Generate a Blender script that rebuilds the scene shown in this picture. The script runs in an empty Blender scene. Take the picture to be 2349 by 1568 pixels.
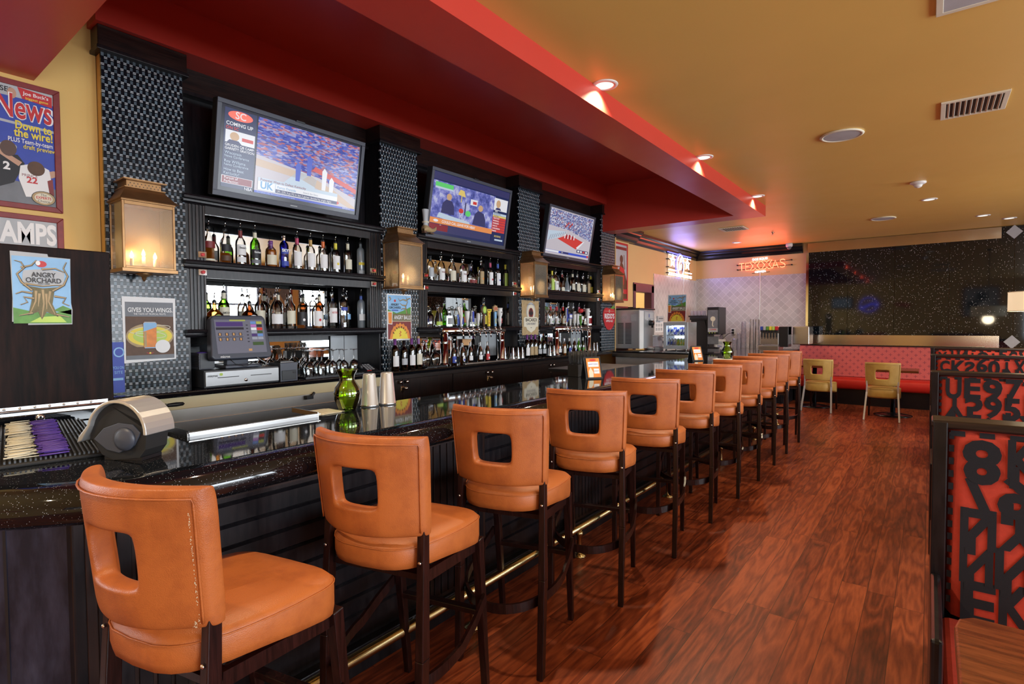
import bpy, bmesh, math, random
from mathutils import Vector, Matrix
random.seed(7)
PI = math.pi
SC = bpy.context.scene
COL = SC.collection

# ------------------------------------------------------------------ camera, world, exposure
cd = bpy.data.cameras.new('camera'); cam = bpy.data.objects.new('camera', cd); COL.objects.link(cam); SC.camera = cam
cd.sensor_width = 36.0; cd.lens = 1241.45 / 2349 * 36.0; cd.clip_start = 0.05; cd.clip_end = 200
yaw, pitch, roll = math.radians(-37.66113), math.radians(1.86518), math.radians(0.31268)
fw = Vector((math.sin(yaw)*math.cos(pitch), math.cos(yaw)*math.cos(pitch), -math.sin(pitch)))
rt = Vector((math.cos(yaw), -math.sin(yaw), 0)); dn = fw.cross(rt)
r2 = math.cos(roll)*rt + math.sin(roll)*dn; d2 = math.cos(roll)*dn - math.sin(roll)*rt
mx = Matrix((( r2.x, -d2.x, -fw.x, 0), (r2.y, -d2.y, -fw.y, 0), (r2.z, -d2.z, -fw.z, 1.5), (0, 0, 0, 1)))
cam.matrix_world = mx

W = bpy.data.worlds.new('world'); SC.world = W; W.use_nodes = True
W.node_tree.nodes['Background'].inputs[0].default_value = (0.80, 0.90, 1.0, 1)
W.node_tree.nodes['Background'].inputs[1].default_value = 2.2
SC.view_settings.view_transform = 'Standard'; SC.view_settings.look = 'None'
SC.view_settings.exposure = 0.0; SC.view_settings.gamma = 1.0
SC.cycles.transparent_max_bounces = 24; SC.cycles.max_bounces = 8
SC.cycles.sample_clamp_indirect = 4.0

def light(name, kind, loc, energy, color=(1,1,1), rot=None, size=1, size_y=None, **kw):
    d = bpy.data.lights.new(name, kind); d.energy = energy; d.color = color
    if kind == 'AREA':
        d.size = size
        if size_y: d.shape = 'RECTANGLE'; d.size_y = size_y
    for k, v in kw.items(): setattr(d, k, v)
    o = bpy.data.objects.new(name, d); COL.objects.link(o); o.location = loc
    if rot: o.rotation_euler = rot
    return o
# daylight entering by the windows of the right-hand wall (x = 5) and of the wall behind (y = -3)
DAY = (0.86, 0.93, 1.0)
for i, (y0, y1) in enumerate(((-1.6, 1.0), (2.2, 4.6), (5.6, 7.2), (8.4, 10.4))):
    light('window_daylight', 'AREA', (5.12, (y0+y1)/2, 1.75), 54*(y1-y0), DAY, (0, PI/2-.14, 0), 1.75, y1-y0, spread=math.radians(125))
light('window_daylight', 'AREA', (-4.34, -1.6, 1.75), 72, DAY, (0, -PI/2+.14, 0), 1.75, 2.0, spread=math.radians(130))
light('window_daylight', 'AREA', (3.75, -3.12, 1.75), 60, DAY, (PI/2-.14, 0, 0), 1.9, 1.75, spread=math.radians(130))

# ------------------------------------------------------------------ materials
MATS = {}
def nt(name):
    m = bpy.data.materials.new(name); m.use_nodes = True
    t = m.node_tree; b = t.nodes['Principled BSDF']; MATS[name] = m
    return m, t, b
def N(t, kind, **kw):
    n = t.nodes.new(kind)
    for k, v in kw.items():
        if k in n.inputs.keys(): n.inputs[k].default_value = v
        else: setattr(n, k, v)
    return n
def mth(t, op, a, b=None, c=None):
    n = t.nodes.new('ShaderNodeMath'); n.operation = op
    for i, v in enumerate((a, b, c)):
        if v is None: continue
        if isinstance(v, (int, float)): n.inputs[i].default_value = v
        else: t.links.new(v, n.inputs[i])
    return n.outputs[0]
def mixc(t, f, a, b):
    n = t.nodes.new('ShaderNodeMix'); n.data_type = 'RGBA'
    for i, v in ((0, f), (6, a), (7, b)):
        if isinstance(v, (int, float)): n.inputs[i].default_value = v
        elif isinstance(v, tuple): n.inputs[i].default_value = (*v, 1) if len(v) == 3 else v
        else: t.links.new(v, n.inputs[i])
    return n.outputs[2]
def coord(t, scale=(1, 1, 1), rot=(0, 0, 0), kind='Object'):
    c = t.nodes.new('ShaderNodeTexCoord'); mp = t.nodes.new('ShaderNodeMapping')
    mp.inputs['Scale'].default_value = scale; mp.inputs['Rotation'].default_value = rot
    t.links.new(c.outputs[kind], mp.inputs[0]); return mp.outputs[0]
def noise(t, vec, scale=5, detail=4, rough=.5, out=0):
    n = N(t, 'ShaderNodeTexNoise', Scale=scale, Detail=detail, Roughness=rough); t.links.new(vec, n.inputs['Vector']); return n.outputs[out]
def ramp(t, f, stops):
    n = t.nodes.new('ShaderNodeValToRGB'); e = n.color_ramp.elements
    while len(e) < len(stops): e.new(0.5)
    for i, (p, c) in enumerate(stops): e[i].position = p; e[i].color = (*c, 1)
    t.links.new(f, n.inputs[0]); return n.outputs[0]
def bump(t, b, h, strength=.3, dist=.002):
    n = N(t, 'ShaderNodeBump', Strength=strength, Distance=dist); t.links.new(h, n.inputs['Height']); t.links.new(n.outputs[0], b.inputs['Normal'])
def sep(t, vec):
    n = t.nodes.new('ShaderNodeSeparateXYZ'); t.links.new(vec, n.inputs[0]); return n.outputs

def pm(name, col, rough=.5, metal=0., spec=.5, coat=0., var=.0, nscale=8, bmp=0, bscale=60, bdist=.001):
    m, t, b = nt(name)
    b.inputs['Base Color'].default_value = (*col, 1); b.inputs['Roughness'].default_value = rough
    b.inputs['Metallic'].default_value = metal; b.inputs['Specular IOR Level'].default_value = spec
    b.inputs['Coat Weight'].default_value = coat
    v = None
    if var:
        v = coord(t); f = noise(t, v, nscale, 4)
        c = mixc(t, f, tuple(x*(1-var) for x in col), tuple(min(1, x*(1+var)) for x in col)); t.links.new(c, b.inputs['Base Color'])
    if bmp:
        v = v or coord(t); bump(t, b, noise(t, v, bscale, 3), bmp, bdist)
    return m
def emi(name, col, s=1.0):
    m, t, b = nt(name)
    b.inputs['Base Color'].default_value = (0, 0, 0, 1); b.inputs['Emission Color'].default_value = (*col, 1)
    b.inputs['Emission Strength'].default_value = s; b.inputs['Roughness'].default_value = .2
    return m
def glass(name, tint, gloss=1.0, frost=None, rough=.02):
    """clear glass: tinted see-through walls with a fresnel reflection"""
    m, t, b = nt(name); t.nodes.remove(b)
    out = t.nodes['Material Output']
    tr = N(t, 'ShaderNodeBsdfTransparent'); tr.inputs[0].default_value = (*tint, 1)
    gl = N(t, 'ShaderNodeBsdfGlossy'); gl.inputs['Roughness'].default_value = rough; gl.inputs[0].default_value = (1, 1, 1, 1)
    fr = N(t, 'ShaderNodeFresnel', IOR=1.5)
    base = tr.outputs[0]
    if frost:
        df = N(t, 'ShaderNodeBsdfTranslucent'); df.inputs[0].default_value = (*frost[0], 1)
        dd = N(t, 'ShaderNodeBsdfDiffuse'); dd.inputs[0].default_value = (*frost[0], 1)
        ad = N(t, 'ShaderNodeMixShader'); ad.inputs[0].default_value = .6; t.links.new(df.outputs[0], ad.inputs[1]); t.links.new(dd.outputs[0], ad.inputs[2])
        mxs = N(t, 'ShaderNodeMixShader'); mxs.inputs[0].default_value = frost[1]
        t.links.new(tr.outputs[0], mxs.inputs[1]); t.links.new(ad.outputs[0], mxs.inputs[2]); base = mxs.outputs[0]
    mx_ = N(t, 'ShaderNodeMixShader')
    t.links.new(mth(t, 'MINIMUM', mth(t, 'MULTIPLY_ADD', fr.outputs[0], gloss, .03), 1.0), mx_.inputs[0])
    t.links.new(base, mx_.inputs[1]); t.links.new(gl.outputs[0], mx_.inputs[2]); t.links.new(mx_.outputs[0], out.inputs[0])
    return m

def wood(name, a, b_, rough=.35, scale=(1, 1, 1), coat=.2, contrast=(.35, .65)):
    m, t, b = nt(name)
    v = coord(t, scale)
    f = noise(t, v, 6, 6, .6)
    c = ramp(t, f, [(contrast[0], a), (contrast[1], b_)]); t.links.new(c, b.inputs['Base Color'])
    b.inputs['Roughness'].default_value = rough; b.inputs['Specular IOR Level'].default_value = .35; b.inputs['Coat Weight'].default_value = coat; b.inputs['Coat Roughness'].default_value = .25
    bump(t, b, f, .15, .001)
    return m
WD = (.006, .0045, .005); WD2 = (.028, .013, .010)
wood('dark_wood_y', WD, WD2, .32, (14, 1.0, 14))       # grain along y
wood('dark_wood_z', WD, WD2, .32, (12, 12, .9))        # grain along z
wood('dark_wood_x', WD, WD2, .32, (1.0, 14, 14))
wood('black_wood', (.004, .004, .006), (.013, .011, .013), .30, (9, 9, 1.2), .08)
wood('mahogany', (.035, .008, .005), (.085, .022, .012), .3, (1, 10, 10))
wood('stool_wood', (.005, .002, .002), (.026, .007, .006), .3, (18, 18, 1.2), .15)
wood('scratched_dark', (.005, .003, .003), (.020, .008, .006), .55, (14, 6, .8), .0)
MATS['scratched_dark'].node_tree.nodes['Principled BSDF'].inputs['Specular IOR Level'].default_value = .12
wood('orange_wood', (.26, .07, .012), (.42, .13, .03), .4, (12, 1, 12))
wood('table_wood', (.10, .022, .008), (.22, .06, .02), .25, (1.2, 9, 9), .5)
wood('grey_board', (.010, .012, .024), (.045, .047, .080), .5, (3, 3, .9), .1, (.4, .72))

def floor_mat():
    m, t, b = nt('plank_floor')
    v = coord(t); s = sep(t, v)
    pw, pl = .127, 1.22
    px = mth(t, 'DIVIDE', s[0], pw); ix = mth(t, 'FLOOR', px); fx = mth(t, 'FRACT', px)
    wn = N(t, 'ShaderNodeTexWhiteNoise', noise_dimensions='1D'); t.links.new(ix, wn.inputs['W'])
    py = mth(t, 'ADD', mth(t, 'DIVIDE', s[1], pl), mth(t, 'MULTIPLY', wn.outputs[0], 1.0)); iy = mth(t, 'FLOOR', py); fy = mth(t, 'FRACT', py)
    cm = t.nodes.new('ShaderNodeCombineXYZ'); t.links.new(ix, cm.inputs[0]); t.links.new(iy, cm.inputs[1])
    w2 = N(t, 'ShaderNodeTexWhiteNoise', noise_dimensions='2D'); t.links.new(cm.outputs[0], w2.inputs['Vector'])
    # cathedral grain: stretched noise bent into rings
    off = t.nodes.new('ShaderNodeVectorMath'); off.operation = 'MULTIPLY_ADD'
    t.links.new(w2.outputs['Color'], off.inputs[0]); off.inputs[1].default_value = (9, 9, 9)
    mp = t.nodes.new('ShaderNodeVectorMath'); mp.operation = 'MULTIPLY'; t.links.new(v, mp.inputs[0]); mp.inputs[1].default_value = (8, .85, 1)
    t.links.new(mp.outputs[0], off.inputs[2])
    n1 = noise(t, off.outputs[0], 1.1, 3, .5)
    rings = mth(t, 'FRACT', mth(t, 'MULTIPLY', n1, 8))
    rings = mth(t, 'ABSOLUTE', mth(t, 'MULTIPLY_ADD', rings, 2, -1))
    fine = noise(t, off.outputs[0], 9, 4, .7)
    g = mth(t, 'ADD', mth(t, 'MULTIPLY', rings, .42), mth(t, 'MULTIPLY', fine, .72))
    g = mth(t, 'ADD', g, mth(t, 'MULTIPLY', mth(t, 'SUBTRACT', w2.outputs[0], .5), .35))
    c = ramp(t, g, [(.12, (.060, .011, .005)), (.5, (.180, .034, .012)), (.95, (.36, .080, .026))])
    ex = mth(t, 'LESS_THAN', mth(t, 'MINIMUM', fx, mth(t, 'SUBTRACT', 1, fx)), .012)
    ey = mth(t, 'LESS_THAN', mth(t, 'MINIMUM', fy, mth(t, 'SUBTRACT', 1, fy)), .0014)
    e = mth(t, 'MAXIMUM', ex, ey)
    c = mixc(t, mth(t, 'MULTIPLY', e, .75), c, (.02, .006, .004)); t.links.new(c, b.inputs['Base Color'])
    t.links.new(mth(t, 'MULTIPLY_ADD', noise(t, v, 2.5, 3), .22, .24), b.inputs['Roughness'])
    bump(t, b, mth(t, 'SUBTRACT', mth(t, 'MULTIPLY', fine, .25), e), .25, .0015)
    b.inputs['Specular IOR Level'].default_value = .4
floor_mat()

def paint(name, col, rough, var=.05, bmp=.12):
    m, t, b = nt(name); v = coord(t)
    f = noise(t, v, 1.3, 3); c = mixc(t, f, tuple(x*(1-var) for x in col), tuple(x*(1+var) for x in col)); t.links.new(c, b.inputs['Base Color'])
    t.links.new(mth(t, 'MULTIPLY_ADD', noise(t, v, 3, 2), .15, rough-.07), b.inputs['Roughness'])
    bump(t, b, noise(t, v, 90, 2), bmp, .001)
paint('ceiling_ochre', (.72, .47, .125), .44)
paint('wall_ochre', (.68, .44, .13), .55)
paint('wall_peach', (.74, .47, .20), .55)
paint('beam_red', (.52, .045, .030), .34)

def granite(name, base=(.004, .005, .007), fleck=(.35, .38, .42), scale=260, thr=.88, rough=.04):
    m, t, b = nt(name); v = coord(t)
    vo = N(t, 'ShaderNodeTexVoronoi', Scale=scale); t.links.new(v, vo.inputs['Vector'])
    s = sep(t, vo.outputs['Color'])
    near = mth(t, 'LESS_THAN', vo.outputs['Distance'], .30)
    f = mth(t, 'MULTIPLY', mth(t, 'GREATER_THAN', s[0], thr), near)
    c = mixc(t, f, base, fleck); t.links.new(c, b.inputs['Base Color'])
    b.inputs['Roughness'].default_value = rough; b.inputs['Specular IOR Level'].default_value = .5 if rough > .045 else .6
    return m
granite('bar_granite', scale=330, thr=.90)
granite('wall_granite', base=(.003, .006, .009), fleck=(1, 1, 1), scale=98, thr=.93, rough=.05)

def woven():
    m, t, b = nt('woven_tile'); v = coord(t); s = sep(t, v)
    a = mth(t, 'DIVIDE', s[1], .0172); c = mth(t, 'DIVIDE', s[2], .042)
    ia = mth(t, 'FLOOR', a); ic = mth(t, 'FLOOR', c); fa = mth(t, 'FRACT', a); fc = mth(t, 'FRACT', c)
    par = mth(t, 'MODULO', mth(t, 'ADD', mth(t, 'ADD', ia, ic), 1000), 2)      # 0 = raised grey block, 1 = black strip
    cm = t.nodes.new('ShaderNodeCombineXYZ'); t.links.new(ia, cm.inputs[0]); t.links.new(ic, cm.inputs[1])
    wn = N(t, 'ShaderNodeTexWhiteNoise', noise_dimensions='2D'); t.links.new(cm.outputs[0], wn.inputs['Vector'])
    inb = mth(t, 'MULTIPLY', mth(t, 'LESS_THAN', fc, .52), mth(t, 'LESS_THAN', mth(t, 'ABSOLUTE', mth(t, 'SUBTRACT', fa, .5)), .44))
    blk = mth(t, 'MULTIPLY', mth(t, 'LESS_THAN', par, .5), inb)
    ln = mth(t, 'MULTIPLY', mth(t, 'LESS_THAN', par, .5), mth(t, 'LESS_THAN', mth(t, 'ABSOLUTE', mth(t, 'SUBTRACT', mth(t, 'ABSOLUTE', mth(t, 'SUBTRACT', fc, .82)), .10)), .035))
    shade = mth(t, 'MULTIPLY_ADD', wn.outputs[0], .6, .6)
    g = t.nodes.new('ShaderNodeCombineColor')
    for i, k in enumerate((.10, .135, .165)): t.links.new(mth(t, 'MULTIPLY', shade, k), g.inputs[i])
    col = mixc(t, blk, (.004, .006, .009), g.outputs[0]); col = mixc(t, ln, col, (.85, .88, .92)); t.links.new(col, b.inputs['Base Color'])
    b.inputs['Roughness'].default_value = .2; b.inputs['Specular IOR Level'].default_value = .3
    bump(t, b, mth(t, 'ADD', blk, mth(t, 'MULTIPLY', ln, .6)), .6, .003)
woven()

def diamond():
    m, t, b = nt('diamond_tile'); v = coord(t); s = sep(t, v)
    h = mth(t, 'ADD', s[0], s[1]); k = 8.8
    u = mth(t, 'MULTIPLY', mth(t, 'ADD', h, s[2]), k*.72); w = mth(t, 'MULTIPLY', mth(t, 'SUBTRACT', h, s[2]), k*.72)
    fu = mth(t, 'FRACT', u); fw_ = mth(t, 'FRACT', w)
    cm = t.nodes.new('ShaderNodeCombineXYZ'); t.links.new(mth(t, 'FLOOR', u), cm.inputs[0]); t.links.new(mth(t, 'FLOOR', w), cm.inputs[1])
    wn = N(t, 'ShaderNodeTexWhiteNoise', noise_dimensions='2D'); t.links.new(cm.outputs[0], wn.inputs['Vector'])
    gr = mth(t, 'MAXIMUM', mth(t, 'LESS_THAN', fu, .035), mth(t, 'LESS_THAN', fw_, .035))
    base = mixc(t, mth(t, 'ADD', mth(t, 'MULTIPLY', wn.outputs[0], .6), mth(t, 'MULTIPLY', noise(t, v, 14, 4), .4)), (.44, .41, .40), (.62, .58, .56))
    t.links.new(mixc(t, gr, base, (.82, .79, .77)), b.inputs['Base Color']); b.inputs['Roughness'].default_value = .35
    bump(t, b, gr, -.3, .002)
diamond()

def leather(name, col, worn, bscale=420):
    m, t, b = nt(name); v = coord(t)
    f = noise(t, v, 7, 5, .65); c = ramp(t, f, [(.3, worn), (.55, col)]); t.links.new(c, b.inputs['Base Color'])
    b.inputs['Roughness'].default_value = .42; b.inputs['Specular IOR Level'].default_value = .45
    vo = N(t, 'ShaderNodeTexVoronoi', Scale=bscale); t.links.new(v, vo.inputs['Vector'])
    bump(t, b, vo.outputs['Distance'], .35, .0012)
leather('orange_leather', (.44, .120, .026), (.31, .075, .018))
leather('gold_leather', (.56, .37, .10), (.46, .29, .07), 600)
leather('red_vinyl', (.62, .022, .012), (.55, .018, .010), 900)

def crossfab():
    m, t, b = nt('pink_cross_fabric'); v = coord(t); s = sep(t, v)
    P = .125
    a = mth(t, 'DIVIDE', s[0], P); row = mth(t, 'FLOOR', mth(t, 'DIVIDE', s[2], P/2))
    a = mth(t, 'ADD', a, mth(t, 'MULTIPLY', row, .5)); c = mth(t, 'DIVIDE', s[2], P/2)
    fa = mth(t, 'ABSOLUTE', mth(t, 'MULTIPLY', mth(t, 'SUBTRACT', mth(t, 'FRACT', a), .5), P)); fc = mth(t, 'ABSOLUTE', mth(t, 'MULTIPLY', mth(t, 'SUBTRACT', mth(t, 'FRACT', c), .5), P/2))
    arm = mth(t, 'MULTIPLY', mth(t, 'LESS_THAN', mth(t, 'MINIMUM', fa, fc), .0036), mth(t, 'LESS_THAN', mth(t, 'MAXIMUM', fa, fc), .027))
    gap = mth(t, 'GREATER_THAN', mth(t, 'ABSOLUTE', mth(t, 'SUBTRACT', mth(t, 'FRACT', mth(t, 'DIVIDE', mth(t, 'MAXIMUM', fa, fc), .010)), .5)), .12)
    t.links.new(mixc(t, mth(t, 'MULTIPLY', arm, gap), (.60, .115, .105), (.10, .012, .045)), b.inputs['Base Color'])
    b.inputs['Roughness'].default_value = .8
crossfab()
pm('booth_red', (.50, .045, .022), .85, var=.18, nscale=60, bmp=.5, bscale=420)
pm('booth_black', (.006, .006, .010), .85, bmp=.5, bscale=420)
pm('steel', (.62, .61, .60), .26, 1., var=.08, nscale=3)
pm('brushed_steel', (.50, .47, .43), .33, 1., var=.15, nscale=5)
pm('chrome', (.82, .83, .85), .07, 1.)
pm('rail_steel', (.50, .50, .50), .36, .75)
pm('chair_metal', (.70, .76, .88), .22, .45)
pm('drawer_steel', (.30, .30, .30), .35, .8)
pm('machine_steel', (.50, .54, .57), .3, .55)
pm('satin_steel', (.62, .62, .62), .30, .70)
pm('band_steel', (.58, .51, .41), .17, 1., var=.2, nscale=1.5)
pm('brass', (.52, .40, .20), .22, 1., var=.2)
pm('copper', (.30, .165, .070), .35, .75, var=.35, nscale=14)
pm('black_plastic', (.010, .011, .014), .38)
pm('grey_plastic', (.055, .062, .085), .42)
pm('black_paint', (.005, .005, .007), .25)
pm('rubber', (.012, .012, .013), .7, bmp=.2)
pm('white_plastic', (.72, .72, .70), .4)
pm('cream', (.62, .52, .30), .4, var=.06)
pm('paper_white', (.80, .80, .80), .6)
pm('ink_black', (.012, .012, .016), .55)
pm('ink_red', (.52, .02, .025), .5)
pm('ink_dred', (.20, .02, .02), .5, var=.35, nscale=25)
pm('ink_yellow', (.78, .62, .05), .5)
pm('ink_orange', (.72, .23, .03), .5, var=.3, nscale=30)
pm('ink_blue', (.03, .06, .38), .5, var=.15, nscale=20)
pm('ink_sky', (.25, .48, .75), .5, var=.2, nscale=12)
pm('ink_green', (.10, .28, .04), .5, var=.4, nscale=40)
pm('ink_lime', (.45, .62, .10), .5, var=.2)
pm('ink_grey', (.16, .17, .19), .5, var=.3, nscale=14)
pm('ink_lgrey', (.42, .44, .46), .5, var=.15)
pm('ink_tan', (.42, .30, .15), .55, var=.3, nscale=30)
pm('ink_olive', (.16, .13, .05), .55, var=.5, nscale=50)
pm('ink_brown', (.10, .045, .02), .55, var=.4, nscale=30)
pm('skin_dark', (.09, .045, .03), .5, var=.2, nscale=20)
pm('skin_light', (.50, .29, .19), .5, var=.15, nscale=20)
pm('amber_liquid', (.30, .085, .008), .2)
pm('purple', (.10, .05, .35), .45, var=.25, nscale=60)
pm('violet_trim', (.10, .035, .05), .4)
pm('cream_label', (.68, .64, .50), .55, var=.08)
pm('neck_pink', (.45, .04, .12), .35); pm('neck_gold', (.48, .30, .09), .35); pm('neck_orange', (.65, .14, .03), .35)
pm('neck_yellow', (.68, .60, .05), .35); pm('neck_blue', (.04, .10, .45), .3); pm('neck_purple', (.16, .05, .22), .3)
pm('mirror', (.86, .87, .86), .015, 1.)
pm('lamp_fabric', (.80, .76, .62), .7)
glass('clear_glass', (.975, .98, .975), 1.5)
glass('thin_glass', (.97, .98, .98), 1.5)
glass('green_glass', (.38, .72, .14), 1.3); glass('dark_glass', (.03, .035, .02), 1.0); glass('wine_glass_green', (.05, .10, .03), 1.)
glass('blue_glass', (.12, .18, .95), 1.2); glass('amber_glass', (.85, .52, .18), 1.2); glass('brown_glass', (.28, .12, .05), 1.1)
glass('pale_blue_glass', (.50, .60, 1.0), 1.3); glass('lime_glass', (.74, .90, .22), 1.5, rough=.03)
glass('frosted_glass', (.70, .76, .80), 1., ((.60, .68, .74), .45), .15)
glass('lantern_glass', (.86, .80, .70), 1.1, ((.62, .55, .44), .25), .08)
glass('cup_plastic', (.80, .82, .88), .9, ((.72, .72, .82), .35), .1)

# ------------------------------------------------------------------ mesh builder
X3, Y3, Z3 = Vector((1, 0, 0)), Vector((0, 1, 0)), Vector((0, 0, 1))
TXT = {}
class MB:
    def __init__(s): s.v = []; s.f = []; s.fm = []; s.mats = []; s.sm = []; s.T = Matrix()
    def mi(s, m):
        if m not in s.mats: s.mats.append(m)
        return s.mats.index(m)
    def add(s, vs, fs, m, smooth=False):
        o = len(s.v); s.v += [s.T @ Vector(p) for p in vs]; i = s.mi(m)
        for f in fs: s.f.append([o+k for k in f]); s.fm.append(i); s.sm.append(smooth)
        return s
    def box(s, x0, x1, y0, y1, z0, z1, m):
        vs = [(x, y, z) for x in (x0, x1) for y in (y0, y1) for z in (z0, z1)]
        return s.add(vs, [(0, 1, 3, 2), (4, 6, 7, 5), (0, 4, 5, 1), (2, 3, 7, 6), (0, 2, 6, 4), (1, 5, 7, 3)], m)
    def obox(s, p0, p1, w, h, m, up=Z3, w1=None, h1=None):
        """bar from p0 to p1, w wide, h high (across 'up')"""
        p0, p1 = Vector(p0), Vector(p1); d = (p1-p0).normalized(); a = d.cross(up)
        if a.length < 1e-4: a = d.cross(X3)
        a.normalize(); b = a.cross(d); w1 = w if w1 is None else w1; h1 = h if h1 is None else h1
        vs = []
        for p, ww, hh in ((p0, w, h), (p1, w1, h1)):
            for sx, sz in ((-1, -1), (1, -1), (1, 1), (-1, 1)): vs.append(p + a*sx*ww/2 + b*sz*hh/2)
        return s.add(vs, [(0, 3, 2, 1), (4, 5, 6, 7), (0, 1, 5, 4), (1, 2, 6, 5), (2, 3, 7, 6), (3, 0, 4, 7)], m)
    def lathe(s, prof, c=(0, 0, 0), n=16, m='steel', axis=Z3, sx=1, sy=1, smooth=True, cap=True):
        ax = Vector(axis).normalized(); a = ax.orthogonal().normalized() if abs(ax.z) < .999 else X3; b = ax.cross(a); c = Vector(c)
        vs = []; fs = []
        for r, h in prof:
            for k in range(n):
                t = 2*PI*k/n; vs.append(c + a*math.cos(t)*r*sx + b*math.sin(t)*r*sy + ax*h)
        for i in range(len(prof)-1):
            for k in range(n):
                k2 = (k+1) % n; fs.append((i*n+k, i*n+k2, (i+1)*n+k2, (i+1)*n+k))
        if cap:
            if prof[0][0] > 1e-5: fs.append(tuple(range(n-1, -1, -1)))
            if prof[-1][0] > 1e-5: fs.append(tuple((len(prof)-1)*n+k for k in range(n)))
        return s.add(vs, fs, m, smooth)
    def cyl(s, p0, p1, r, m, n=12, r1=None, smooth=True):
        p0, p1 = Vector(p0), Vector(p1); d = p1-p0
        return s.lathe([(r, 0), (r if r1 is None else r1, d.length)], p0, n, m, d, smooth=smooth)
    def tube(s, pts, r, m, n=8, closed=False, flat=None):
        pts = [Vector(p) for p in pts]; N_ = len(pts); vs = []; fs = []
        up = Z3
        for i, p in enumerate(pts):
            a = pts[(i-1) % N_] if (closed or i > 0) else p; b = pts[(i+1) % N_] if (closed or i < N_-1) else p
            d = (b-a).normalized(); u = d.cross(up)
            if u.length < .05: u = d.cross(X3)
            u.normalize(); w = u.cross(d)
            for k in range(n):
                t = 2*PI*(k+.5)/n
                if flat: vs.append(p + u*math.copysign(flat[0]/2, math.cos(t)) + w*math.copysign(flat[1]/2, math.sin(t)))
                else: vs.append(p + u*math.cos(t)*r + w*math.sin(t)*r)
        for i in range(N_ if closed else N_-1):
            for k in range(n): fs.append((i*n+k, i*n+(k+1) % n, ((i+1) % N_)*n+(k+1) % n, ((i+1) % N_)*n+k))
        if not closed: fs.append(tuple(range(n-1, -1, -1))); fs.append(tuple((N_-1)*n+k for k in range(n)))
        return s.add(vs, fs, m, not flat)
    def poly(s, pts, fr, m, off=0.0):
        """flat polygon in frame fr = (origin, right, up)"""
        o, r, u = (Vector(q) for q in fr); n = r.cross(u)
        return s.add([o + r*x + u*y + n*off for x, y in pts], [tuple(range(len(pts)))], m)
    def rect(s, x0, x1, y0, y1, fr, m, off=0.0): return s.poly([(x0, y0), (x1, y0), (x1, y1), (x0, y1)], fr, m, off)
    def ell(s, cx, cy, rx, ry, fr, m, off=0.0, n=20, rot=0):
        return s.poly([(cx + rx*math.cos(2*PI*k/n)*math.cos(rot) - ry*math.sin(2*PI*k/n)*math.sin(rot), cy + rx*math.cos(2*PI*k/n)*math.sin(rot) + ry*math.sin(2*PI*k/n)*math.cos(rot)) for k in range(n)], fr, m, off)
    def stroke(s, pts, w, fr, m, off=0.0, w1=None):
        w1 = w if w1 is None else w1; L = []; R = []; n = len(pts)
        for i, (x, y) in enumerate(pts):
            a = pts[max(0, i-1)]; b = pts[min(n-1, i+1)]; dx, dy = b[0]-a[0], b[1]-a[1]; l = math.hypot(dx, dy) or 1; ww = (w + (w1-w)*i/max(1, n-1))/2
            L.append((x - dy/l*ww, y + dx/l*ww)); R.append((x + dy/l*ww, y - dx/l*ww))
        for i in range(n-1): s.poly([R[i], R[i+1], L[i+1], L[i]], fr, m, off)
        return s
    def prism(s, pts, fr, depth, m, off=0.0):
        o, r, u = (Vector(q) for q in fr); n = r.cross(u); k = len(pts)
        vs = [o + r*x + u*y + n*off for x, y in pts] + [o + r*x + u*y + n*(off+depth) for x, y in pts]
        fs = [tuple(range(k-1, -1, -1)), tuple(range(k, 2*k))] + [(i, (i+1) % k, k+(i+1) % k, k+i) for i in range(k)]
        return s.add(vs, fs, m)
    def text(s, txt, x, y, size, fr, m, off=.001, align='CENTER', bold=0.0, sx=1.0, shear=0.0, maxw=None, rot=0, flip=False):
        key = (txt, bold, shear, align)
        if key not in TXT:
            c = bpy.data.curves.new('t', 'FONT'); c.body = txt; c.size = 1; c.align_x = align; c.align_y = 'CENTER'
            c.offset = bold; c.shear = shear; c.resolution_u = 3; c.space_line = .85
            ob = bpy.data.objects.new('t', c); COL.objects.link(ob)
            dg = bpy.context.evaluated_depsgraph_get(); me = ob.evaluated_get(dg).to_mesh()
            TXT[key] = ([(v.co.x, v.co.y) for v in me.vertices], [tuple(p.vertices) for p in me.polygons])
            ob.evaluated_get(dg).to_mesh_clear(); bpy.data.objects.remove(ob); bpy.data.curves.remove(c)
        vs, fs = TXT[key]
        if not vs: return s
        if maxw:
            w = (max(v[0] for v in vs) - min(v[0] for v in vs))*size*sx
            if w > maxw: sx *= maxw/w
        o, r, u = (Vector(q) for q in fr); n = r.cross(u); cr, sr = math.cos(rot), math.sin(rot); fl = -1 if flip else 1
        P = []
        for a, b in vs:
            a, b = a*size*sx, b*size*fl; P.append(o + r*(x + a*cr - b*sr) + u*(y + a*sr + b*cr) + n*off)
        return s.add(P, fs if not flip else [f[::-1] for f in fs], m)
    def grid(s, P, m, smooth=True, closed_u=False):
        nu, nv = len(P), len(P[0]); vs = [p for row in P for p in row]; fs = []
        for i in range(nu if closed_u else nu-1):
            for j in range(nv-1): i2 = (i+1) % nu; fs.append((i*nv+j, i2*nv+j, i2*nv+j+1, i*nv+j+1))
        return s.add(vs, fs, m, smooth)
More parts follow.
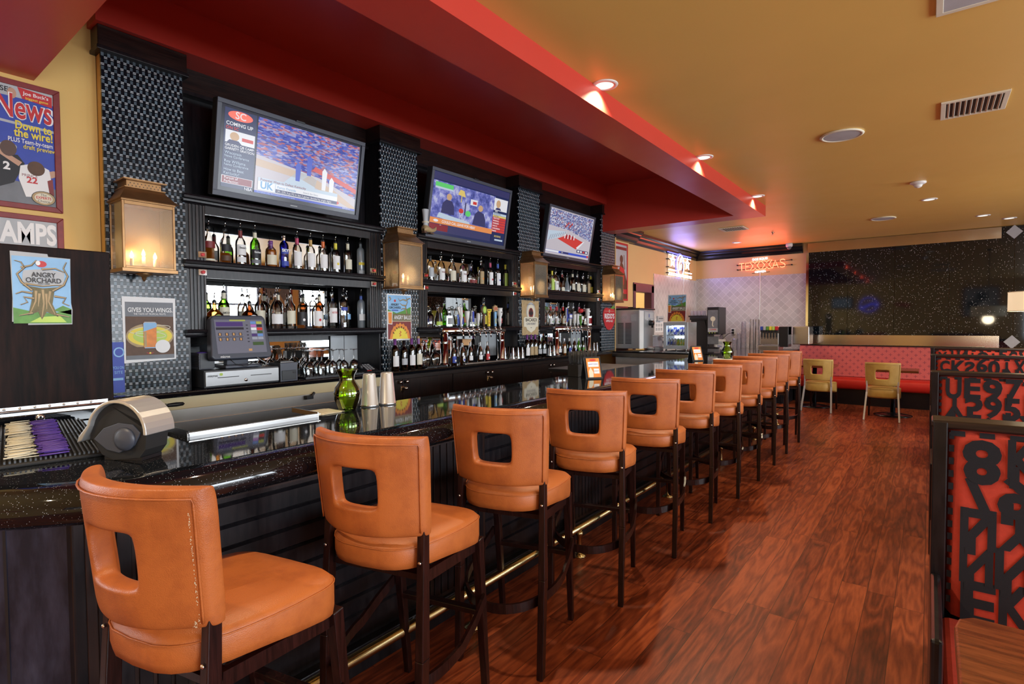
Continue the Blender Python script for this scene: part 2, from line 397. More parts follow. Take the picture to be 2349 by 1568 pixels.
    def build(s, name, parent=None, bevel=0, subsurf=0, label=None, loc=None, seg=2, recalc=True):
        me = bpy.data.meshes.new(name); me.from_pydata([tuple(v) for v in s.v], [], s.f)
        for m in s.mats: me.materials.append(MATS[m])
        me.polygons.foreach_set('material_index', s.fm); me.polygons.foreach_set('use_smooth', s.sm); me.update()
        if recalc:
            bm = bmesh.new(); bm.from_mesh(me); bmesh.ops.recalc_face_normals(bm, faces=bm.faces); bm.to_mesh(me); bm.free()
        o = bpy.data.objects.new(name, me); COL.objects.link(o)
        if bevel:
            b = o.modifiers.new('b', 'BEVEL'); b.width = bevel; b.segments = seg; b.limit_method = 'ANGLE'; b.angle_limit = .6
        if subsurf:
            b = o.modifiers.new('s', 'SUBSURF'); b.levels = subsurf; b.render_levels = subsurf
        if parent: o.parent = parent
        if label: o['label'] = label
        if loc: o.location = loc
        return o
def tag(o, label=None, cat=None, group=None, kind=None):
    if label: o['label'] = label
    if cat: o['category'] = cat
    if group: o['group'] = group
    if kind: o['kind'] = kind
    return o
def thing(name, label, cat, loc=(0, 0, 0), rz=0, group=None):
    o = bpy.data.objects.new(name, None); COL.objects.link(o); o.location = loc; o.rotation_euler = (0, 0, rz)
    o.empty_display_size = .05
    return tag(o, label, cat, group)
def dup(root, loc, rz=0, label=None, group=None):
    r = root.copy(); COL.objects.link(r); r.location = loc; r.rotation_euler = (0, 0, rz)
    if label: r['label'] = label
    if group: r['group'] = group
    for ch in list(root.children):
        c = ch.copy(); COL.objects.link(c); c.parent = r
        for g in list(ch.children):
            d = g.copy(); COL.objects.link(d); d.parent = c
    return r
def struct(name, mb, **k): return tag(mb.build(name, **k), kind='structure')
def FL(x, y, z): return ((x, y, z), (0, 1, 0), (0, 0, 1))     # frame on a surface facing +x
def FF(x, y, z): return ((x, y, z), (1, 0, 0), (0, 0, 1))     # frame on a surface facing -y
ORD = ['first', 'second', 'third', 'fourth', 'fifth', 'sixth', 'seventh', 'eighth', 'ninth', 'tenth', 'eleventh', 'twelfth', 'thirteenth', 'fourteenth', 'fifteenth']
# ------------------------------------------------------------------ the room
CZ = 3.10; WL = -4.22; FY = 12.33; RX = 5.0; BY = -3.0
struct('floor', MB().box(-5.2, RX+.1, BY-.1, FY+.1, -.08, 0, 'plank_floor'))
# ochre ceiling, lowered red beam round the bar and the red raised tray inside it
BX, BI = -1.80, -2.13           # long beam: outer / inner face
BE0, BE1 = 7.70, 8.02           # far cross beam
BN0, BN1 = .45, .85             # near cross beam
BZ = 2.955; TZ = 3.66
m = MB(); m.box(BX-.02, RX+.1, BY-.1, FY+.1, CZ, CZ+.1, 'ceiling_ochre'); m.box(-5.2, BX-.02, BE1-.01, FY+.1, CZ, CZ+.1, 'ceiling_ochre'); m.box(-5.2, BX-.02, BY-.1, BN0+.01, CZ, CZ+.1, 'ceiling_ochre')
struct('ceiling', m)
m = MB(); m.box(BI, BX, BN0, BE1, BZ, TZ, 'beam_red'); m.box(WL-.3, BI, BE0, BE1, BZ, TZ, 'beam_red'); m.box(WL-.3, BI, BN0, BN1, BZ, TZ, 'beam_red')
struct('ceiling_beam', m)
struct('ceiling_tray', MB().box(WL-.6, BX, BN0, BE1, TZ, TZ+.06, 'beam_red'))
# boxed-out red soffit over the pillars
struct('trim_soffit', MB().box(-4.62, -4.05, 1.115, BE0, 3.37, TZ, 'beam_red'))
# left wall: yellow by the pillars, then the far alcove with its doorway
m = MB(); m.box(WL-.12, WL, -.6, 1.155, 0, TZ, 'wall_ochre'); m.box(WL-.12, WL, BY, -2.6, 0, TZ, 'wall_ochre'); m.box(WL-.12, WL, -2.6, -.6, 0, .87, 'wall_ochre'); m.box(WL-.12, WL, -2.6, -.6, 2.62, TZ, 'wall_ochre'); struct('wall_left', m)
m = MB(); m.box(-4.72, -4.62, 1.155, 8.14, 0, TZ, 'black_wood'); struct('wall_bar', m)
m = MB(); m.box(-4.72, -4.12, 8.14, 8.16, 0, BZ, 'wall_peach'); m.box(WL-.12, WL, 8.16, 9.02, 0, CZ, 'wall_peach'); m.box(WL-.12, WL, 9.02, 9.92, 2.22, CZ, 'wall_peach')
m.box(WL-.12, WL, 9.92, FY+.1, 0, CZ, 'wall_peach'); m.box(WL-.01, WL+.012, 9.93, FY, 0, 2.46, 'diamond_tile'); struct('wall_alcove', m)
# opening in the alcove wall with violet frame, a pale room behind
m = MB(); m.box(WL-.13, WL+.02, 9.02, 9.11, 1.0, 2.22, 'violet_trim'); m.box(WL-.13, WL+.02, 9.80, 9.92, 1.0, 2.22, 'violet_trim'); m.box(WL-.13, WL+.02, 9.02, 9.92, 2.08, 2.24, 'violet_trim')
struct('window_1', m, bevel=.006)
m = MB(); m.box(-6.0, -5.95, 8.4, 12.0, 0, CZ, 'wall_ochre'); m.box(-6.0, WL-.12, 11.2, 11.25, 0, CZ, 'wall_ochre'); m.box(-5.96, -5.9, 9.6, 11.0, .3, 2.4, 'paper_white'); m.box(-6.0, WL-.12, 8.35, 8.4, 0, CZ, 'wall_ochre'); m.box(-6, WL-.1, 8.3, 12.0, 2.7, 2.75, 'paper_white')
struct('wall_kitchen', m)
light('kitchen_fill', 'AREA', (-5.2, 10.2, 2.65), 25, (.95, .95, 1), (0, 0, 0), .8)  # added unseen lamp that makes the room behind the opening paler
# far wall
m = MB(); m.box(-5.2, RX+.1, FY, FY+.12, 0, CZ, 'wall_peach'); m.box(WL, -1.97, FY-.012, FY, 0, 2.50, 'diamond_tile')
struct('wall_far', m)
# steel and granite panelling of the far wall
GY = FY-.06
m = MB()
for a, b in ((-1.94, -1.27), (-1.27, -.53), (-.53, .26), (.26, 1.10), (1.10, 1.95), (1.95, 2.8), (2.8, 3.65), (3.65, 4.5)):
    m.box(a+.003, b-.003, GY, FY, 1.25, 2.90, 'wall_granite')
m.box(.93, 4.5, GY-.001, FY, 2.90, 3.09, 'wall_granite'); m.box(.93, 4.5, GY-.001, FY, 1.06, 1.25, 'wall_granite')
pan = thing('granite_wall_panelling', 'black speckled granite wall panelling between brushed steel bands', 'wall panel', (0, GY, 1.06))
o = m.build('granite_panel', pan, recalc=True); o.location = (0, -GY, -1.06)
o = MB().box(-1.96, .93, GY-.02, FY, 2.90, 3.085, 'band_steel').build('upper_steel_band', pan); o.location = (0, -GY, -1.06)
o = MB().box(-2.05, .93, GY-.02, FY, 1.06, 1.26, 'band_steel').build('lower_steel_band', pan); o.location = (0, -GY, -1.06)
o = MB().box(-1.985, -1.94, GY-.01, FY, 1.26, 2.90, 'chrome').build('edge_trim', pan, label='bright metal edge strip'); o.location = (0, -GY, -1.06)
for z in (2.99, 1.16):
    o = MB().prism([(0, -.115), (.105, 0), (0, .115), (-.105, 0)], FF(1.09, GY-.001, z), .01, 'ink_lgrey').build('diamond_inset', pan, label='grey diamond-shaped inset'); o.location = (0, -GY, -1.06)
# right wall and rear wall with windows
def wall_open(name, axis, pos, span, opens, z0=.85, z1=2.62):
    m = MB(); a = span[0]
    def bx(u0, u1, w0, w1):
        if axis == 'x': m.box(pos, pos+.12, u0, u1, w0, w1, 'wall_ochre')
        else: m.box(u0, u1, pos-.12, pos, w0, w1, 'wall_ochre')
    for u0, u1 in opens: bx(a, u0, 0, CZ); bx(u0, u1, 0, z0); bx(u0, u1, z1, CZ); a = u1
    bx(a, span[1], 0, CZ); struct(name, m)
wy = ((-1.6, 1.0), (2.2, 4.6), (5.6, 7.2), (8.4, 10.4)); wx = ((2.8, 4.7),)
wall_open('wall_right', 'x', RX, (BY, FY), wy); wall_open('wall_near', 'y', BY, (-5.2, RX), wx)
k = 2
for u0, u1 in wy:
    m = MB(); mid = (u0+u1)/2
    for u in (u0, mid, u1): m.box(RX-.02, RX+.06, u-.03, u+.03, .85, 2.62, 'black_paint')
    for z in (.85, 2.05, 2.62): m.box(RX-.02, RX+.06, u0, u1, z-.03, z+.03, 'black_paint')
    struct('window_%d' % k, m); k += 1
for u0, u1 in wx:
    m = MB(); mid = (u0+u1)/2
    for u in (u0, mid, u1): m.box(u-.03, u+.03, BY-.06, BY+.02, .85, 2.62, 'black_paint')
    for z in (.85, 2.05, 2.62): m.box(u0, u1, BY-.06, BY+.02, z-.03, z+.03, 'black_paint')
    struct('window_%d' % k, m); k += 1
# crown moulding in the alcove
prof = [(0, 0), (.012, 0), (.03, .03), (.045, .035), (.06, .075), (.10, .11), (.105, .13), (.14, .15), (.145, .19), (0, .19)]
m = MB(); n = len(prof)
P = [(WL, 8.86), (WL, FY), (-2.05, FY)]
rows = [[(WL + a, 8.86, CZ-.19+b) for a, b in prof], [(WL + a, FY-a, CZ-.19+b) for a, b in prof], [(-2.05, FY-a, CZ-.19+b) for a, b in prof]]
vs = [p for r in rows for p in r]
m.add(vs, [(i*n+j, (i+1)*n+j, (i+1)*n+(j+1) % n, i*n+(j+1) % n) for i in range(2) for j in range(n)] + [tuple(range(n)), tuple(2*n+j for j in range(n))], 'black_paint')
# the stepped-out length near the beam
m.add([(WL+.08+a*1.1, y, CZ-.185+b) for y in (8.1, 8.95) for a, b in prof], [(j, n+j, n+(j+1) % n, (j+1) % n) for j in range(n)] + [tuple(range(n)), tuple(n+j for j in range(n))], 'black_paint')
m.box(WL, WL+.09, 8.1, 8.95, CZ-.185, CZ, 'black_paint')
struct('trim_1', m)

# ------------------------------------------------------------------ ceiling fittings
def downlight(x, y, label, r=.085):
    t = thing('recessed_downlight', label, 'ceiling light', (x, y, CZ), group='recessed downlights in the ochre ceiling')
    MB().lathe([(r*.68, -.001), (r*.72, -.008), (r, -.006), (r+.004, 0), (r*.68, 0)], n=24, m='white_plastic', cap=False).build('trim_ring', t)
    MB().lathe([(r*.69, -.004), (r*.5, -.0035), (0.0001, -.003)], n=20, m='lamp_lens', cap=False).build('lens', t)
    return t
emi('lamp_lens', (1, .93, .78), 1.6)
DL = [(-1.75, 3.30, 'nearest recessed downlight beside the red beam, largest of the row'), (-1.75, 5.31, 'second recessed downlight along the red beam'), (-1.75, 7.35, 'recessed downlight by the far corner of the red beam'),
      (-.03, 8.97, 'small recessed downlight just beyond the ceiling sensor'), (.61, 10.84, 'left of two recessed downlights above the granite wall'), (.95, 11.38, 'right of two recessed downlights above the granite wall'), (-3.06, 11.3, 'faint recessed downlight above the tiled alcove')]
for x, y, l in DL: downlight(x, y, l)
for x, y in ((-1.75, 1.29), (-1.75, 3.30), (-1.75, 5.31), (-1.75, 7.35), (-1.75, -.7)):
    light('downlight_or_fill', 'SPOT', (x, y, CZ-.02), 95, (1, .82, .55), (0, 0, 0), spot_size=math.radians(125), spot_blend=.6, shadow_soft_size=.03)
for x, y in ((-.03, 8.97), (.61, 10.84), (-3.06, 11.3), (-3.0, 9.6), (-2.6, 10.6), (-.3, 5.2), (1.6, 7), (1.6, 3), (2.8, 1), (3.2, 5.5)):  # alcove spots that have no fitting are added to brighten its tiled walls
    light('downlight_or_fill', 'SPOT', (x, y, CZ-.02), 40, (1, .84, .58), (0, 0, 0), spot_size=math.radians(130), spot_blend=.7, shadow_soft_size=.04)
def speaker(x, y, label):
    t = thing('ceiling_speaker', label, 'ceiling speaker', (x, y, CZ), group='round speakers in the ochre ceiling')
    MB().lathe([(.155, 0), (.165, -.008), (.15, -.016), (.138, -.012), (.138, 0)], n=32, m='cream_label', cap=False).build('rim', t)
    MB().lathe([(.139, -.011), (.06, -.014), (.0001, -.014)], n=32, m='ink_lgrey', cap=False).build('grille', t)
speaker(-.62, 5.42, 'near round grey ceiling speaker in the ochre ceiling'); speaker(-.59, 10.13, 'far round white ceiling speaker near the granite wall')
def vent(x0, x1, y0, y1, label, n=10, ret=False):
    t = thing('ceiling_vent', label, 'air vent', ((x0+x1)/2, (y0+y1)/2, CZ)); hx, hy = (x1-x0)/2, (y1-y0)/2; b = .03
    m = MB()
    m.box(-hx, hx, -hy, -hy+b, -.012, 0, 'cream_label').box(-hx, hx, hy-b, hy, -.012, 0, 'cream_label').box(-hx, -hx+b, -hy+b, hy-b, -.012, 0, 'cream_label').box(hx-b, hx, -hy+b, hy-b, -.012, 0, 'cream_label'); m.build('frame', t, bevel=.002)
    if ret: MB().box(-hx+b, hx-b, -hy+b, hy-b, -.009, -.002, 'ink_lgrey').build('grille', t); return
    MB().box(-hx+b, hx-b, -hy+b, hy-b, -.003, -.001, 'ink_black').build('duct_opening', t)
    for i in range(n):
        x = -hx+b + (i+.5)*(2*hx-2*b)/n; MB().obox((x, -hy+b, -.010), (x, hy-b, -.010), .012, .004, 'cream_label', up=Vector((.6, 0, 1))).build('slat', t)
vent(.04, .42, 5.09, 5.50, 'louvred air vent beside the near ceiling speaker'); vent(-2.86, -2.46, 9.42, 9.80, 'louvred air vent in the ceiling near the blue neon sign', 9)
vent(.0, .6, 3.0, 3.64, 'large return air grille at the top edge of view', ret=True)
t = thing('smoke_detector', 'white dome smoke detector on the ochre ceiling', 'smoke detector', (-.13, 7.78, CZ))
MB().lathe([(.075, 0), (.078, -.015), (.055, -.03)], n=24, m='white_plastic').build('base', t)
MB().lathe([(.045, -.03), (.035, -.055), (.02, -.065), (.001, -.07)], n=20, m='white_plastic').build('dome', t)
t = thing('sprinkler_head', 'small sprinkler head on the ceiling above the red neon sign', 'sprinkler', (-2.23, 10.46, CZ))
MB().lathe([(.035, 0), (.03, -.006), (.01, -.008), (.008, -.035)], n=16, m='chrome').build('escutcheon', t); MB().lathe([(.001, -.04), (.02, -.04), (.02, -.045), (.001, -.045)], n=12, m='chrome').build('deflector', t)
t = thing('security_camera', 'white dome security camera at the end of the dark crown moulding', 'security camera', (-2.27, FY-.22, CZ-.02))
MB().lathe([(.06, .02), (.065, -.02), (.055, -.05)], n=20, m='white_plastic').build('housing', t)
MB().lathe([(.045, -.05), (.04, -.075), (.025, -.095), (.001, -.1)], n=20, m='ink_grey').build('lens_dome', t)

# ------------------------------------------------------------------ back bar: pillars, shelf bays
PX = -4.12; PIT = 2.165
def PY(k): return 1.155 + PIT*k
pn = ['nearest', 'second', 'third', 'farthest']
for k in range(4):
    t = thing('tiled_pillar', '%s of the four pillars clad in black woven mosaic' % pn[k], 'pillar', (0, PY(k), 0), group=None)
    m = MB().box(-4.14, PX, .0, .465, 1.066, 3.22, 'woven_tile'); m.build('mosaic_face', t)
    m = MB().box(-4.61, -4.14, .004, .461, 1.066, 3.37, 'wall_ochre' if k == 0 else 'black_wood'); m.build('shaft', t)
    m = MB().box(-4.62, -4.09, -.022, .487, 3.235, 3.37, 'dark_wood_y').box(-4.62, -4.075, -.03, .495, 3.215, 3.24, 'black_wood'); m.build('capital', t, bevel=.004)
TV = []
SH = ((1.42, 1.475), (1.905, 1.965), (2.36, 2.42))
def moulded_shelf(y0, y1, z0, z1, xf=-4.085, xb=-4.5):
    m = MB(); h = z1-z0
    pr = [(xb, z0), (xf-.035, z0), (xf-.03, z0+.12*h), (xf-.012, z0+.2*h), (xf-.010, z0+.38*h), (xf-.03, z0+.42*h), (xf-.03, z0+.5*h), (xf, z0+.56*h), (xf+.004, z0+.8*h), (xf, z1), (xb, z1)]
    n = len(pr); vs = [(a, y, b) for y in (y0, y1) for a, b in pr]
    m.add(vs, [(j, n+j, n+(j+1) % n, (j+1) % n) for j in range(n)] + [tuple(range(n)), tuple(n+j for j in range(n))], 'black_wood'); return m
def fluted(y0, y1, z0, z1, x=-4.125):
    m = MB(); n = 5; w = (y1-y0)/(2*n+1); m.box(x-.05, x-.008, y0, y1, z0, z1, 'black_wood')
    for i in range(n+1): m.box(x-.008, x, y0+w*2*i, y0+w*(2*i+1), z0, z1, 'dark_wood_z' if i % 2 else 'black_wood')
    return m
bays = []
for k in range(3):
    y0, y1 = PY(k)+.465, PY(k+1); tname = ('large near', 'middle', 'far')[k]
    t = thing('back_bar_shelving', 'dark moulded bottle shelving under the %s television' % ('nearest', 'middle', 'farthest')[k], 'shelving unit', (0, 0, 0))
    bays.append((y0, y1))
    for z0, z1 in SH: moulded_shelf(y0-.02, y1+.02, z0, z1).build('shelf', t)
    for a, b in ((SH[0][1], SH[1][0]), (SH[1][1], SH[2][0])):
        fluted(y0, y0+.13, a, b).build('fluted_post', t, bevel=.0015); fluted(y1-.13, y1, a, b).build('fluted_post', t, bevel=.0015)
        MB().box(-4.5, -4.14, y0, y0+.02, a, b, 'black_wood').build('side_panel', t); MB().box(-4.5, -4.14, y1-.02, y1, a, b, 'black_wood').build('side_panel', t)
        MB().box(-4.53, -4.5, y0, y1, a, b, 'black_wood').box(-4.145, -4.12, y0+.13, y1-.13, b-.06, b, 'black_wood').build('back_frame', t)
        MB().box(-4.499, -4.495, y0+.03, y1-.22, a+.02, b-.05, 'mirror').build('mirror_glass', t)
        for yy in (y0+.10, y1-.10):
            MB().box(-4.125, -4.105, yy-.028, yy+.028, (b-.045 if a < 1.6 else a+.02), (b if a < 1.6 else a+.065), 'chrome').cyl((-4.105, yy, (b-.022 if a < 1.6 else a+.042)), (-4.09, yy, (b-.022 if a < 1.6 else a+.042)), .012, 'ink_red', 10).build('shelf_bracket', t, bevel=.002)
    # lower niche: mirror left, dark frame
    MB().box(-4.53, -4.5, y0, y1, 1.065, SH[0][0], 'black_wood').box(-4.5, -4.14, y0, y0+.02, 1.065, SH[0][0], 'black_wood').box(-4.5, -4.14, y1-.02, y1, 1.065, SH[0][0], 'black_wood').build('niche_frame', t)
    MB().box(-4.499, -4.495, y0+.03, y1-.33, 1.10, SH[0][0]-.06, 'mirror').build('niche_mirror', t)
    MB().box(-4.49, -4.48, y1-.32, y1-.02, 1.10, SH[0][0]-.02, 'ink_lgrey').box(-4.481, -4.478, y1-.175, y1-.17, 1.10, SH[0][0]-.02, 'ink_black').build('service_panel', t, label='grey metal service panel')
    # panel behind the television
    MB().box(-4.40, -4.36, y0, y1, SH[2][1], 3.37, 'black_wood').build('tv_back_panel', t)
    MB().box(-4.36, -4.30, y0, y1, 3.20, 3.37, 'dark_wood_y').box(-4.36, -4.285, y0, y1, 3.18, 3.205, 'black_wood').build('cornice_board', t)

# counter of the back bar, cabinets below
m = MB().box(-4.61, -3.95, 1.16, 7.69, 1.025, 1.065, 'bar_granite').box(-4.2, -3.95, .6, 1.17, 1.025, 1.065, 'bar_granite'); o = m.build('back_bar_countertop', bevel=.012, seg=3)
tag(o, 'long black granite worktop along the back bar under the shelves', 'countertop')
def latch(t, y, z, x):
    m = MB().box(x, x+.012, y-.035, y+.005, z-.03, z+.03, 'chrome').box(x+.012, x+.02, y-.03, y+.04, z-.012, z+.02, 'chrome'); m.cyl((x+.02, y+.03, z+.004), (x+.034, y+.03, z+.004), .012, 'chrome', 10); m.build('latch', t, bevel=.003)
def knob(t, y, z, x):
    MB().lathe([(.007, 0), (.007, .012), (.017, .018), (.017, .028), (.008, .034)], (x, y, z), 14, 'chrome', X3).build('knob', t)
for i, (a, b, kc) in enumerate(((3.20, 4.15, 3.46), (4.15, 5.39, 4.74), (5.39, 6.60, 6.03))):
    t = thing('bar_cabinet', ('first dark wood two-door cabinet right of the beige cooler', 'middle dark wood two-door cabinet beneath the back counter', 'third dark wood two-door cabinet, next to the glass racks')[i], 'cabinet', (0, 0, 0))
    MB().box(-4.6, -4.02, a, b, .05, 1.02, 'black_wood').build('body', t)
    MB().box(-4.02, -4.0, a, b, .985, 1.024, 'dark_wood_y').build('top_rail', t)
    d1 = MB().box(-4.02, -3.998, a+.006, kc-.003, .1, .98, 'dark_wood_z').build('door', t, bevel=.003); d2 = MB().box(-4.02, -3.998, kc+.003, b-.006, .1, .98, 'dark_wood_z').build('door', t, bevel=.003)
    knob(d1, kc-.04, .955, -3.998); knob(d2, kc+.04, .955, -3.998); latch(d1, kc, .885, -3.998)
t = thing('bottle_cooler', 'low beige and steel bottle cooler under the cash drawer', 'cooler', (0, 0, 0))
MB().box(-4.19, -3.99, .7, 3.19, .05, .94, 'brushed_steel').build('body', t)
MB().box(-4.19, -3.985, .7, 3.19, .94, 1.024, 'cream').build('fascia', t, bevel=.004)
MB().box(-3.99, -3.98, .9, 3.1, .50, .86, 'steel').build('door', t, bevel=.004)
for y in (2.45,): MB().box(-3.985, -3.95, y-.03, y+.03, .905, .935, 'black_plastic').cyl((-3.97, y+.02, .92), (-3.97, y+.05, .955), .01, 'black_plastic').build('lock', t, bevel=.003)
# black bottle racks beyond the cabinets
t = thing('under_counter_rack', 'open black rack of glasses under the back counter', 'rack', (0, 0, 0))
MB().box(-4.6, -4.0, 6.62, 7.62, .05, .55, 'black_wood').box(-4.6, -4.55, 6.62, 7.62, .55, 1.02, 'black_wood').box(-4.55, -4.0, 6.62, 7.62, .84, .86, 'black_wood').build('body', t)
for i in range(7): MB().lathe([(.025, 0), (.035, .09), (.03, .09), (.02, .005)], (-4.06, 6.70+i*.075, .861), 10, 'clear_glass', cap=False).build('rack_glass', t)

# ------------------------------------------------------------------ the bar
BH = 1.07; BP = [(-2.95, -.62), (-2.05, .25), (-1.93, .37), (-1.86, .46), (-1.815, .58), (-1.80, .72), (-1.80, 9.18)]
t = thing('bar_counter', 'long glossy black granite bar with dark grooved wood front', 'bar counter', (0, 0, 0))
top = [(-3.3, -.62)] + BP + [(-1.86, 9.24), (-3.95, 9.24), (-3.95, 7.70), (-2.40, 7.70), (-2.40, 1.44), (-2.28, 1.44), (-2.28, .90), (-3.3, .90)]
m = MB().prism(top, ((0, 0, 0), (1, 0, 0), (0, 1, 0)), .045, 'bar_granite', BH-.045); m.build('granite_top', t)
def sweep(m, path, prof, mat, smooth=True):
    """profile (outward, z) swept along a plan path"""
    rows = []
    for i, (x, y) in enumerate(path):
        a = path[max(0, i-1)]; b = path[min(len(path)-1, i+1)]; d = Vector((b[0]-a[0], b[1]-a[1])).normalized(); nx, ny = d.y, -d.x
        rows.append([(x+nx*o_, y+ny*o_, z) for o_, z in prof])
    m.grid(rows, mat, smooth); return m
np_ = [(0.0, BH), (.03, BH-.004), (.065, BH-.016), (.088, BH-.038), (.095, BH-.062), (.085, BH-.088), (.06, BH-.105), (.02, BH-.112), (-.03, BH-.112), (-.03, BH-.05)]
path = BP[:1] + [(BP[i][0], BP[i][1]) for i in range(1, 7)] + [(-1.84, 9.22)]
sweep(MB(), path, np_, 'bar_granite').build('rolled_edge', t, label='rounded granite bar edge')
# front wall of the bar with horizontal grooves and fluted pilasters
FX = -1.95
m = MB(); zz = .16; pr = []
n_ = 10; h_ = (.95-.17)/n_
for i in range(n_):
    z0 = .17+i*h_; pr += [(-.012, z0), (0, z0+.008), (0, z0+h_-.008), (-.012, z0+h_)]
segs = ((.47, .76, 0), (.76, 1.84, 1), (1.84, 2.26, 0), (2.26, 3.1, 1), (3.1, 3.66, 0), (3.66, 4.7, 1), (4.7, 5.1, 0), (5.1, 6.2, 1), (6.2, 6.6, 0), (6.6, 7.8, 1), (7.8, 9.2, 0))
for a, b, g in segs:
    m = MB()
    if g: sweep(m, [(FX, a), (FX, b)], pr, 'black_wood', False); m.box(FX-.05, FX-.012, a, b, .1, .95, 'black_wood'); m.build('grooved_panel', t)
    else:
        m.box(FX-.05, FX+.012, a, b, .1, .95, 'dark_wood_z')
        k = int((b-a)/.05)
        for i in range(k): y = a+.02+(b-a-.04)*(i+.5)/k; m.box(FX+.012, FX+.018, y-.019, y+.019, .14, .94, 'black_wood')
        m.build('fluted_panel', t, bevel=.002)
MB().box(-2.35, FX+.02, .49, 9.2, .9, .958, 'dark_wood_y').build('support_rail', t)
MB().box(FX-.04, FX+.03, .49, 9.2, 0, .12, 'black_wood').build('kick_board', t, bevel=.004)
# chamfered near end
m = MB(); e0, e1 = Vector((-3.05, -.61, 0)), Vector((FX-.01, .47, 0)); d = (e1-e0).normalized()
fr = (tuple(e0), tuple(d), (0, 0, 1)); L = (e1-e0).length
m.prism([(0, 0), (L, 0), (L, .95), (0, .95)], fr, -.05, 'grey_board')
m.build('end_panel', t, label='scuffed grey-black end panel')
m = MB()
for i in range(7): m.rect(L-.42+i*.035, L-.412+i*.035, .03, .94, fr, 'ink_black', .002)
m.box(FX-.05, FX+.006, .44, .50, 0, .95, 'black_wood'); m.build('corner_post', t, bevel=.006)
# inner face
MB().box(-2.43, -2.36, 1.46, 7.7, .3, 1.0, 'orange_wood').build('inner_board', t)
MB().box(-2.56, -2.54, .93, 1.46, .90, .985, 'orange_wood').box(-2.56, -2.535, .93, 1.46, .985, 1.02, 'black_wood').cyl((-2.535, 1.17, 1.0), (-2.528, 1.17, 1.0), .006, 'chrome').build('notch_board', t)
MB().box(-3.9, -2.4, 7.72, 7.76, .05, .985, 'ink_lgrey').box(-3.95, -2.4, 7.69, 7.71, .985, 1.05, 'steel').build('cross_counter_front', t, label='steel-edged grey front of the cross counter')
MB().box(-3.9, -1.95, 9.16, 9.2, .05, 1.02, 'dark_wood_x').build('rear_panel', t)
# brass foot rail
t = thing('foot_rail', 'brass foot rail on posts along the foot of the bar', 'foot rail', (0, 0, 0))
MB().cyl((-1.775, .72, .185), (-1.775, 9.0, .185), .0225, 'brass', 14).build('rail', t)
for y in (1.02, 1.97, 3.0, 4.5, 6.0, 7.4, 8.7):
    MB().lathe([(.045, 0), (.045, .008), (.02, .02), (.016, .03), (.016, .13), (.026, .14), (.026, .165)], (-1.775, y, 0), 16, 'brass').build('post', t)
for y in (1.62, 3.75, 6.7):
    MB().lathe([(.03, 0), (.03, .06)], (-1.775, y-.03, .185), 14, 'steel', Y3).build('sleeve', t)
# under-bar steel station
t = thing('underbar_station', 'long stainless under-bar sink station behind the bar', 'sink unit', (0, 0, 0))
MB().box(-2.98, -2.50, 1.0, 7.6, .25, .80, 'brushed_steel').build('basin', t)
MB().box(-3.0, -2.97, 1.0, 7.6, .78, .865, 'steel').box(-2.97, -2.48, 1.0, 7.6, .80, .815, 'black_paint').build('rim', t)
# service rail (U-shaped steel guard on the bar top)
t = thing('service_rail', 'U-shaped stainless guard rail framing the service opening on the bar', 'guard rail', (0, 0, 0))
MB().box(-2.275, -2.270, .88, 1.45, BH, BH+.018, 'rail_steel').box(-2.270, -2.256, .88, 1.45, BH+.014, BH+.018, 'steel').build('long_bar', t)
MB().obox((-2.268, .885, BH+.012), (-2.75, .897, BH+.012), .004, .022, 'black_paint').build('near_bar', t, label='dark near arm of the rail')
MB().obox((-2.268, 1.445, BH+.012), (-2.50, 1.45, BH+.012), .004, .022, 'steel').build('far_bar', t)
# raised flap of the bar
t = thing('bar_flap', 'raised dark wood bar flap standing on its piano hinge', 'bar flap', (0, 0, 0))
MB().box(-3.145, -3.10, -.45, .882, 1.146, 1.853, 'scratched_dark').build('panel', t, bevel=.004)
m = MB().box(-3.18, -3.09, -.45, .882, BH, 1.118, 'bar_granite'); m.build('riser', t, bevel=.004)
m = MB().box(-3.10, -3.092, -.45, .855, 1.119, 1.158, 'steel'); m.cyl((-3.092, -.45, 1.138), (-3.092, .855, 1.138), .006, 'steel', 10)
for i in range(24): m.lathe([(.0055, 0), (.004, .003), (.001, .004)], (-3.092, -.36+i*.05, 1.150), 8, 'chrome', X3)
m.build('piano_hinge', t)
t2 = thing('bottle_opener', 'small chrome wall bottle opener below the flap hinge', 'bottle opener', (-3.09, .605, 1.085))
m = MB().lathe([(.016, 0), (.016, .007), (.008, .012)], (0, 0, .018), 16, 'steel', X3).box(0, .008, -.016, .016, -.008, .016, 'steel').box(.006, .016, -.013, .013, -.012, -.004, 'steel'); m.build('body', t2, bevel=.002)
MB().lathe([(.005, 0), (.003, .003)], (.012, 0, .020), 8, 'ink_black', X3).build('screw', t2)
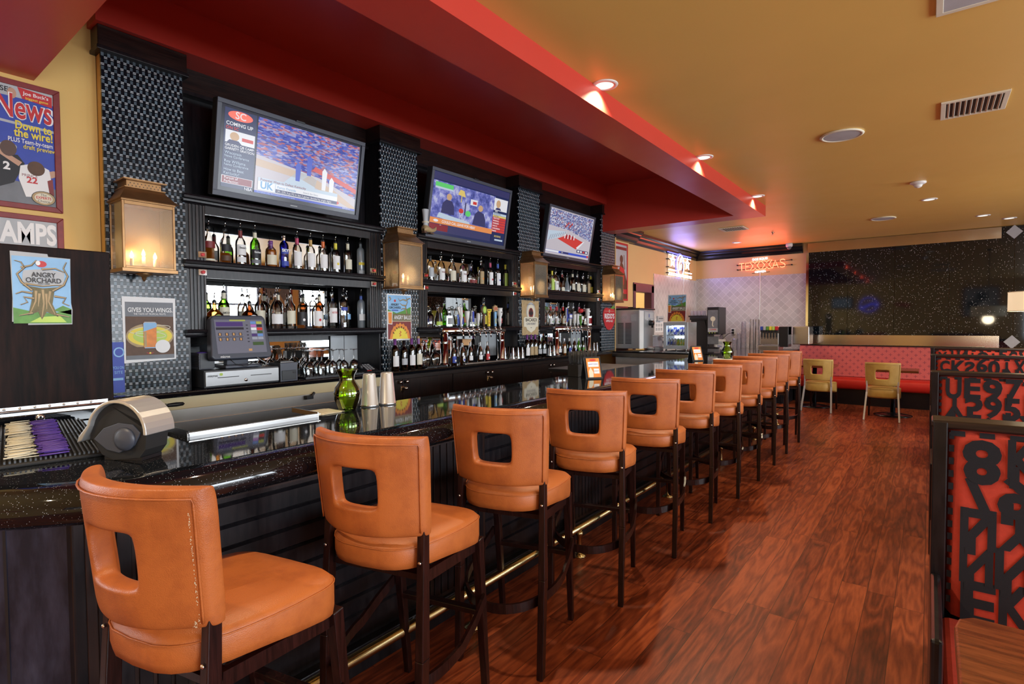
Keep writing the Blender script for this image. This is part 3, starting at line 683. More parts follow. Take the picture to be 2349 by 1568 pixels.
# ------------------------------------------------------------------ stools and chairs
def interp(bp, n=None): return bp
def backrest_mesh(leather_m, zb, zt, w=.235, name='backrest', parent=None, hole=(.088, .30, .69)):
    hx, h0, h1 = hole; H = zt-zb
    us = [-1, -.965, -.86, -.58, -hx/w-.06, -hx/w, -hx/w*.5, 0, hx/w*.5, hx/w, hx/w+.06, .58, .86, .965, 1]
    vs = [0, .03, .11, .24, h0-.05, h0, h0+(h1-h0)*.5, h1, h1+.05, .84, .94, .985, 1]
    iu0, iu1 = 5, 9; iv0, iv1 = 5, 7
    def P(u, v, side):
        ww = w*(.93+.07*v); x = u*ww
        r = .02                                   # rounded top corners
        if v > .93 and abs(u) > .9: x *= .985
        y = -.302 + .088*(abs(u)**2.0) - .02*v + .01*(1-v)
        zz = zb + v*H - .008*(1-abs(u))*0 + .006*math.cos(u*1.4)*(1 if v > .9 else 0)
        th = .027 if side > 0 else -.027; 
        e = min(1.0, min(1-abs(u), .06)/.06*.35+.65) * min(1.0, min(v, 1-v, .05)/.05*.35+.65)
        return Vector((x, y + th*e, zz))
    m = MB(); idx = {}; V = []; F = []
    for s in (-1, 1):
        for i, u in enumerate(us):
            for j, v in enumerate(vs): idx[s, i, j] = len(V); V.append(P(u, v, s))
    inh = lambda i, j: iu0 <= i < iu1 and iv0 <= j < iv1
    nu, nv = len(us), len(vs)
    for i in range(nu-1):
        for j in range(nv-1):
            if inh(i, j): continue
            F.append((idx[-1, i, j], idx[-1, i+1, j], idx[-1, i+1, j+1], idx[-1, i, j+1]))
            F.append((idx[1, i, j], idx[1, i, j+1], idx[1, i+1, j+1], idx[1, i+1, j]))
            for (a, b), (c, d) in (((i-1, j), ((i, j), (i, j+1))), ((i+1, j), ((i+1, j), (i+1, j+1))), ((i, j-1), ((i, j), (i+1, j))), ((i, j+1), ((i, j+1), (i+1, j+1)))):
                if a < 0 or a >= nu-1 or b < 0 or b >= nv-1 or inh(a, b):
                    F.append((idx[-1, c[0], c[1]], idx[-1, d[0], d[1]], idx[1, d[0], d[1]], idx[1, c[0], c[1]]))
    m.add(V, F, leather_m, True)
    o = m.build(name, parent, subsurf=2)
    # welt piping along the rim of the rear face
    pp = []
    for u in [k/10*1.9-.95 for k in range(11)]: pp.append(P(u, .935, -1) + Vector((0, -.0025, 0)))
    for v in (.9, .7, .5, .3, .1, .05): pp.append(P(.95, v, -1) + Vector((0, -.0015, 0)))
    pl = [P(-.95, v, -1) + Vector((0, -.0015, 0)) for v in (.05, .1, .3, .5, .7, .9)]
    s = MB().tube(pl+pp, .0028, leather_m, 6).build('piping', o)
    return o
def seat_mesh(leather_m, z0, z1, parent):
    # outline of the cushion seen from above, rear at -y
    ol = []
    for k in range(32):
        t = 2*PI*k/32; c, s_ = math.cos(t), math.sin(t)
        if s_ >= 0: x = math.copysign(abs(c)**.42, c)*.225; y = abs(s_)**.42*.19
        else: x = math.copysign(abs(c)**.62, c)*(.225-.012*abs(s_)); y = -abs(s_)**.85*.285
        ol.append((x, y))
    rings = [(.55, z0+.012), (.90, z0), (.985, z0+.008), (1.0, z0+.03), (1.0, z0+.07), (.985, z1-.014), (.93, z1-.002), (.7, z1+.006), (.35, z1+.012)]
    rows = [[(x*s, y*s, z - (.055 if z > z0+.05 else .16)*max(0, y+.1)) for s, z in rings] for x, y in ol]
    m = MB().grid(rows, leather_m, True, closed_u=True)
    n = len(rings); m.add([r[-1] for r in rows], [tuple(range(len(rows)))], leather_m, True); m.add([r[0] for r in rows], [tuple(range(len(rows)))], leather_m, True)
    o = m.build('seat', parent)
    MB().tube([(x*1.002, y*1.002, z1-.020-.055*max(0, y+.1)) for x, y in ol], .0022, leather_m, 6, closed=True).build('seam', o)
    return o
def make_stool():
    t = thing('bar_stool', '', 'bar stool')
    seat_mesh('orange_leather', .700, .795, t)
    b = backrest_mesh('orange_leather', .818, 1.145, .226, 'backrest', t)
    for sx in (-1, 1):
        l = MB(); l.obox((sx*.193, -.258, 0), (sx*.197, -.236, .42), .028, .038, 'stool_wood', up=Y3, w1=.030, h1=.044)
        l.obox((sx*.197, -.236, .42), (sx*.192, -.214, .845), .030, .044, 'stool_wood', up=Y3, w1=.026, h1=.034); lo = l.build('leg', t, bevel=.003)
        MB().lathe([(.006, 0), (.006, .003), (.002, .005)], (sx*.194, -.2405, .735), 8, 'chrome', -Y3).build('bolt', lo)
        l = MB(); l.obox((sx*.188, .238, 0), (sx*.192, .165, .67), .026, .028, 'stool_wood', up=Y3, w1=.036, h1=.040); l.build('leg', t, bevel=.003)
    # bent-wood footrest: front legs, sloping down round the rear legs
    pts = []
    for k in range(25):
        a = PI*(k/24); x = .222*math.cos(a); y = -.02 - .30*math.sin(a)**.9
        pts.append((x, y, .345 - .045*math.sin(a)))
    pts = [(.212, .185, .43)] + [(.222, .08, .385)] + pts + [(-.222, .08, .385), (-.212, .185, .43)]
    MB().tube(pts, 0, 'stool_wood', 4, flat=(.012, .040)).build('footrest_hoop', t)
    MB().obox((-.19, .20, .36), (.19, .20, .36), .035, .022, 'stool_wood').build('front_stretcher', t, bevel=.003)
    MB().obox((-.18, -.19, .675), (.18, -.19, .675), .05, .02, 'stool_wood').obox((-.18, .15, .64), (.18, .15, .64), .04, .02, 'stool_wood').obox((-.18, -.19, .67), (-.18, .15, .64), .02, .04, 'stool_wood').obox((.18, -.19, .67), (.18, .15, .64), .02, .04, 'stool_wood').build('seat_frame', t)
    return t
st = make_stool()
RR = [(-1.28, .500, 12), (-1.28, 1.155, 14), (-1.28, 1.845, 16), (-1.28, 2.595, 17), (-1.275, 3.345, 14), (-1.285, 4.10, 12), (-1.28, 4.815, 13), (-1.27, 5.475, 13), (-1.28, 6.175, 13), (-1.28, 6.80, 13), (-1.285, 7.56, 13)]
SL = ['nearest orange leather bar stool, its back corner worn white', 'second orange leather bar stool from the camera', 'third orange leather bar stool from the camera', 'fourth orange leather bar stool from the camera',
      'fifth orange leather bar stool from the camera', 'middle one of the eleven orange bar stools, sixth from camera', 'seventh orange leather bar stool from the camera', 'eighth orange leather bar stool from the camera',
      'ninth orange leather bar stool, third from the far end', 'tenth orange leather bar stool, second from the far end', 'last orange leather bar stool at the far end of the row']
for i, (x, y, a) in enumerate(RR):
    a = math.radians(a); lx, ly = .193, -.258
    p = (x - (lx*math.cos(a) - ly*math.sin(a)), y - (lx*math.sin(a) + ly*math.cos(a)), 0)
    if i == 0: s = st; s.location = p; s.rotation_euler = (0, 0, a); s['label'] = SL[0]; s['group'] = 'orange bar stools along the bar'
    else: s = dup(st, p, a, SL[i], 'orange bar stools along the bar')
# worn corner of the nearest stool
random.seed(3)
wear = [c for c in st.children if c.name.startswith('backrest')][0]
m = MB()
for k in range(70):
    v = random.random()**.8; z = .83+v*.27; x = .197+.014*v + random.uniform(-.003, .003); r = random.uniform(.0006, .002)
    m.lathe([(r, 0), (.0001, .0007)], (x, -.302+.070-.02*v+.01*(1-v)-.0250, z), 5, 'cream_label', -Y3, smooth=False)
for k in range(60):
    a = random.uniform(0, 6.3); r_ = random.uniform(0, .016); m.lathe([(random.uniform(.0008, .0022), 0), (.0001, .0006)], (.178+r_*math.cos(a)*1.2, -.250, .834+r_*math.sin(a)*.5), 5, 'cream_label', -Y3, smooth=False)
o = m.build('worn_patch', wear, label='white scuffed wear')

def make_chair():
    t = thing('dining_chair', '', 'chair')
    s = seat_mesh('gold_leather', .34, .50, t)
    backrest_mesh('gold_leather', .53, .885, .232, 'backrest', t)
    for sx in (-1, 1):
        MB().obox((sx*.225, -.345, 0), (sx*.200, -.225, .42), .024, .036, 'chair_metal', up=Y3).obox((sx*.200, -.225, .42), (sx*.194, -.24, .60), .022, .03, 'chair_metal', up=Y3).build('leg', t, bevel=.002, label='polished metal rear leg')
        MB().obox((sx*.200, .21, 0), (sx*.19, .17, .39), .024, .026, 'stool_wood', up=Y3, w1=.034, h1=.034).build('leg', t, bevel=.002)
    return t
ch = make_chair(); ch.location = (-.56, 10.22, 0); tag(ch, 'mustard leather dining chair in front of the banquette, fully visible', group='mustard dining chairs')
dup(ch, (-1.47, 10.62, 0), math.radians(-4), 'mustard leather dining chair partly hidden behind the last bar stool', 'mustard dining chairs')
def pub_table(x, y, label):
    t = thing('pedestal_table', label, 'table', (x, y, 0), group='wood-topped tables by the banquette')
    MB().box(-.33, .33, -.31, .31, .715, .75, 'table_wood').build('table_top', t, bevel=.004)
    MB().cyl((0, 0, .03), (0, 0, .715), .035, 'black_paint', 16).build('pedestal', t)
    MB().lathe([(.26, 0), (.26, .012), (.20, .025), (.05, .04), (.035, .06)], n=28, m='black_paint').build('base', t)
pub_table(-.45, 10.62, 'pedestal table with wood top in front of the fully visible mustard chair'); pub_table(-1.62, 10.98, 'pedestal table with wood top behind the partly hidden mustard chair')

# ------------------------------------------------------------------ banquette
t = thing('banquette', 'long banquette with pink cross-patterned back and glossy red seat', 'banquette', (0, 0, 0))
BQ0, BQ1 = -2.06, .75
m = MB(); rows = []
for x in (BQ0, BQ1): rows.append([(x, 12.26, 1.055), (x, 12.18, 1.052), (x, 12.135, 1.03), (x, 12.09, .85), (x, 12.0, .48), (x, 12.26, .46)])
m.grid(rows, 'pink_cross_fabric', False); m.add([r for r in rows[0]], [tuple(range(6))], 'pink_cross_fabric'); m.add([r for r in rows[1]], [tuple(range(6))], 'pink_cross_fabric'); m.build('backrest', t)
rows = [[(x, 12.1, .47), (x, 11.60, .485), (x, 11.52, .475), (x, 11.485, .44), (x, 11.49, .33), (x, 11.53, .29), (x, 12.1, .29)] for x in (BQ0, BQ1)]
m = MB().grid(rows, 'red_vinyl', True); m.add(rows[0], [tuple(range(7))], 'red_vinyl'); m.add(rows[1], [tuple(range(7))], 'red_vinyl'); m.build('seat_cushion', t)
MB().box(BQ0, BQ1, 11.60, 12.26, 0, .29, 'black_paint').build('plinth', t)
MB().box(BQ0, BQ1, 12.15, 12.27, 1.055, 1.07, 'black_paint').build('top_rail', t)
# dark post and small reeded cabinet end between bar station and banquette
t = thing('reeded_partition', 'short dark partition with reeded side beside the soda counter', 'partition', (0, 0, 0))
MB().box(-2.42, -2.32, 10.95, 11.02, 0, .965, 'dark_wood_z').box(-2.42, -2.08, 11.02, 12.26, 0, .966, 'black_wood').build('carcass', t)
m = MB()
for i in range(9): m.box(-2.31+i*.028, -2.295+i*.028, 10.99, 11.02, 0, .955, 'grey_board')
m.box(-2.32, -2.06, 10.97, 11.02, .955, .966, 'black_paint'); m.build('reeded_panel', t)

# ------------------------------------------------------------------ booths with lettered fabric
CH = '3X5Y20S9VIAMUR8OJ6TNCKE7'
def booth(i, yb, label, width=1.25, x0=.045):
    t = thing('booth_bench', label, 'booth', (x0, yb, 0))
    MB().box(-.030, .012, -.075, .075, 0, 1.145, 'black_wood').build('end_post', t, bevel=.004)
    MB().box(-.035, width, -.065, .065, 1.12, 1.15, 'dark_wood_x').build('top_rail', t, bevel=.008, seg=3)
    MB().box(.012, width, -.02, .02, .1, 1.12, 'black_wood').build('core', t)
    random.seed(40+i)
    for sgn in (-1, 1):
        m = MB(); ys = sgn
        rows = []
        for x in (.014, .03, .06, width-.02, width):
            e = 0 if x in (.014, width) else (.03 if x in (.03,) else .04)
            rows.append([(x, ys*(.02+e*f), z) for z, f in ((1.118, .2), (1.105, .8), (1.07, 1.05), (.8, 1.25), (.46, 1.5))])
        m.grid(rows, 'booth_red', True)
        if sgn < 0:
            # sliced letters in rows, upside down and shifted
            for r in range(5):
                zc = 1.035-r*.124; x = .05; yy = -.0655-(1.12-zc)*.022
                while x < width-.05:
                    c = random.choice(CH); sz = random.choice((.17, .185, .20)); w = random.uniform(.080, .112)
                    m.text(c, x+w/2, 0, sz, ((0, yy-.002, zc+random.uniform(-.012, .012)), (1, 0, 0), (0, .03, 1)), 'booth_black', .0015, bold=.038, maxw=w, flip=random.random() < .6)
                    if random.random() < .5: m.rect(x+w*.15, x+w*.45, -.075, .0, ((0, yy-.002, zc-.02), (1, 0, 0), (0, .03, 1)), 'booth_black', .0018)
                    x += w+.004
            for k in range(16):
                xx = .02+k*.078; m.rect(xx, xx+.04, 0, .018, ((0, -.048, 1.095), (1, 0, 0), (0, .25, 1)), 'booth_black', .008)
            for k in range(14):
                z = .5+k*.045; m.rect(0, .014, 0, .024, ((.016, -.0505-(1.1-z)*.01, z), (1, 0, 0), (0, 0, 1)), 'booth_black', .004)
        m.build('patterned_backrest', t, recalc=False)
        MB().box(.0, width, *sorted((sgn*.08, sgn*.60)), .34, .46, 'booth_red').build('seat_cushion', t, bevel=.025, seg=3)
        MB().box(-.015, width, *sorted((sgn*.08, sgn*.56)), 0, .34, 'black_wood').build('bench_base', t)
        MB().box(-.03, -.0, *sorted((sgn*.075, sgn*.60)), 0, .60, 'black_wood').build('end_panel', t, bevel=.01)
    return t
BL = ['nearest lettered booth back, lower right corner of the view', 'second lettered booth back from the camera', 'third lettered booth back from the camera', 'farthest lettered booth back, beside the banquette']
for i, yb in enumerate((2.52, 4.95, 7.50, 9.62)): booth(i, yb, BL[i])
for i, (a, b, l) in enumerate(((.45, 1.80, 'scratched wooden booth table at the lower right corner'), (3.22, 4.28, 'wooden booth table between the two nearest booth backs'), (5.75, 6.75, 'booth table hidden between the second and third booth backs'))):
    t = thing('booth_table', l, 'table', (.06, 0, 0))
    pts = [(.0, a), (1.2, a), (1.2, b), (.04, b), (.01, b-.03), (0, b-.08)]
    MB().prism(pts, ((0, 0, 0), (1, 0, 0), (0, 1, 0)), .035, 'table_wood', .71).build('table_top', t, bevel=.006)
    MB().cyl((.6, (a+b)/2, .02), (.6, (a+b)/2, .71), .045, 'black_paint').build('pedestal', t)
    MB().lathe([(.28, 0), (.28, .015), (.05, .03)], (.6, (a+b)/2, 0), 24, 'black_paint').build('base', t)
# drum pendant
t = thing('drum_pendant', 'cream drum pendant lamp hanging over the far booths', 'pendant lamp', (1.02, 8.6, 1.62))
emi('lamp_glow', (1, .78, .45), 2.2)
m = MB().lathe([(.29, 0), (.30, .225)], n=40, m='lamp_shade_lit', cap=False) if False else MB()
mm, tt, bb = nt('lamp_shade_lit'); bb.inputs['Base Color'].default_value = (.85, .80, .62, 1); bb.inputs['Emission Color'].default_value = (1, .80, .50, 1); bb.inputs['Emission Strength'].default_value = .55; bb.inputs['Roughness'].default_value = .8
MB().lathe([(.30, 0), (.30, .225)], n=44, m='lamp_shade_lit', cap=False).build('shade', t)
MB().lathe([(.302, 0), (.302, .008), (.298, .008), (.298, 0)], n=44, m='cream_label', cap=False).lathe([(.302, .217), (.302, .225), (.298, .225), (.298, .217)], n=44, m='cream_label', cap=False).build('rim_tape', t)
MB().lathe([(.0001, .004), (.28, .004)], n=32, m='lamp_glow', cap=False).build('diffuser', t)
MB().cyl((0, 0, .01), (0, 0, 1.46), .006, 'black_paint').obox((-.3, 0, .2), (.3, 0, .2), .006, .006, 'black_paint').build('rod', t)
MB().lathe([(.05, 1.48), (.05, 1.462), (.01, 1.45)], n=16, m='black_paint').build('canopy', t)
light('pendant_light', 'POINT', (1.02, 8.6, 1.55), 18, (1, .82, .55), shadow_soft_size=.1)

# ------------------------------------------------------------------ televisions
def screen_mat(name, kind):
    m, t, b = nt(name); b.inputs['Base Color'].default_value = (.01, .01, .012, 1); b.inputs['Roughness'].default_value = .12; b.inputs['Specular IOR Level'].default_value = .25
    v = coord(t, (1, 1, 1), kind='Object')
    def vor(sc, stretch=(1, 1, 1), rot=0):
        mp = N(t, 'ShaderNodeMapping'); mp.inputs['Scale'].default_value = stretch; mp.inputs['Rotation'].default_value = (rot, 0, 0); t.links.new(v, mp.inputs[0])
        n = N(t, 'ShaderNodeTexVoronoi', Scale=sc); t.links.new(mp.outputs[0], n.inputs['Vector']); return n.outputs['Color'], mp.outputs[0]
    if kind == 'crowd':      # spectators, streaked by the panning shot
        c, mv = vor(90, (1, .35, 1.2), .5); s = sep(t, c)
        big = noise(t, v, 5.5, 3); f = mth(t, 'ADD', mth(t, 'MULTIPLY', s[0], .60), mth(t, 'MULTIPLY', big, .45))
        col = ramp(t, f, [(.0, (.03, .04, .20)), (.34, (.10, .13, .60)), (.5, (.20, .24, .72)), (.60, (.50, .52, .85)), (.72, (.75, .20, .18)), (.85, (.14, .16, .42))])
    elif kind == 'crowd2':
        c, mv = vor(64, (1, 1, 1.2)); s = sep(t, c)
        col = ramp(t, s[0], [(0, (.10, .12, .30)), (.4, (.16, .20, .46)), (.62, (.45, .48, .80)), (.85, (.95, .95, 1.0)), (.95, (.4, .12, .15))])
    elif kind == 'studio':
        n1 = noise(t, v, 9, 5, .65, 1); s = sep(t, n1)
        col = ramp(t, s[0], [(.3, (.03, .04, .18)), (.45, (.14, .16, .55)), (.55, (.35, .36, .80)), (.62, (.70, .72, .95)), (.7, (.12, .14, .5))])
    t.links.new(col, b.inputs['Emission Color']); b.inputs['Emission Strength'].default_value = .72
for k in ('crowd', 'crowd2', 'studio'): screen_mat('tv_'+k, k)
EC = dict(white=(.95, .95, 1), black=(.004, .005, .02), navy=(.02, .03, .12), red=(.75, .06, .05), dred=(.28, .02, .04), court=(.72, .52, .38), court2=(.66, .60, .66), orange=(.95, .33, .10), teal=(.15, .42, .75), pale=(.62, .74, .88), tan=(.72, .45, .25), green=(.15, .75, .20), yellow=(.9, .68, .2), suit=(.05, .05, .16), blue=(.05, .10, .65), grey=(.4, .42, .5))
for k, c in EC.items(): emi('scr_'+k, c, .75)
emi('scr_glow', (1, .12, .08), 1.4)
def television(k, yb0, yb1, zb, zt, label):
    """bottom edge against the shelf, top leaning out towards the bar"""
    t = thing('television', label, 'television', (-4.09, yb0, zb))
    w = yb1-yb0; up = Vector((.12, 0, zt-zb)); h = up.length; up.normalize(); n = Y3.cross(up)
    t.rotation_euler = (0, 0, 0)
    fr0 = ((0, 0, 0), (0, 1, 0), tuple(up))
    MB().prism([(0, 0), (w, 0), (w, h), (0, h)], fr0, -.07, 'black_plastic').build('housing', t, bevel=.006)
    b = .032; m = MB()
    for r in (((0, 0), (w, 0), (w, b*1.25), (0, b*1.25)), ((0, h-b), (w, h-b), (w, h), (0, h)), ((0, b), (b, b), (b, h-b), (0, h-b)), ((w-b, b), (w, b), (w, h-b), (w-b, h-b))): m.prism(list(r), fr0, .012, 'grey_plastic')
    m.text('panel', w/2, b*.6, .0001, fr0, 'ink_lgrey', .013)
    m.rect(w/2-.03, w/2+.03, b*.55, b*.75, fr0, 'ink_lgrey', .0125); m.build('bezel', t, bevel=.002)
    MB().prism([(w/2-.04, h-b*.2), (w/2+.04, h-b*.2), (w/2+.035, h+.006), (w/2-.035, h+.006)], fr0, .02, 'black_plastic').build('camera_clip', t)
    MB().obox((-.06, w/2, h*.5), (-.25, w/2, h*.5), .12, .2, 'black_paint').build('wall_bracket', t)
    x0, x1, y0, y1 = b, w-b, b*1.25, h-b; W_, H_ = x1-x0, y1-y0; e = .0012
    fs = (tuple(Vector((0, 0, 0)) + Y3*x0 + up*y0 + n*.002), (0, 1, 0), tuple(up)); s = MB()
    R = lambda a, b_, c, d, mm, o=1: s.rect(a*W_, b_*W_, c*H_, d*H_, fs, 'scr_'+mm, e*o)
    T = lambda tx, x, y, sz, mm, al='LEFT', o=3, bold=.008, mw=None, rot=0: s.text(tx, x*W_, y*H_, sz*H_, fs, 'scr_'+mm, e*o, al, bold, maxw=mw*W_ if mw else None, rot=rot)
    Pn = lambda pts, mm, o=1: s.poly([(a*W_, b_*H_) for a, b_ in pts], fs, ('scr_'+mm) if not mm.startswith('tv_') else mm, e*o)
    if k == 0:
        s.rect(0, W_, 0, H_, fs, 'scr_black'); R(.02, .215, .05, .97, 'navy'); s.rect(.225*W_, .985*W_, .05*H_, .97*H_, fs, 'tv_crowd', e)
        Pn([(.225, .05), (.985, .05), (.985, .22), (.68, .40), (.225, .52)], 'court2', 2); Pn([(.225, .47), (.60, .41), (.80, .28), (.985, .10), (.985, .05), (.78, .18), (.55, .33), (.225, .38)], 'court', 3)
        Pn([(.42, .25), (.52, .44), (.66, .38), (.64, .18)], 'pale', 3); Pn([(.62, .48), (.80, .40), (.985, .30), (.985, .36), (.80, .47), (.64, .54)], 'red', 3)
        for (a, c, d) in ((.58, .40, .62), (.50, .30, .50), (.70, .25, .50), (.76, .22, .40)): Pn([(a, c), (a+.03, c), (a+.035, d), (a+.012, d+.05), (a-.005, d)], 'white' if a > .6 else 'blue', 4)
        s.ell(.115*W_, .90*H_, .075*W_, .055*H_, fs, 'scr_glow', e*2); T('SC', .115, .90, .115, 'white', 'CENTER', 4, .012)
        T('COMING UP', .03, .795, .058, 'white', bold=.02, mw=.17); T('ON SC', .03, .745, .050, 'red', bold=.02)
        R(.03, .21, .575, .72, 'white', 2); s.ell(.085*W_, .655*H_, .028*W_, .05*H_, fs, 'scr_tan', e*3); Pn([(.04, .575), (.055, .61), (.11, .61), (.13, .575)], 'suit', 3); R(.13, .20, .62, .66, 'red', 3)
        T('GRUDEN QB CAMP:', .03, .545, .040, 'white', bold=.02, mw=.18); T('GARRETT GRAYSON', .03, .505, .040, 'white', bold=.02, mw=.18)
        T('Wisconsin', .03, .455, .048, 'pale', mw=.17); T('News Conference', .03, .415, .040, 'pale', mw=.17); T('Roy Williams', .03, .355, .048, 'pale', mw=.15); T('News Conference', .03, .315, .040, 'pale', mw=.17)
        T('How to Beat', .03, .260, .046, 'pale', mw=.14); T('Kentucky?', .03, .215, .046, 'pale', mw=.12)
        R(.02, .212, .095, .185, 'white', 2); R(.024, .208, .10, .18, 'dred', 3); T('Pursuit of', .035, .16, .042, 'white', o=4); T('Perfection', .035, .12, .042, 'white', o=4); T('NBA', .16, .065, .05, 'white', o=4, bold=.02)
        R(.245, .83, .09, .245, 'pale', 5); R(.245, .36, .095, .20, 'white', 6); T('UK', .302, .15, .12, 'teal', 'CENTER', 7, .03); T('Potential Ways to Defeat Kentucky', .26, .222, .044, 'dred', o=6, mw=.36)
        R(.365, .83, .14, .20, 'white', 6); T('Force Outside', .375, .165, .045, 'teal', o=7, mw=.14); T('Attack the Glass', .56, .165, .034, 'grey', o=7, mw=.12); R(.365, .83, .095, .138, 'suit', 6); T('UK: 22% 3-pt FG in last 2 games decided by single digits', .372, .115, .036, 'white', o=7, mw=.42)
        R(.225, .985, .05, .078, 'blue', 5); T('Tournament odds: first weekend schedule and results', .24, .064, .024, 'pale', o=6, mw=.4); T('ESPNEWS', .88, .064, .03, 'white', o=6, mw=.1); s.ell(.80*W_, .12*H_, .05*W_, .03*H_, fs, 'scr_red', e*4)
    elif k == 1:
        s.rect(0, W_, 0, H_, fs, 'scr_navy'); s.rect(0, .80*W_, .18*H_, .86*H_, fs, 'tv_studio', e); R(0, 1, .88, .99, 'suit', 1)
        R(.03, .24, .76, .84, 'green', 2); R(.03, .24, .74, .77, 'pale', 3)
        s.ell(.20*W_, .64*H_, .030*W_, .055*H_, fs, 'scr_tan', e*4); Pn([(.12, .36), (.13, .52), (.17, .59), (.24, .58), (.27, .50), (.28, .36)], 'suit', 3)
        s.ell(.61*W_, .58*H_, .032*W_, .055*H_, fs, 'scr_tan', e*4); Pn([(.52, .28), (.54, .46), (.58, .53), (.66, .50), (.69, .40), (.70, .27)], 'suit', 3)
        Pn([(.10, .36), (.48, .30), (.50, .22), (.08, .28)], 'pale', 3); R(.47, .56, .60, .70, 'white', 2); R(.50, .55, .62, .67, 'red', 3)
        Pn([(.30, .72), (.40, .70), (.375, .80), (.325, .81)], 'yellow', 4); R(.345, .355, .60, .71, 'yellow', 3)
        s.ell(.45*W_, .44*H_, .035*W_, .05*H_, fs, 'scr_green', e*4); s.ell(.36*W_, .46*H_, .03*W_, .04*H_, fs, 'scr_red', e*4); R(.40, .415, .40, .62, 'suit', 4)
        R(.79, .985, .62, .84, 'white', 3); s.ell(.85*W_, .74*H_, .032*W_, .07*H_, fs, 'scr_tan', e*4); Pn([(.81, .63), (.83, .67), (.88, .67), (.90, .63)], 'suit', 4)
        R(.79, .985, .575, .62, 'navy', 3); T('0:00', .81, .60, .045, 'white', o=5); R(.79, .985, .535, .575, 'pale', 3); T('RUNDOWN', .80, .555, .036, 'suit', o=5); R(.79, .985, .50, .532, 'yellow', 3); T('CALIPARI', .80, .516, .034, 'suit', o=5)
        for i, w_ in enumerate(('KENTUCKY', 'MARSHALL', 'WARRIORS', 'OHIO ST.', 'LOVE/LEBRON', 'PARKER')): R(.79, .985, .455-i*.046, .495-i*.046, 'red', 3); T(w_, .80, .476-i*.046, .034, 'white', o=5, bold=.02)
        R(0, .80, .175, .265, 'orange', 5); T('COULD CAL LEAVE FOR NBA?', .14, .218, .062, 'white', o=6, bold=.02, mw=.58); s.ell(.07*W_, .22*H_, .028*W_, .022*H_, fs, 'scr_white', e*6)
        R(.80, .985, .06, .20, 'navy', 5); T('BOXING', .84, .15, .05, 'yellow', o=6, mw=.1); R(.85, .97, .07, .10, 'pale', 6); R(0, .79, .04, .17, 'suit', 4); R(.0, .22, .06, .165, 'dred', 5); T('NFL', .12, .155, .02, 'white', o=6)
    else:
        s.rect(0, W_, 0, H_, fs, 'scr_court2'); s.rect(.01*W_, .985*W_, .45*H_, .98*H_, fs, 'tv_crowd2', e); Pn([(.01, .25), (.01, .62), (.42, .60), (.99, .44), (.99, .06), (.01, .06)], 'court2', 2)
        Pn([(.01, .28), (.01, .50), (.42, .56), (.22, .38)], 'pale', 3)
        for i in range(8): Pn([(.04+i*.045, .30+i*.028), (.055+i*.045, .30+i*.028), (.085+i*.042, .42+i*.018), (.07+i*.042, .42+i*.018)], 'grey', 4)
        Pn([(.22, .36), (.45, .50), (.80, .40), (.66, .20)], 'red', 3); Pn([(.66, .24), (.70, .21), (.84, .42), (.80, .40)], 'white', 4)
        for i in range(7): a = .36+i*.035; Pn([(a, .40), (a+.02, .40), (a+.018, .50), (a+.002, .50)], 'dred' if i % 2 else 'white', 5)
        [s.ell((.36+.02*q)*W_, (.66+.03*(q%4))*H_, .012*W_, .028*H_, fs, 'scr_red' if q % 2 else 'scr_dred', e*2.5, 10, rot=.5) for q in range(8)]
        R(.68, .96, .13, .20, 'suit', 5)
        for i in range(4): R(.70+i*.065, .745+i*.065, .145, .185, 'white' if i != 2 else 'red', 6)
        R(.0, .985, .045, .095, 'blue', 5); R(0, .28, .05, .09, 'white', 6); R(.32, .5, .05, .09, 'suit', 6); T('LIVE', .34, .07, .035, 'white', o=7); R(.94, .98, .05, .10, 'red', 6)
    s.build('screen', t, recalc=False)
    return t
television(0, 1.785, 3.035, 2.445, 3.105, 'nearest and largest-looking television, showing basketball and a sidebar menu')
television(1, 3.853, 5.155, 2.405, 3.09, 'middle television showing a studio talk show with orange caption')
television(2, 5.973, 7.195, 2.415, 3.08, 'farthest television showing a basketball court with red key')
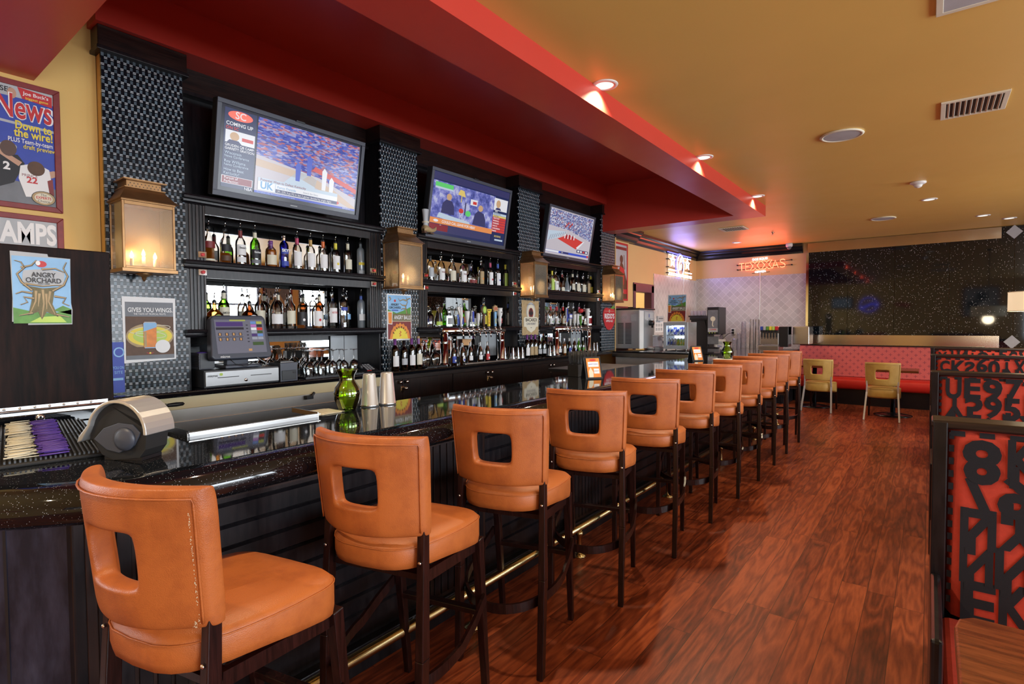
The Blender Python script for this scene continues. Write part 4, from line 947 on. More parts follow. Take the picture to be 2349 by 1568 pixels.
# ------------------------------------------------------------------ wall lanterns
def lantern():
    t = thing('wall_lantern', '', 'wall lantern'); w, d, z0, z1 = .146, .23, 1.86, 2.27   # local origin on the pillar face
    g = .013
    m = MB()
    for y in (-w, w-g):
        for x in (0.0, d-g): m.box(x, x+g, y, y+g, z0, z1, 'copper')
    m.box(0, d+.008, -w-.008, w+.008, z0-.022, z0, 'copper').box(0, d+.004, -w-.004, w+.004, z1, z1+.012, 'copper')
    m.box(d-g, d, -w+g, w-g, z0, z0+.014, 'copper').box(d-g, d, -w+g, w-g, z1-.022, z1, 'copper')
    m.box(0, .006, -w, w, z0, z1, 'copper'); m.build('frame', t, bevel=.0015)
    m = MB(); rows = []
    for s, z in ((1.12, z1+.008), (1.0, z1+.03), (.80, z1+.075), (.74, z1+.095)):
        rows.append([(0, -w*s, z), (d*s, -w*s, z), (d*s, w*s, z), (0, w*s, z)])
    m.grid(rows, 'copper', False); m.add(rows[-1], [(0, 1, 2, 3)], 'copper'); m.add(rows[0], [(0, 1, 2, 3)], 'copper'); m.build('roof', t, recalc=True)
    m = MB().box(0, d*.68, -w*.66, w*.66, z1+.095, z1+.14, 'copper').box(0, d*.8, -w*.78, w*.78, z1+.092, z1+.099, 'copper').box(0, d*.82, -w*.82, w*.82, z1+.14, z1+.150, 'copper')
    for r in range(2):
        for k in range(9): m.lathe([(.0042, 0), (.0001, .0004)], (d*.68, -.085+k*.0205+r*.01, z1+.110+r*.016), 8, 'ink_black', X3, smooth=False)
    m.build('vent_cap', t, bevel=.001)
    MB().box(d-.008, d-.005, -w+g, w-g, z0+.012, z1-.02, 'lantern_glass').build('front_glass', t)
    for y in (-w+.005, w-.008): MB().box(.01, d-g, y, y+.003, z0, z1, 'lantern_glass').build('side_glass', t)
    MB().lathe([(.05, 0), (.035, -.012), (.014, -.022), (.012, -.035), (.004, -.05)], (d*.5, 0, z0-.022), 16, 'copper').build('finial', t)
    for y, dz in ((-.065, 0), (0, .015), (.065, 0)):
        c = MB().cyl((d*.5, y, z0), (d*.5, y, z0+.07+dz), .010, 'cream_label', 12).build('candle', t)
        MB().lathe([(.004, 0), (.011, .012), (.009, .028), (.001, .048)], (d*.5, y, z0+.071+dz), 12, 'flame').build('flame_bulb', c)
    return t
emi('flame', (1, .72, .36), 22)
lt = lantern(); LN = ['nearest copper wall lantern, above the energy drink poster', 'second copper wall lantern, beside the middle television', 'third copper wall lantern, between the middle and far shelves', 'farthest copper wall lantern, over the red apple sign']
for k in range(4):
    p = (PX+.002, 1.316+.004+PIT*k, 0)
    if k == 0: lt.location = p; lt['label'] = LN[0]; lt['group'] = 'copper wall lanterns on the pillars'
    else: dup(lt, p, 0, LN[k], 'copper wall lanterns on the pillars')
    light('lantern_light', 'POINT', (PX+.12, p[1], 1.97), 10, (1, .70, .38), shadow_soft_size=.02)

# ------------------------------------------------------------------ bottles
BOT = {}
P_ROUND = [(.037, 0), (.038, .004), (.038, .17), (.034, .195), (.018, .222), (.0135, .235), (.0135, .275)]
P_TALL = [(.034, 0), (.036, .004), (.036, .20), (.030, .218), (.016, .235), (.013, .245), (.013, .285)]
P_SQ = [(.040, 0), (.041, .004), (.041, .165), (.035, .185), (.018, .21), (.0135, .225), (.0135, .26)]
P_WINE = [(.036, 0), (.0375, .004), (.0375, .19), (.033, .21), (.018, .235), (.0145, .245), (.0135, .30)]
P_BEER = [(.029, 0), (.0305, .004), (.0305, .125), (.026, .15), (.015, .18), (.0125, .195), (.0125, .232)]
P_CROWN = [(.045, 0), (.058, .01), (.066, .05), (.067, .085), (.058, .115), (.034, .14), (.017, .155), (.0135, .165), (.0135, .20)]
P_DEC = [(.045, 0), (.047, .006), (.047, .125), (.036, .14), (.015, .152), (.0135, .165), (.0135, .185)]
P_JUG = [(.050, 0), (.052, .006), (.052, .15), (.046, .18), (.026, .215), (.0145, .235), (.0145, .275)]
P_GIN = [(.034, 0), (.036, .005), (.036, .23), (.032, .25), (.02, .262), (.013, .27), (.013, .30)]
P_BELL = [(.048, 0), (.050, .01), (.045, .06), (.036, .11), (.024, .15), (.0135, .185), (.0135, .22)]
def bottle(kind, prof, gl, label_m=None, lab=(.045, .13), liquid=None, lv=.1, neck=None, top='spout', accent=None, sides=16, cat='bottle', lab2=None, txt=None, txtm='ink_black', oval=False):
    """one bottle: glass, liquid, wrapped label facing +x, neck foil, pourer or cap"""
    t = thing(kind, '', cat); n = sides; H = prof[-1][1]; sm = n > 6
    R = max(r for r, _ in prof); MB().lathe(prof, n=n, m=gl, smooth=sm, cap=False).lathe([(prof[0][0], .001), (.0001, .004)], n=n, m=gl, cap=False).build('glass', t)
    if liquid:
        pr = [(r-.003, max(.004, z)) for r, z in prof if z < lv]; pr.append((pr[-1][0], lv)); MB().lathe([(.0001, .004)]+pr+[(.0001, lv)], n=n, m=liquid, smooth=sm, cap=False).build('liquid', t)
    if label_m:
        def wrap(z0, z1, mm, ang=1.15, dr=.0006):
            k = 9; m = MB(); rows = []
            rr = lambda z: next((r0+(r1-r0)*(z-a)/(b-a) for (r0, a), (r1, b) in zip(prof, prof[1:]) if a <= z <= b and b > a), R)
            for i in range(k):
                a = -ang+2*ang*i/(k-1); rows.append([((rr(z)+dr)*math.cos(a), (rr(z)+dr)*math.sin(a), z) for z in (z0, (z0+z1)/2, z1)])
            m.grid(rows, mm, True); return m
        if oval:
            rr = R+.001; m = MB(); pts = []; zc, hz, hy = (lab[0]+lab[1])/2, (lab[1]-lab[0])/2, R*.62
            vs = [(rr, 0, zc)] + [(math.sqrt(max(0, rr*rr-(hy*math.cos(2*PI*q/20))**2))+.0005, hy*math.cos(2*PI*q/20), zc+hz*math.sin(2*PI*q/20)) for q in range(20)]
            m.add(vs, [(0, 1+q, 1+(q+1) % 20) for q in range(20)], label_m, True)
        else: m = wrap(lab[0], lab[1], label_m)
        if txt: m.text(txt, 0, (lab[0]+lab[1])/2+(lab[1]-lab[0])*.18, .022, ((R, 0, 0), (0, 1, 0), (0, 0, 1)), txtm, .0016, bold=.02, maxw=R*1.35)
        if accent:
            zc = (lab[0]+lab[1])/2; m.ell(0, zc-.012, .012, .012, ((R, 0, 0), (0, 1, 0), (0, 0, 1)), accent, .0017, 12)
        m.build('label', t, recalc=False)
        if lab2: wrap(*lab2).build('label', t, recalc=False)
    if neck: MB().lathe([(prof[-1][0]+.0012, H-.055), (prof[-1][0]+.0012, H)], n=14, m=neck, cap=False).build('neck_foil', t)
    if top == 'spout':
        m = MB().lathe([(prof[-1][0]+.001, H), (prof[-1][0]+.001, H+.012), (.007, H+.022)], n=12, m='black_plastic' if hash(kind) % 2 else 'chrome'); m.tube([(0, 0, H+.02), (.0, 0, H+.04), (.010, 0, H+.075)], .0042, 'chrome', 6); m.build('pour_spout', t)
    elif top == 'cap': MB().lathe([(prof[-1][0]+.002, H-.02), (prof[-1][0]+.002, H+.006)], n=12, m=neck or 'black_plastic').build('cap', t)
    elif top == 'crown': MB().lathe([(.0145, H-.003), (.0135, H+.004), (.006, H+.007)], n=14, m='chrome').build('crown_cap', t)
    elif top == 'stopper': MB().lathe([(.012, H-.01), (.012, H+.003), (.022, H+.006), (.024, H+.024), (.012, H+.034)], n=14, m='clear_glass').build('stopper', t)
    elif top == 'cork': MB().lathe([(.0135, H-.002), (.0135, H+.022)], n=12, m='ink_tan').build('stopper', t)
    elif top == 'foil': MB().lathe([(.0152, H-.07), (.0152, H+.002), (.006, H+.003)], n=14, m=neck, cap=False).build('capsule', t)
    return t
def put(proto, x, y, z, label, group, rz=0):
    if 'used' not in proto: proto['used'] = 1; o = proto; o.location = (x, y, z); o.rotation_euler = (0, 0, rz); o['label'] = label; o['group'] = group
    else: o = dup(proto, (x, y, z), rz, label, group)
    return o
def clean_used():
    for o in bpy.data.objects:
        if 'used' in o: del o['used']
B = bottle
q1, q2, q3 = SH[1][1], SH[0][1], 1.065
G1 = 'bottles on the top shelf under the nearest television'
row1 = [(1.835, B('whisky_bottle', P_SQ, 'clear_glass', 'cream_label', (.02, .035), 'amber_liquid', .12, sides=4, lab2=(.115, .165, 'ink_dred'), txt=None), 'square whisky bottle with slanted red label, first from the left'),
 (1.955, B('whisky_bottle', P_SQ, 'clear_glass', 'ink_black', (.10, .155), 'amber_liquid', .09, sides=4, lab2=(.03, .07, 'ink_brown')), 'square whisky bottle with slanted black label, second from the left'),
 (2.070, B('whisky_bottle', P_ROUND, 'clear_glass', 'paper_white', (.085, .165), 'amber_liquid', .02, neck='ink_dred', lab2=(.03, .07, 'paper_white'), txt="Dewar's"), 'clear scotch bottle with two white labels'),
 (2.185, B('whisky_bottle', P_ROUND, 'green_glass', 'ink_black', (.07, .14), neck='cream_label', lab2=(.03, .06, 'ink_grey'), txt='Glenlivet', txtm='paper_white'), 'green scotch bottle with dark oval label'),
 (2.315, B('whisky_bottle', [(r*1.15, z*.80) for r, z in P_ROUND], 'clear_glass', 'cream_label', (.03, .11), 'amber_liquid', .15, neck='neck_purple', top='cap'), 'short amber whisky bottle with purple cap'),
 (2.430, B('vodka_bottle', P_TALL, 'blue_glass', 'ink_blue', (.03, .07), neck='chrome', top='cap', lab2=(.13, .17, 'ink_blue'), txt=None), 'cobalt blue vodka bottle with silver cap'),
 (2.548, B('vodka_bottle', P_ROUND, 'clear_glass', 'paper_white', (.04, .16), neck='neck_pink'), 'clear vodka bottle with pink neck'),
 (2.675, B('vodka_bottle', P_ROUND, 'clear_glass', 'paper_white', (.04, .16), neck='neck_gold'), 'clear vodka bottle with gold neck'),
 (2.797, B('vodka_bottle', P_ROUND, 'clear_glass', 'paper_white', (.04, .16), neck='neck_orange'), 'clear vodka bottle with orange neck'),
 (2.925, B('vodka_bottle', P_ROUND, 'clear_glass', 'paper_white', (.04, .16), neck='neck_yellow', accent='ink_yellow'), 'clear vodka bottle with bright yellow neck'),
 (3.055, B('vodka_bottle', P_TALL, 'clear_glass', 'cream_label', (.05, .14), neck='cream_label'), 'slim clear vodka bottle with white neck'),
 (3.198, B('vodka_bottle', P_GIN, 'frosted_glass', 'ink_yellow', (.10, .125), lab2=(.02, .05, 'ink_lgrey')), 'tall frosted vodka bottle with yellow band, rightmost')]
nb = bpy.data.objects
for y, b, l in row1: put(b, -4.27, y, q1, l + ' on the upper near shelf', G1)
for o in [c for c in row1[5][1].children if c.name.startswith('label')]: pass
MB().text('SKYY', 0, .155, .034, ((.037, 0, 0), (0, 1, 0), (0, 0, 1)), 'paper_white', .0012, bold=.03).build('lettering', row1[5][1], recalc=False)
G2 = 'bottles on the lower shelf under the nearest television'
crown_g = B('whisky_bottle', P_CROWN, 'amber_glass', 'ink_lime', (.03, .11), 'amber_liquid', .10, oval=True, accent='ink_red')
crown_w = B('whisky_bottle', P_CROWN, 'brown_glass', 'paper_white', (.03, .11), 'amber_liquid', .10, oval=True, accent='ink_blue')
irish = B('whisky_bottle', [(r*1.1, z*1.02) for r, z in P_ROUND], 'green_glass', 'cream_label', (.03, .17), neck='cream_label', txt='JAMESON')
jugl = B('whiskey_jug_bottle', P_JUG, 'clear_glass', 'paper_white', (.04, .12)); jd = B('whiskey_bottle', P_SQ, 'clear_glass', 'ink_black', (.03, .14), 'amber_liquid', .03, sides=4, accent='paper_white')
bourb = B('bourbon_bottle', [(r*1.12, z*.95) for r, z in P_SQ], 'clear_glass', 'paper_white', (.02, .15), 'amber_liquid', .03, accent='ink_red')
white1 = B('rum_bottle', [(r*1.1, z) for r, z in P_ROUND], 'clear_glass', 'cream_label', (.04, .15)); kettle = B('vodka_bottle', [(r*1.15, z*1.08) for r, z in P_TALL], 'clear_glass', 'paper_white', (.05, .18), txt='KETEL', txtm='ink_red')
bluebtm = B('vodka_bottle', P_GIN, 'clear_glass', 'pale_blue_glass', (.01, .05), lab2=(.16, .19, 'ink_blue')); dark = B('whisky_bottle', P_TALL, 'brown_glass', 'cream_label', (.05, .14), neck='cream_label')
frost2 = B('vodka_bottle', P_GIN, 'frosted_glass', 'paper_white', (.07, .13), neck='neck_blue'); slim = B('vodka_bottle', P_TALL, 'clear_glass', 'ink_sky', (.08, .13))
row2 = [(1.860, -4.26, crown_g, 'squat amber whisky bottle with green oval label'), (1.965, -4.34, irish, 'green whiskey bottle with cream label, tall one at the left'), (2.125, -4.26, crown_w, 'squat brown whisky bottle with white oval label'),
 (2.255, -4.35, white1, 'round clear bottle half hidden by the register screen'), (2.345, -4.26, jugl, 'broad clear jug bottle above the register screen'), (2.43, -4.38, dark, 'dark whisky bottle with pale neck behind the jug bottle'),
 (2.495, -4.30, white1, 'round clear rum bottle between jug and black label bottle'), (2.565, -4.25, jd, 'square whiskey bottle with black label'), (2.715, -4.25, bourb, 'bourbon bottle with white label and red seal'), (2.81, -4.36, dark, 'dark bottle behind the red seal bourbon'),
 (2.875, -4.26, kettle, 'tall clear vodka bottle with white and red label'), (2.985, -4.25, bluebtm, 'tall clear vodka bottle with blue base'), (3.075, -4.33, slim, 'slim clear vodka bottle with sky blue label'), (3.195, -4.27, frost2, 'frosted vodka bottle with blue neck, rightmost')]
for y, x, b, l in row2: put(b, x, y, q2, l + ' on the lower near shelf', G2)
G3 = 'bottles on the top shelf under the middle television'
whl = B('rum_bottle', [(r*1.12, z) for r, z in P_ROUND], 'clear_glass', 'paper_white', (.03, .15), txt='TEXAS', txtm='ink_dred'); crl = B('rum_bottle', [(r*1.2, z*.95) for r, z in P_ROUND], 'clear_glass', 'cream_label', (.03, .14))
redl = B('liqueur_bottle', P_CROWN[:5]+[(.034, .14), (.014, .18), (.0135, .22)], 'clear_glass', 'ink_dred', (.02, .06)); tanl = B('tequila_bottle', P_TALL, 'clear_glass', 'ink_tan', (.02, .17), accent='ink_orange')
v_red = B('vodka_bottle', P_TALL, 'clear_glass', 'paper_white', (.02, .17), neck='neck_pink', accent='ink_red'); v_blu = B('vodka_bottle', P_TALL, 'clear_glass', 'paper_white', (.02, .17), neck='neck_blue', accent='ink_blue'); v_yel = B('gin_bottle', P_TALL, 'clear_glass', 'ink_lime', (.02, .18), neck='neck_yellow', top='cap')
row3 = [(4.10, B('gin_bottle', P_ROUND, 'clear_glass', 'ink_lgrey', (.05, .15), neck='black_plastic', top='cap'), 'clear bottle with black cap, leftmost'), (4.262, whl, 'clear rum bottle with lettered white label'), (4.435, crl, 'broad bottle with cream label'), (4.615, whl, 'clear bottle with white label, fourth'),
 (4.765, redl, 'round liqueur bottle with dark red label'), (4.935, tanl, 'tequila bottle with tan paper label'), (5.105, v_red, 'vodka bottle with red neck and red seal'), (5.250, v_blu, 'vodka bottle with blue neck and blue seal'), (5.405, v_yel, 'bottle with yellow cap, rightmost')]
for y, b, l in row3: put(b, -4.27, y, q1, l + ' on the upper middle shelf', G3)
G4 = 'bottles on the lower shelf under the middle television'
dec = B('tequila_bottle', P_DEC, 'clear_glass', None, top='stopper'); dec2 = B('tequila_bottle', P_DEC, 'clear_glass', 'ink_lgrey', (.03, .10), top='stopper', sides=4); bel = B('tequila_bottle', P_BELL, 'clear_glass', 'ink_lime', (.02, .06), top='stopper'); blu = B('tequila_bottle', P_DEC, 'pale_blue_glass', 'ink_blue', (.03, .10), sides=4)
grn = B('herbal_liqueur_bottle', P_ROUND, 'green_glass', 'ink_orange', (.05, .12)); yl = B('mezcal_bottle', P_TALL, 'clear_glass', 'ink_yellow', (.03, .13))
row4 = [(4.065, -4.26, dec, 'clear tequila decanter, leftmost'), (4.20, -4.26, bel, 'bell-shaped tequila bottle with round glass stopper'), (4.375, -4.26, dec2, 'square clear tequila bottle with stopper'), (4.545, -4.26, blu, 'blue square tequila bottle'), (4.70, -4.33, grn, 'green liqueur bottle behind the first tap handles'), (4.76, -4.26, dec2, 'square clear tequila bottle behind the tap handles'),
 (4.86, -4.30, bel, 'bell-shaped tequila bottle behind the tap handles'), (4.98, -4.27, yl, 'mezcal bottle with yellow label behind the tap handles'), (5.455, -4.27, v_blu, 'clear bottle with blue seal, rightmost')]
for y, x, b, l in row4: put(b, x, y, q2, l + ' on the lower middle shelf', G4)
G5 = 'bottles on the top shelf under the farthest television'
kal = B('coffee_liqueur_bottle', P_SQ, 'brown_glass', 'cream_label', (.02, .07), neck='ink_dred'); drk = B('digestif_bottle', P_TALL, 'dark_glass', 'ink_yellow', (.03, .12), neck='ink_yellow'); frs = B('cream_liqueur_bottle', P_BELL, 'frosted_glass', None)
row5 = [(6.475, v_yel, 'bottle with yellow cap, leftmost'), (6.57, whl, 'clear bottle with lettered white label'), (6.74, kal, 'brown coffee liqueur bottle with red neck'), (6.875, frs, 'frosted bell-shaped liqueur bottle'), (7.035, dark, 'dark bottle with pale neck'), (7.175, white1, 'round clear bottle with cream label'), (7.345, crl, 'broad clear bottle with cream label'), (7.505, tanl, 'bottle with tan label'), (7.625, drk, 'dark bottle with yellow label, rightmost')]
for y, b, l in row5: put(b, -4.27, min(y, 7.59), q1, l + ' on the upper far shelf', G5)
G6 = 'bottles on the lower shelf under the farthest television'
pv = B('tequila_bottle', P_ROUND, 'clear_glass', 'paper_white', (.03, .11), neck='ink_red', accent='ink_green'); pv2 = B('tequila_bottle', P_ROUND, 'amber_glass', 'cream_label', (.03, .11), neck='ink_red', accent='ink_red'); pk = B('liqueur_bottle', [(r*1.1, z*.9) for r, z in P_SQ], 'clear_glass', 'ink_red', (.03, .12), sides=4)
row6 = [(6.45, pv, 'clear tequila bottle, leftmost'), (6.61, pv, 'clear tequila bottle, second from the left'), (6.78, pv2, 'golden tequila bottle with red cap'), (6.93, slim, 'slim vodka bottle behind the tall tap handles'), (7.07, white1, 'round clear bottle behind the tap handles'), (7.24, v_red, 'vodka bottle with red seal behind the tap handles'), (7.40, kal, 'brown bottle behind the tap handles'), (7.56, pk, 'pink labelled square bottle, rightmost')]
for y, b, l in row6: put(b, -4.28, y, q2, l + ' on the lower far shelf', G6)
# wine bottles on the counter
wn1 = B('wine_bottle', P_WINE, 'dark_glass', 'paper_white', (.04, .14), neck='neck_purple', top='foil', cat='wine bottle'); wn2 = B('wine_bottle', [(r, z*.94) for r, z in P_WINE], 'dark_glass', 'ink_lgrey', (.05, .11), neck='black_paint', top='foil', cat='wine bottle')
wn3 = B('wine_bottle', P_WINE, 'wine_glass_green', 'cream_label', (.04, .15), neck='neck_purple', top='cork', cat='wine bottle'); wn4 = B('wine_bottle', P_WINE, 'dark_glass', 'ink_tan', (.04, .15), neck='neck_purple', top='foil', cat='wine bottle')
GW = 'wine bottles on the back counter'
for b, y, l in ((wn1, 3.404, 'wine bottle with purple capsule and plain white label, leftmost before the second pillar'), (wn2, 3.512, 'shorter wine bottle with grey label before the second pillar'), (wn1, 3.613, 'third of four wine bottles before the second pillar, white label'), (wn3, 3.705, 'green wine bottle with pale cork before the second pillar'),
   (wn1, 5.545, 'wine bottle with white label before the third pillar'), (wn4, 5.635, 'first tan-labelled wine bottle before the third pillar'), (wn4, 5.722, 'second tan-labelled wine bottle before the third pillar'), (wn2, 5.816, 'dark wine bottle with grey label before the third pillar'), (wn2, 5.917, 'rightmost dark wine bottle before the third pillar')):
    put(b, -4.04, y, q3, l, GW)
bA = B('beer_bottle', P_BEER, 'brown_glass', 'ink_blue', (.03, .10), top='crown', accent='paper_white', cat='beer bottle'); bB = B('beer_bottle', P_BEER, 'brown_glass', 'paper_white', (.03, .10), top='crown', oval=True, accent='ink_blue', cat='beer bottle')
bC = B('beer_bottle', P_BEER, 'brown_glass', 'paper_white', (.04, .09), top='crown', cat='beer bottle'); bD = B('beer_bottle', P_BEER, 'brown_glass', 'ink_red', (.03, .10), top='crown', accent='paper_white', cat='beer bottle'); bE = B('beer_bottle', P_BEER, 'green_glass', 'ink_green', (.03, .09), top='crown', accent='ink_red', cat='beer bottle'); bF = B('beer_bottle', P_BEER, 'clear_glass', 'cream_label', (.03, .10), 'amber_liquid', .15, top='crown', cat='beer bottle')
GB = 'display beer bottles under the tap towers'
for b, x, y, l in ((bA, -4.0, 4.165, 'blue-labelled beer bottle beside the left leg of the near tap tower'), (bB, -4.03, 4.335, 'oval-labelled beer bottle under the near tap tower'), (bC, -4.04, 4.475, 'white-labelled beer bottle in the middle under the near tap tower'), (bC, -4.04, 4.64, 'white-labelled beer bottle, fourth under the near tap tower'), (bD, -4.04, 4.765, 'red-labelled beer bottle under the near tap tower'),
   (bC, -4.10, 6.40, 'white-labelled beer bottle at the left leg of the far tap tower'), (bF, -4.06, 6.46, 'pale-labelled clear beer bottle under the far tap tower'), (bA, -4.06, 6.60, 'blue-labelled beer bottle under the far tap tower'), (bB, -4.06, 6.74, 'oval-labelled beer bottle under the far tap tower'), (bE, -4.06, 6.86, 'left green beer bottle under the far tap tower'), (bE, -4.06, 6.98, 'right green beer bottle under the far tap tower')):
    put(b, x, y, q3, l, GB)
clean_used()
# ------------------------------------------------------------------ glasses
def glass_obj(kind, prof, n=18, mat='thin_glass'):
    t = thing(kind, '', 'glass'); MB().lathe(prof, n=n, m=mat, cap=False).build('bowl', t); return t
wine_up = [(.034, 0), (.034, .002), (.036, .03), (.040, .06), (.037, .085), (.022, .105), (.006, .118), (.004, .125), (.004, .195), (.010, .202), (.034, .208), (.036, .211)]
wg = thing('wine_glass', '', 'wine glass')
MB().lathe(wine_up[:7], n=20, m='thin_glass', cap=False).lathe([(r*.95, z+.001) for r, z in wine_up[:6]], n=20, m='thin_glass', cap=False).build('bowl', wg)
MB().lathe(wine_up[6:10], n=12, m='thin_glass', cap=False).build('stem', wg); MB().lathe([(.004, .203), (.034, .208), (.036, .211), (.0001, .212)], n=20, m='thin_glass', cap=False).build('foot', wg)
matz = 1.077
k = 0
for i, (x, ys_) in enumerate(((-4.10, (2.54, 2.655, 2.765, 2.875, 2.98)), (-4.20, (2.57, 2.68, 2.79, 2.90)), (-4.29, (2.61, 2.73, 2.85)))):
    for j, y in enumerate(ys_):
        l = '%s upside-down wine glass from the left in the %s row on the bar mat' % (ORD[j], ('front', 'middle', 'back')[i])
        if k == 0: wg.location = (x, y, matz); wg['label'] = l; wg['group'] = 'upside-down wine glasses beside the receipt printer'
        else: dup(wg, (x, y, matz), 0, l, 'upside-down wine glasses beside the receipt printer')
        k += 1
bg = thing('red_wine_glass', '', 'wine glass')
MB().lathe([(.034, 0), (.045, .03), (.052, .07), (.048, .10), (.030, .13), (.008, .145)], n=22, m='thin_glass', cap=False).build('bowl', bg)
MB().lathe([(.008, .145), (.004, .16), (.004, .235)], n=10, m='thin_glass', cap=False).build('stem', bg); MB().lathe([(.004, .235), (.036, .242), (.038, .246), (.0001, .247)], n=20, m='thin_glass', cap=False).build('foot', bg)
for j, (x, y) in enumerate(((-4.08, 3.845), (-4.08, 3.98), (-4.20, 3.90))):
    l = ('left large upside-down wine glass beside the near tap tower', 'right large upside-down wine glass beside the near tap tower', 'rear large upside-down wine glass beside the near tap tower')[j]
    if j == 0: bg.location = (x, y, matz); bg['label'] = l; bg['group'] = 'large wine glasses left of the near tap tower'
    else: dup(bg, (x, y, matz), 0, l, 'large wine glasses left of the near tap tower')
pg = thing('pint_glass', '', 'glass'); MB().lathe([(.044, 0), (.030, .145), (.0001, .148)], n=18, m='thin_glass', cap=False).lathe([(.041, .001), (.028, .138)], n=18, m='thin_glass', cap=False).build('tumbler_wall', pg)
for j, (x, y) in enumerate(((-4.06, 5.27), (-4.06, 5.37), (-4.06, 5.46), (-4.17, 5.25), (-4.17, 5.35), (-4.17, 5.45))):
    l = '%s upside-down pint glass in the %s row right of the near tap tower' % (('left', 'middle', 'right')[j % 3], 'front' if j < 3 else 'back')
    if j == 0: pg.location = (x, y, matz); pg['label'] = l; pg['group'] = 'pint glasses right of the near tap tower'
    else: dup(pg, (x, y, matz), 0, l, 'pint glasses right of the near tap tower')
for j, (x, y) in enumerate(((-4.05, 6.07), (-4.05, 6.17), (-4.15, 6.07), (-4.15, 6.17), (-4.10, 7.36), (-4.10, 7.46))):
    dup(pg, (x, y, matz), 0, ('front left', 'front right', 'rear left', 'rear right')[j]+' upside-down pint glass left of the far tap tower' if j < 4 else ('left', 'right')[j-4]+' upside-down pint glass right of the far tap tower', 'pint glasses beside the far tap tower')
def bar_mat(x0, x1, y0, y1, label):
    t = thing('glass_mat', label, 'bar mat', (0, 0, 0)); m = MB()
    m.box(x0, x1, y0, y1, q3, q3+.004, 'black_plastic')
    n = int((y1-y0)/.03)
    for i in range(n+1): y = y0+(y1-y0-.005)*i/n; m.box(x0, x1, y, y+.005, q3+.004, q3+.012, 'black_plastic')
    for i in range(8): x = x0+(x1-x0-.005)*i/7; m.box(x, x+.005, y0, y1, q3+.004, q3+.0118, 'black_plastic')
    m.build('grid', t)
bar_mat(-4.36, -4.03, 2.46, 3.04, 'black grid mat beneath the upside-down wine glasses'); bar_mat(-4.27, -4.0, 3.78, 4.07, 'black grid mat beneath the large wine glasses'); bar_mat(-4.24, -3.99, 5.20, 5.52, 'black grid mat under pint glasses right of the near tap tower'); bar_mat(-4.22, -3.98, 6.01, 6.23, 'black grid mat under pint glasses left of the far tap tower')
bar_mat(-4.16, -4.03, 7.30, 7.52, 'small grid mat beyond the far tap tower')

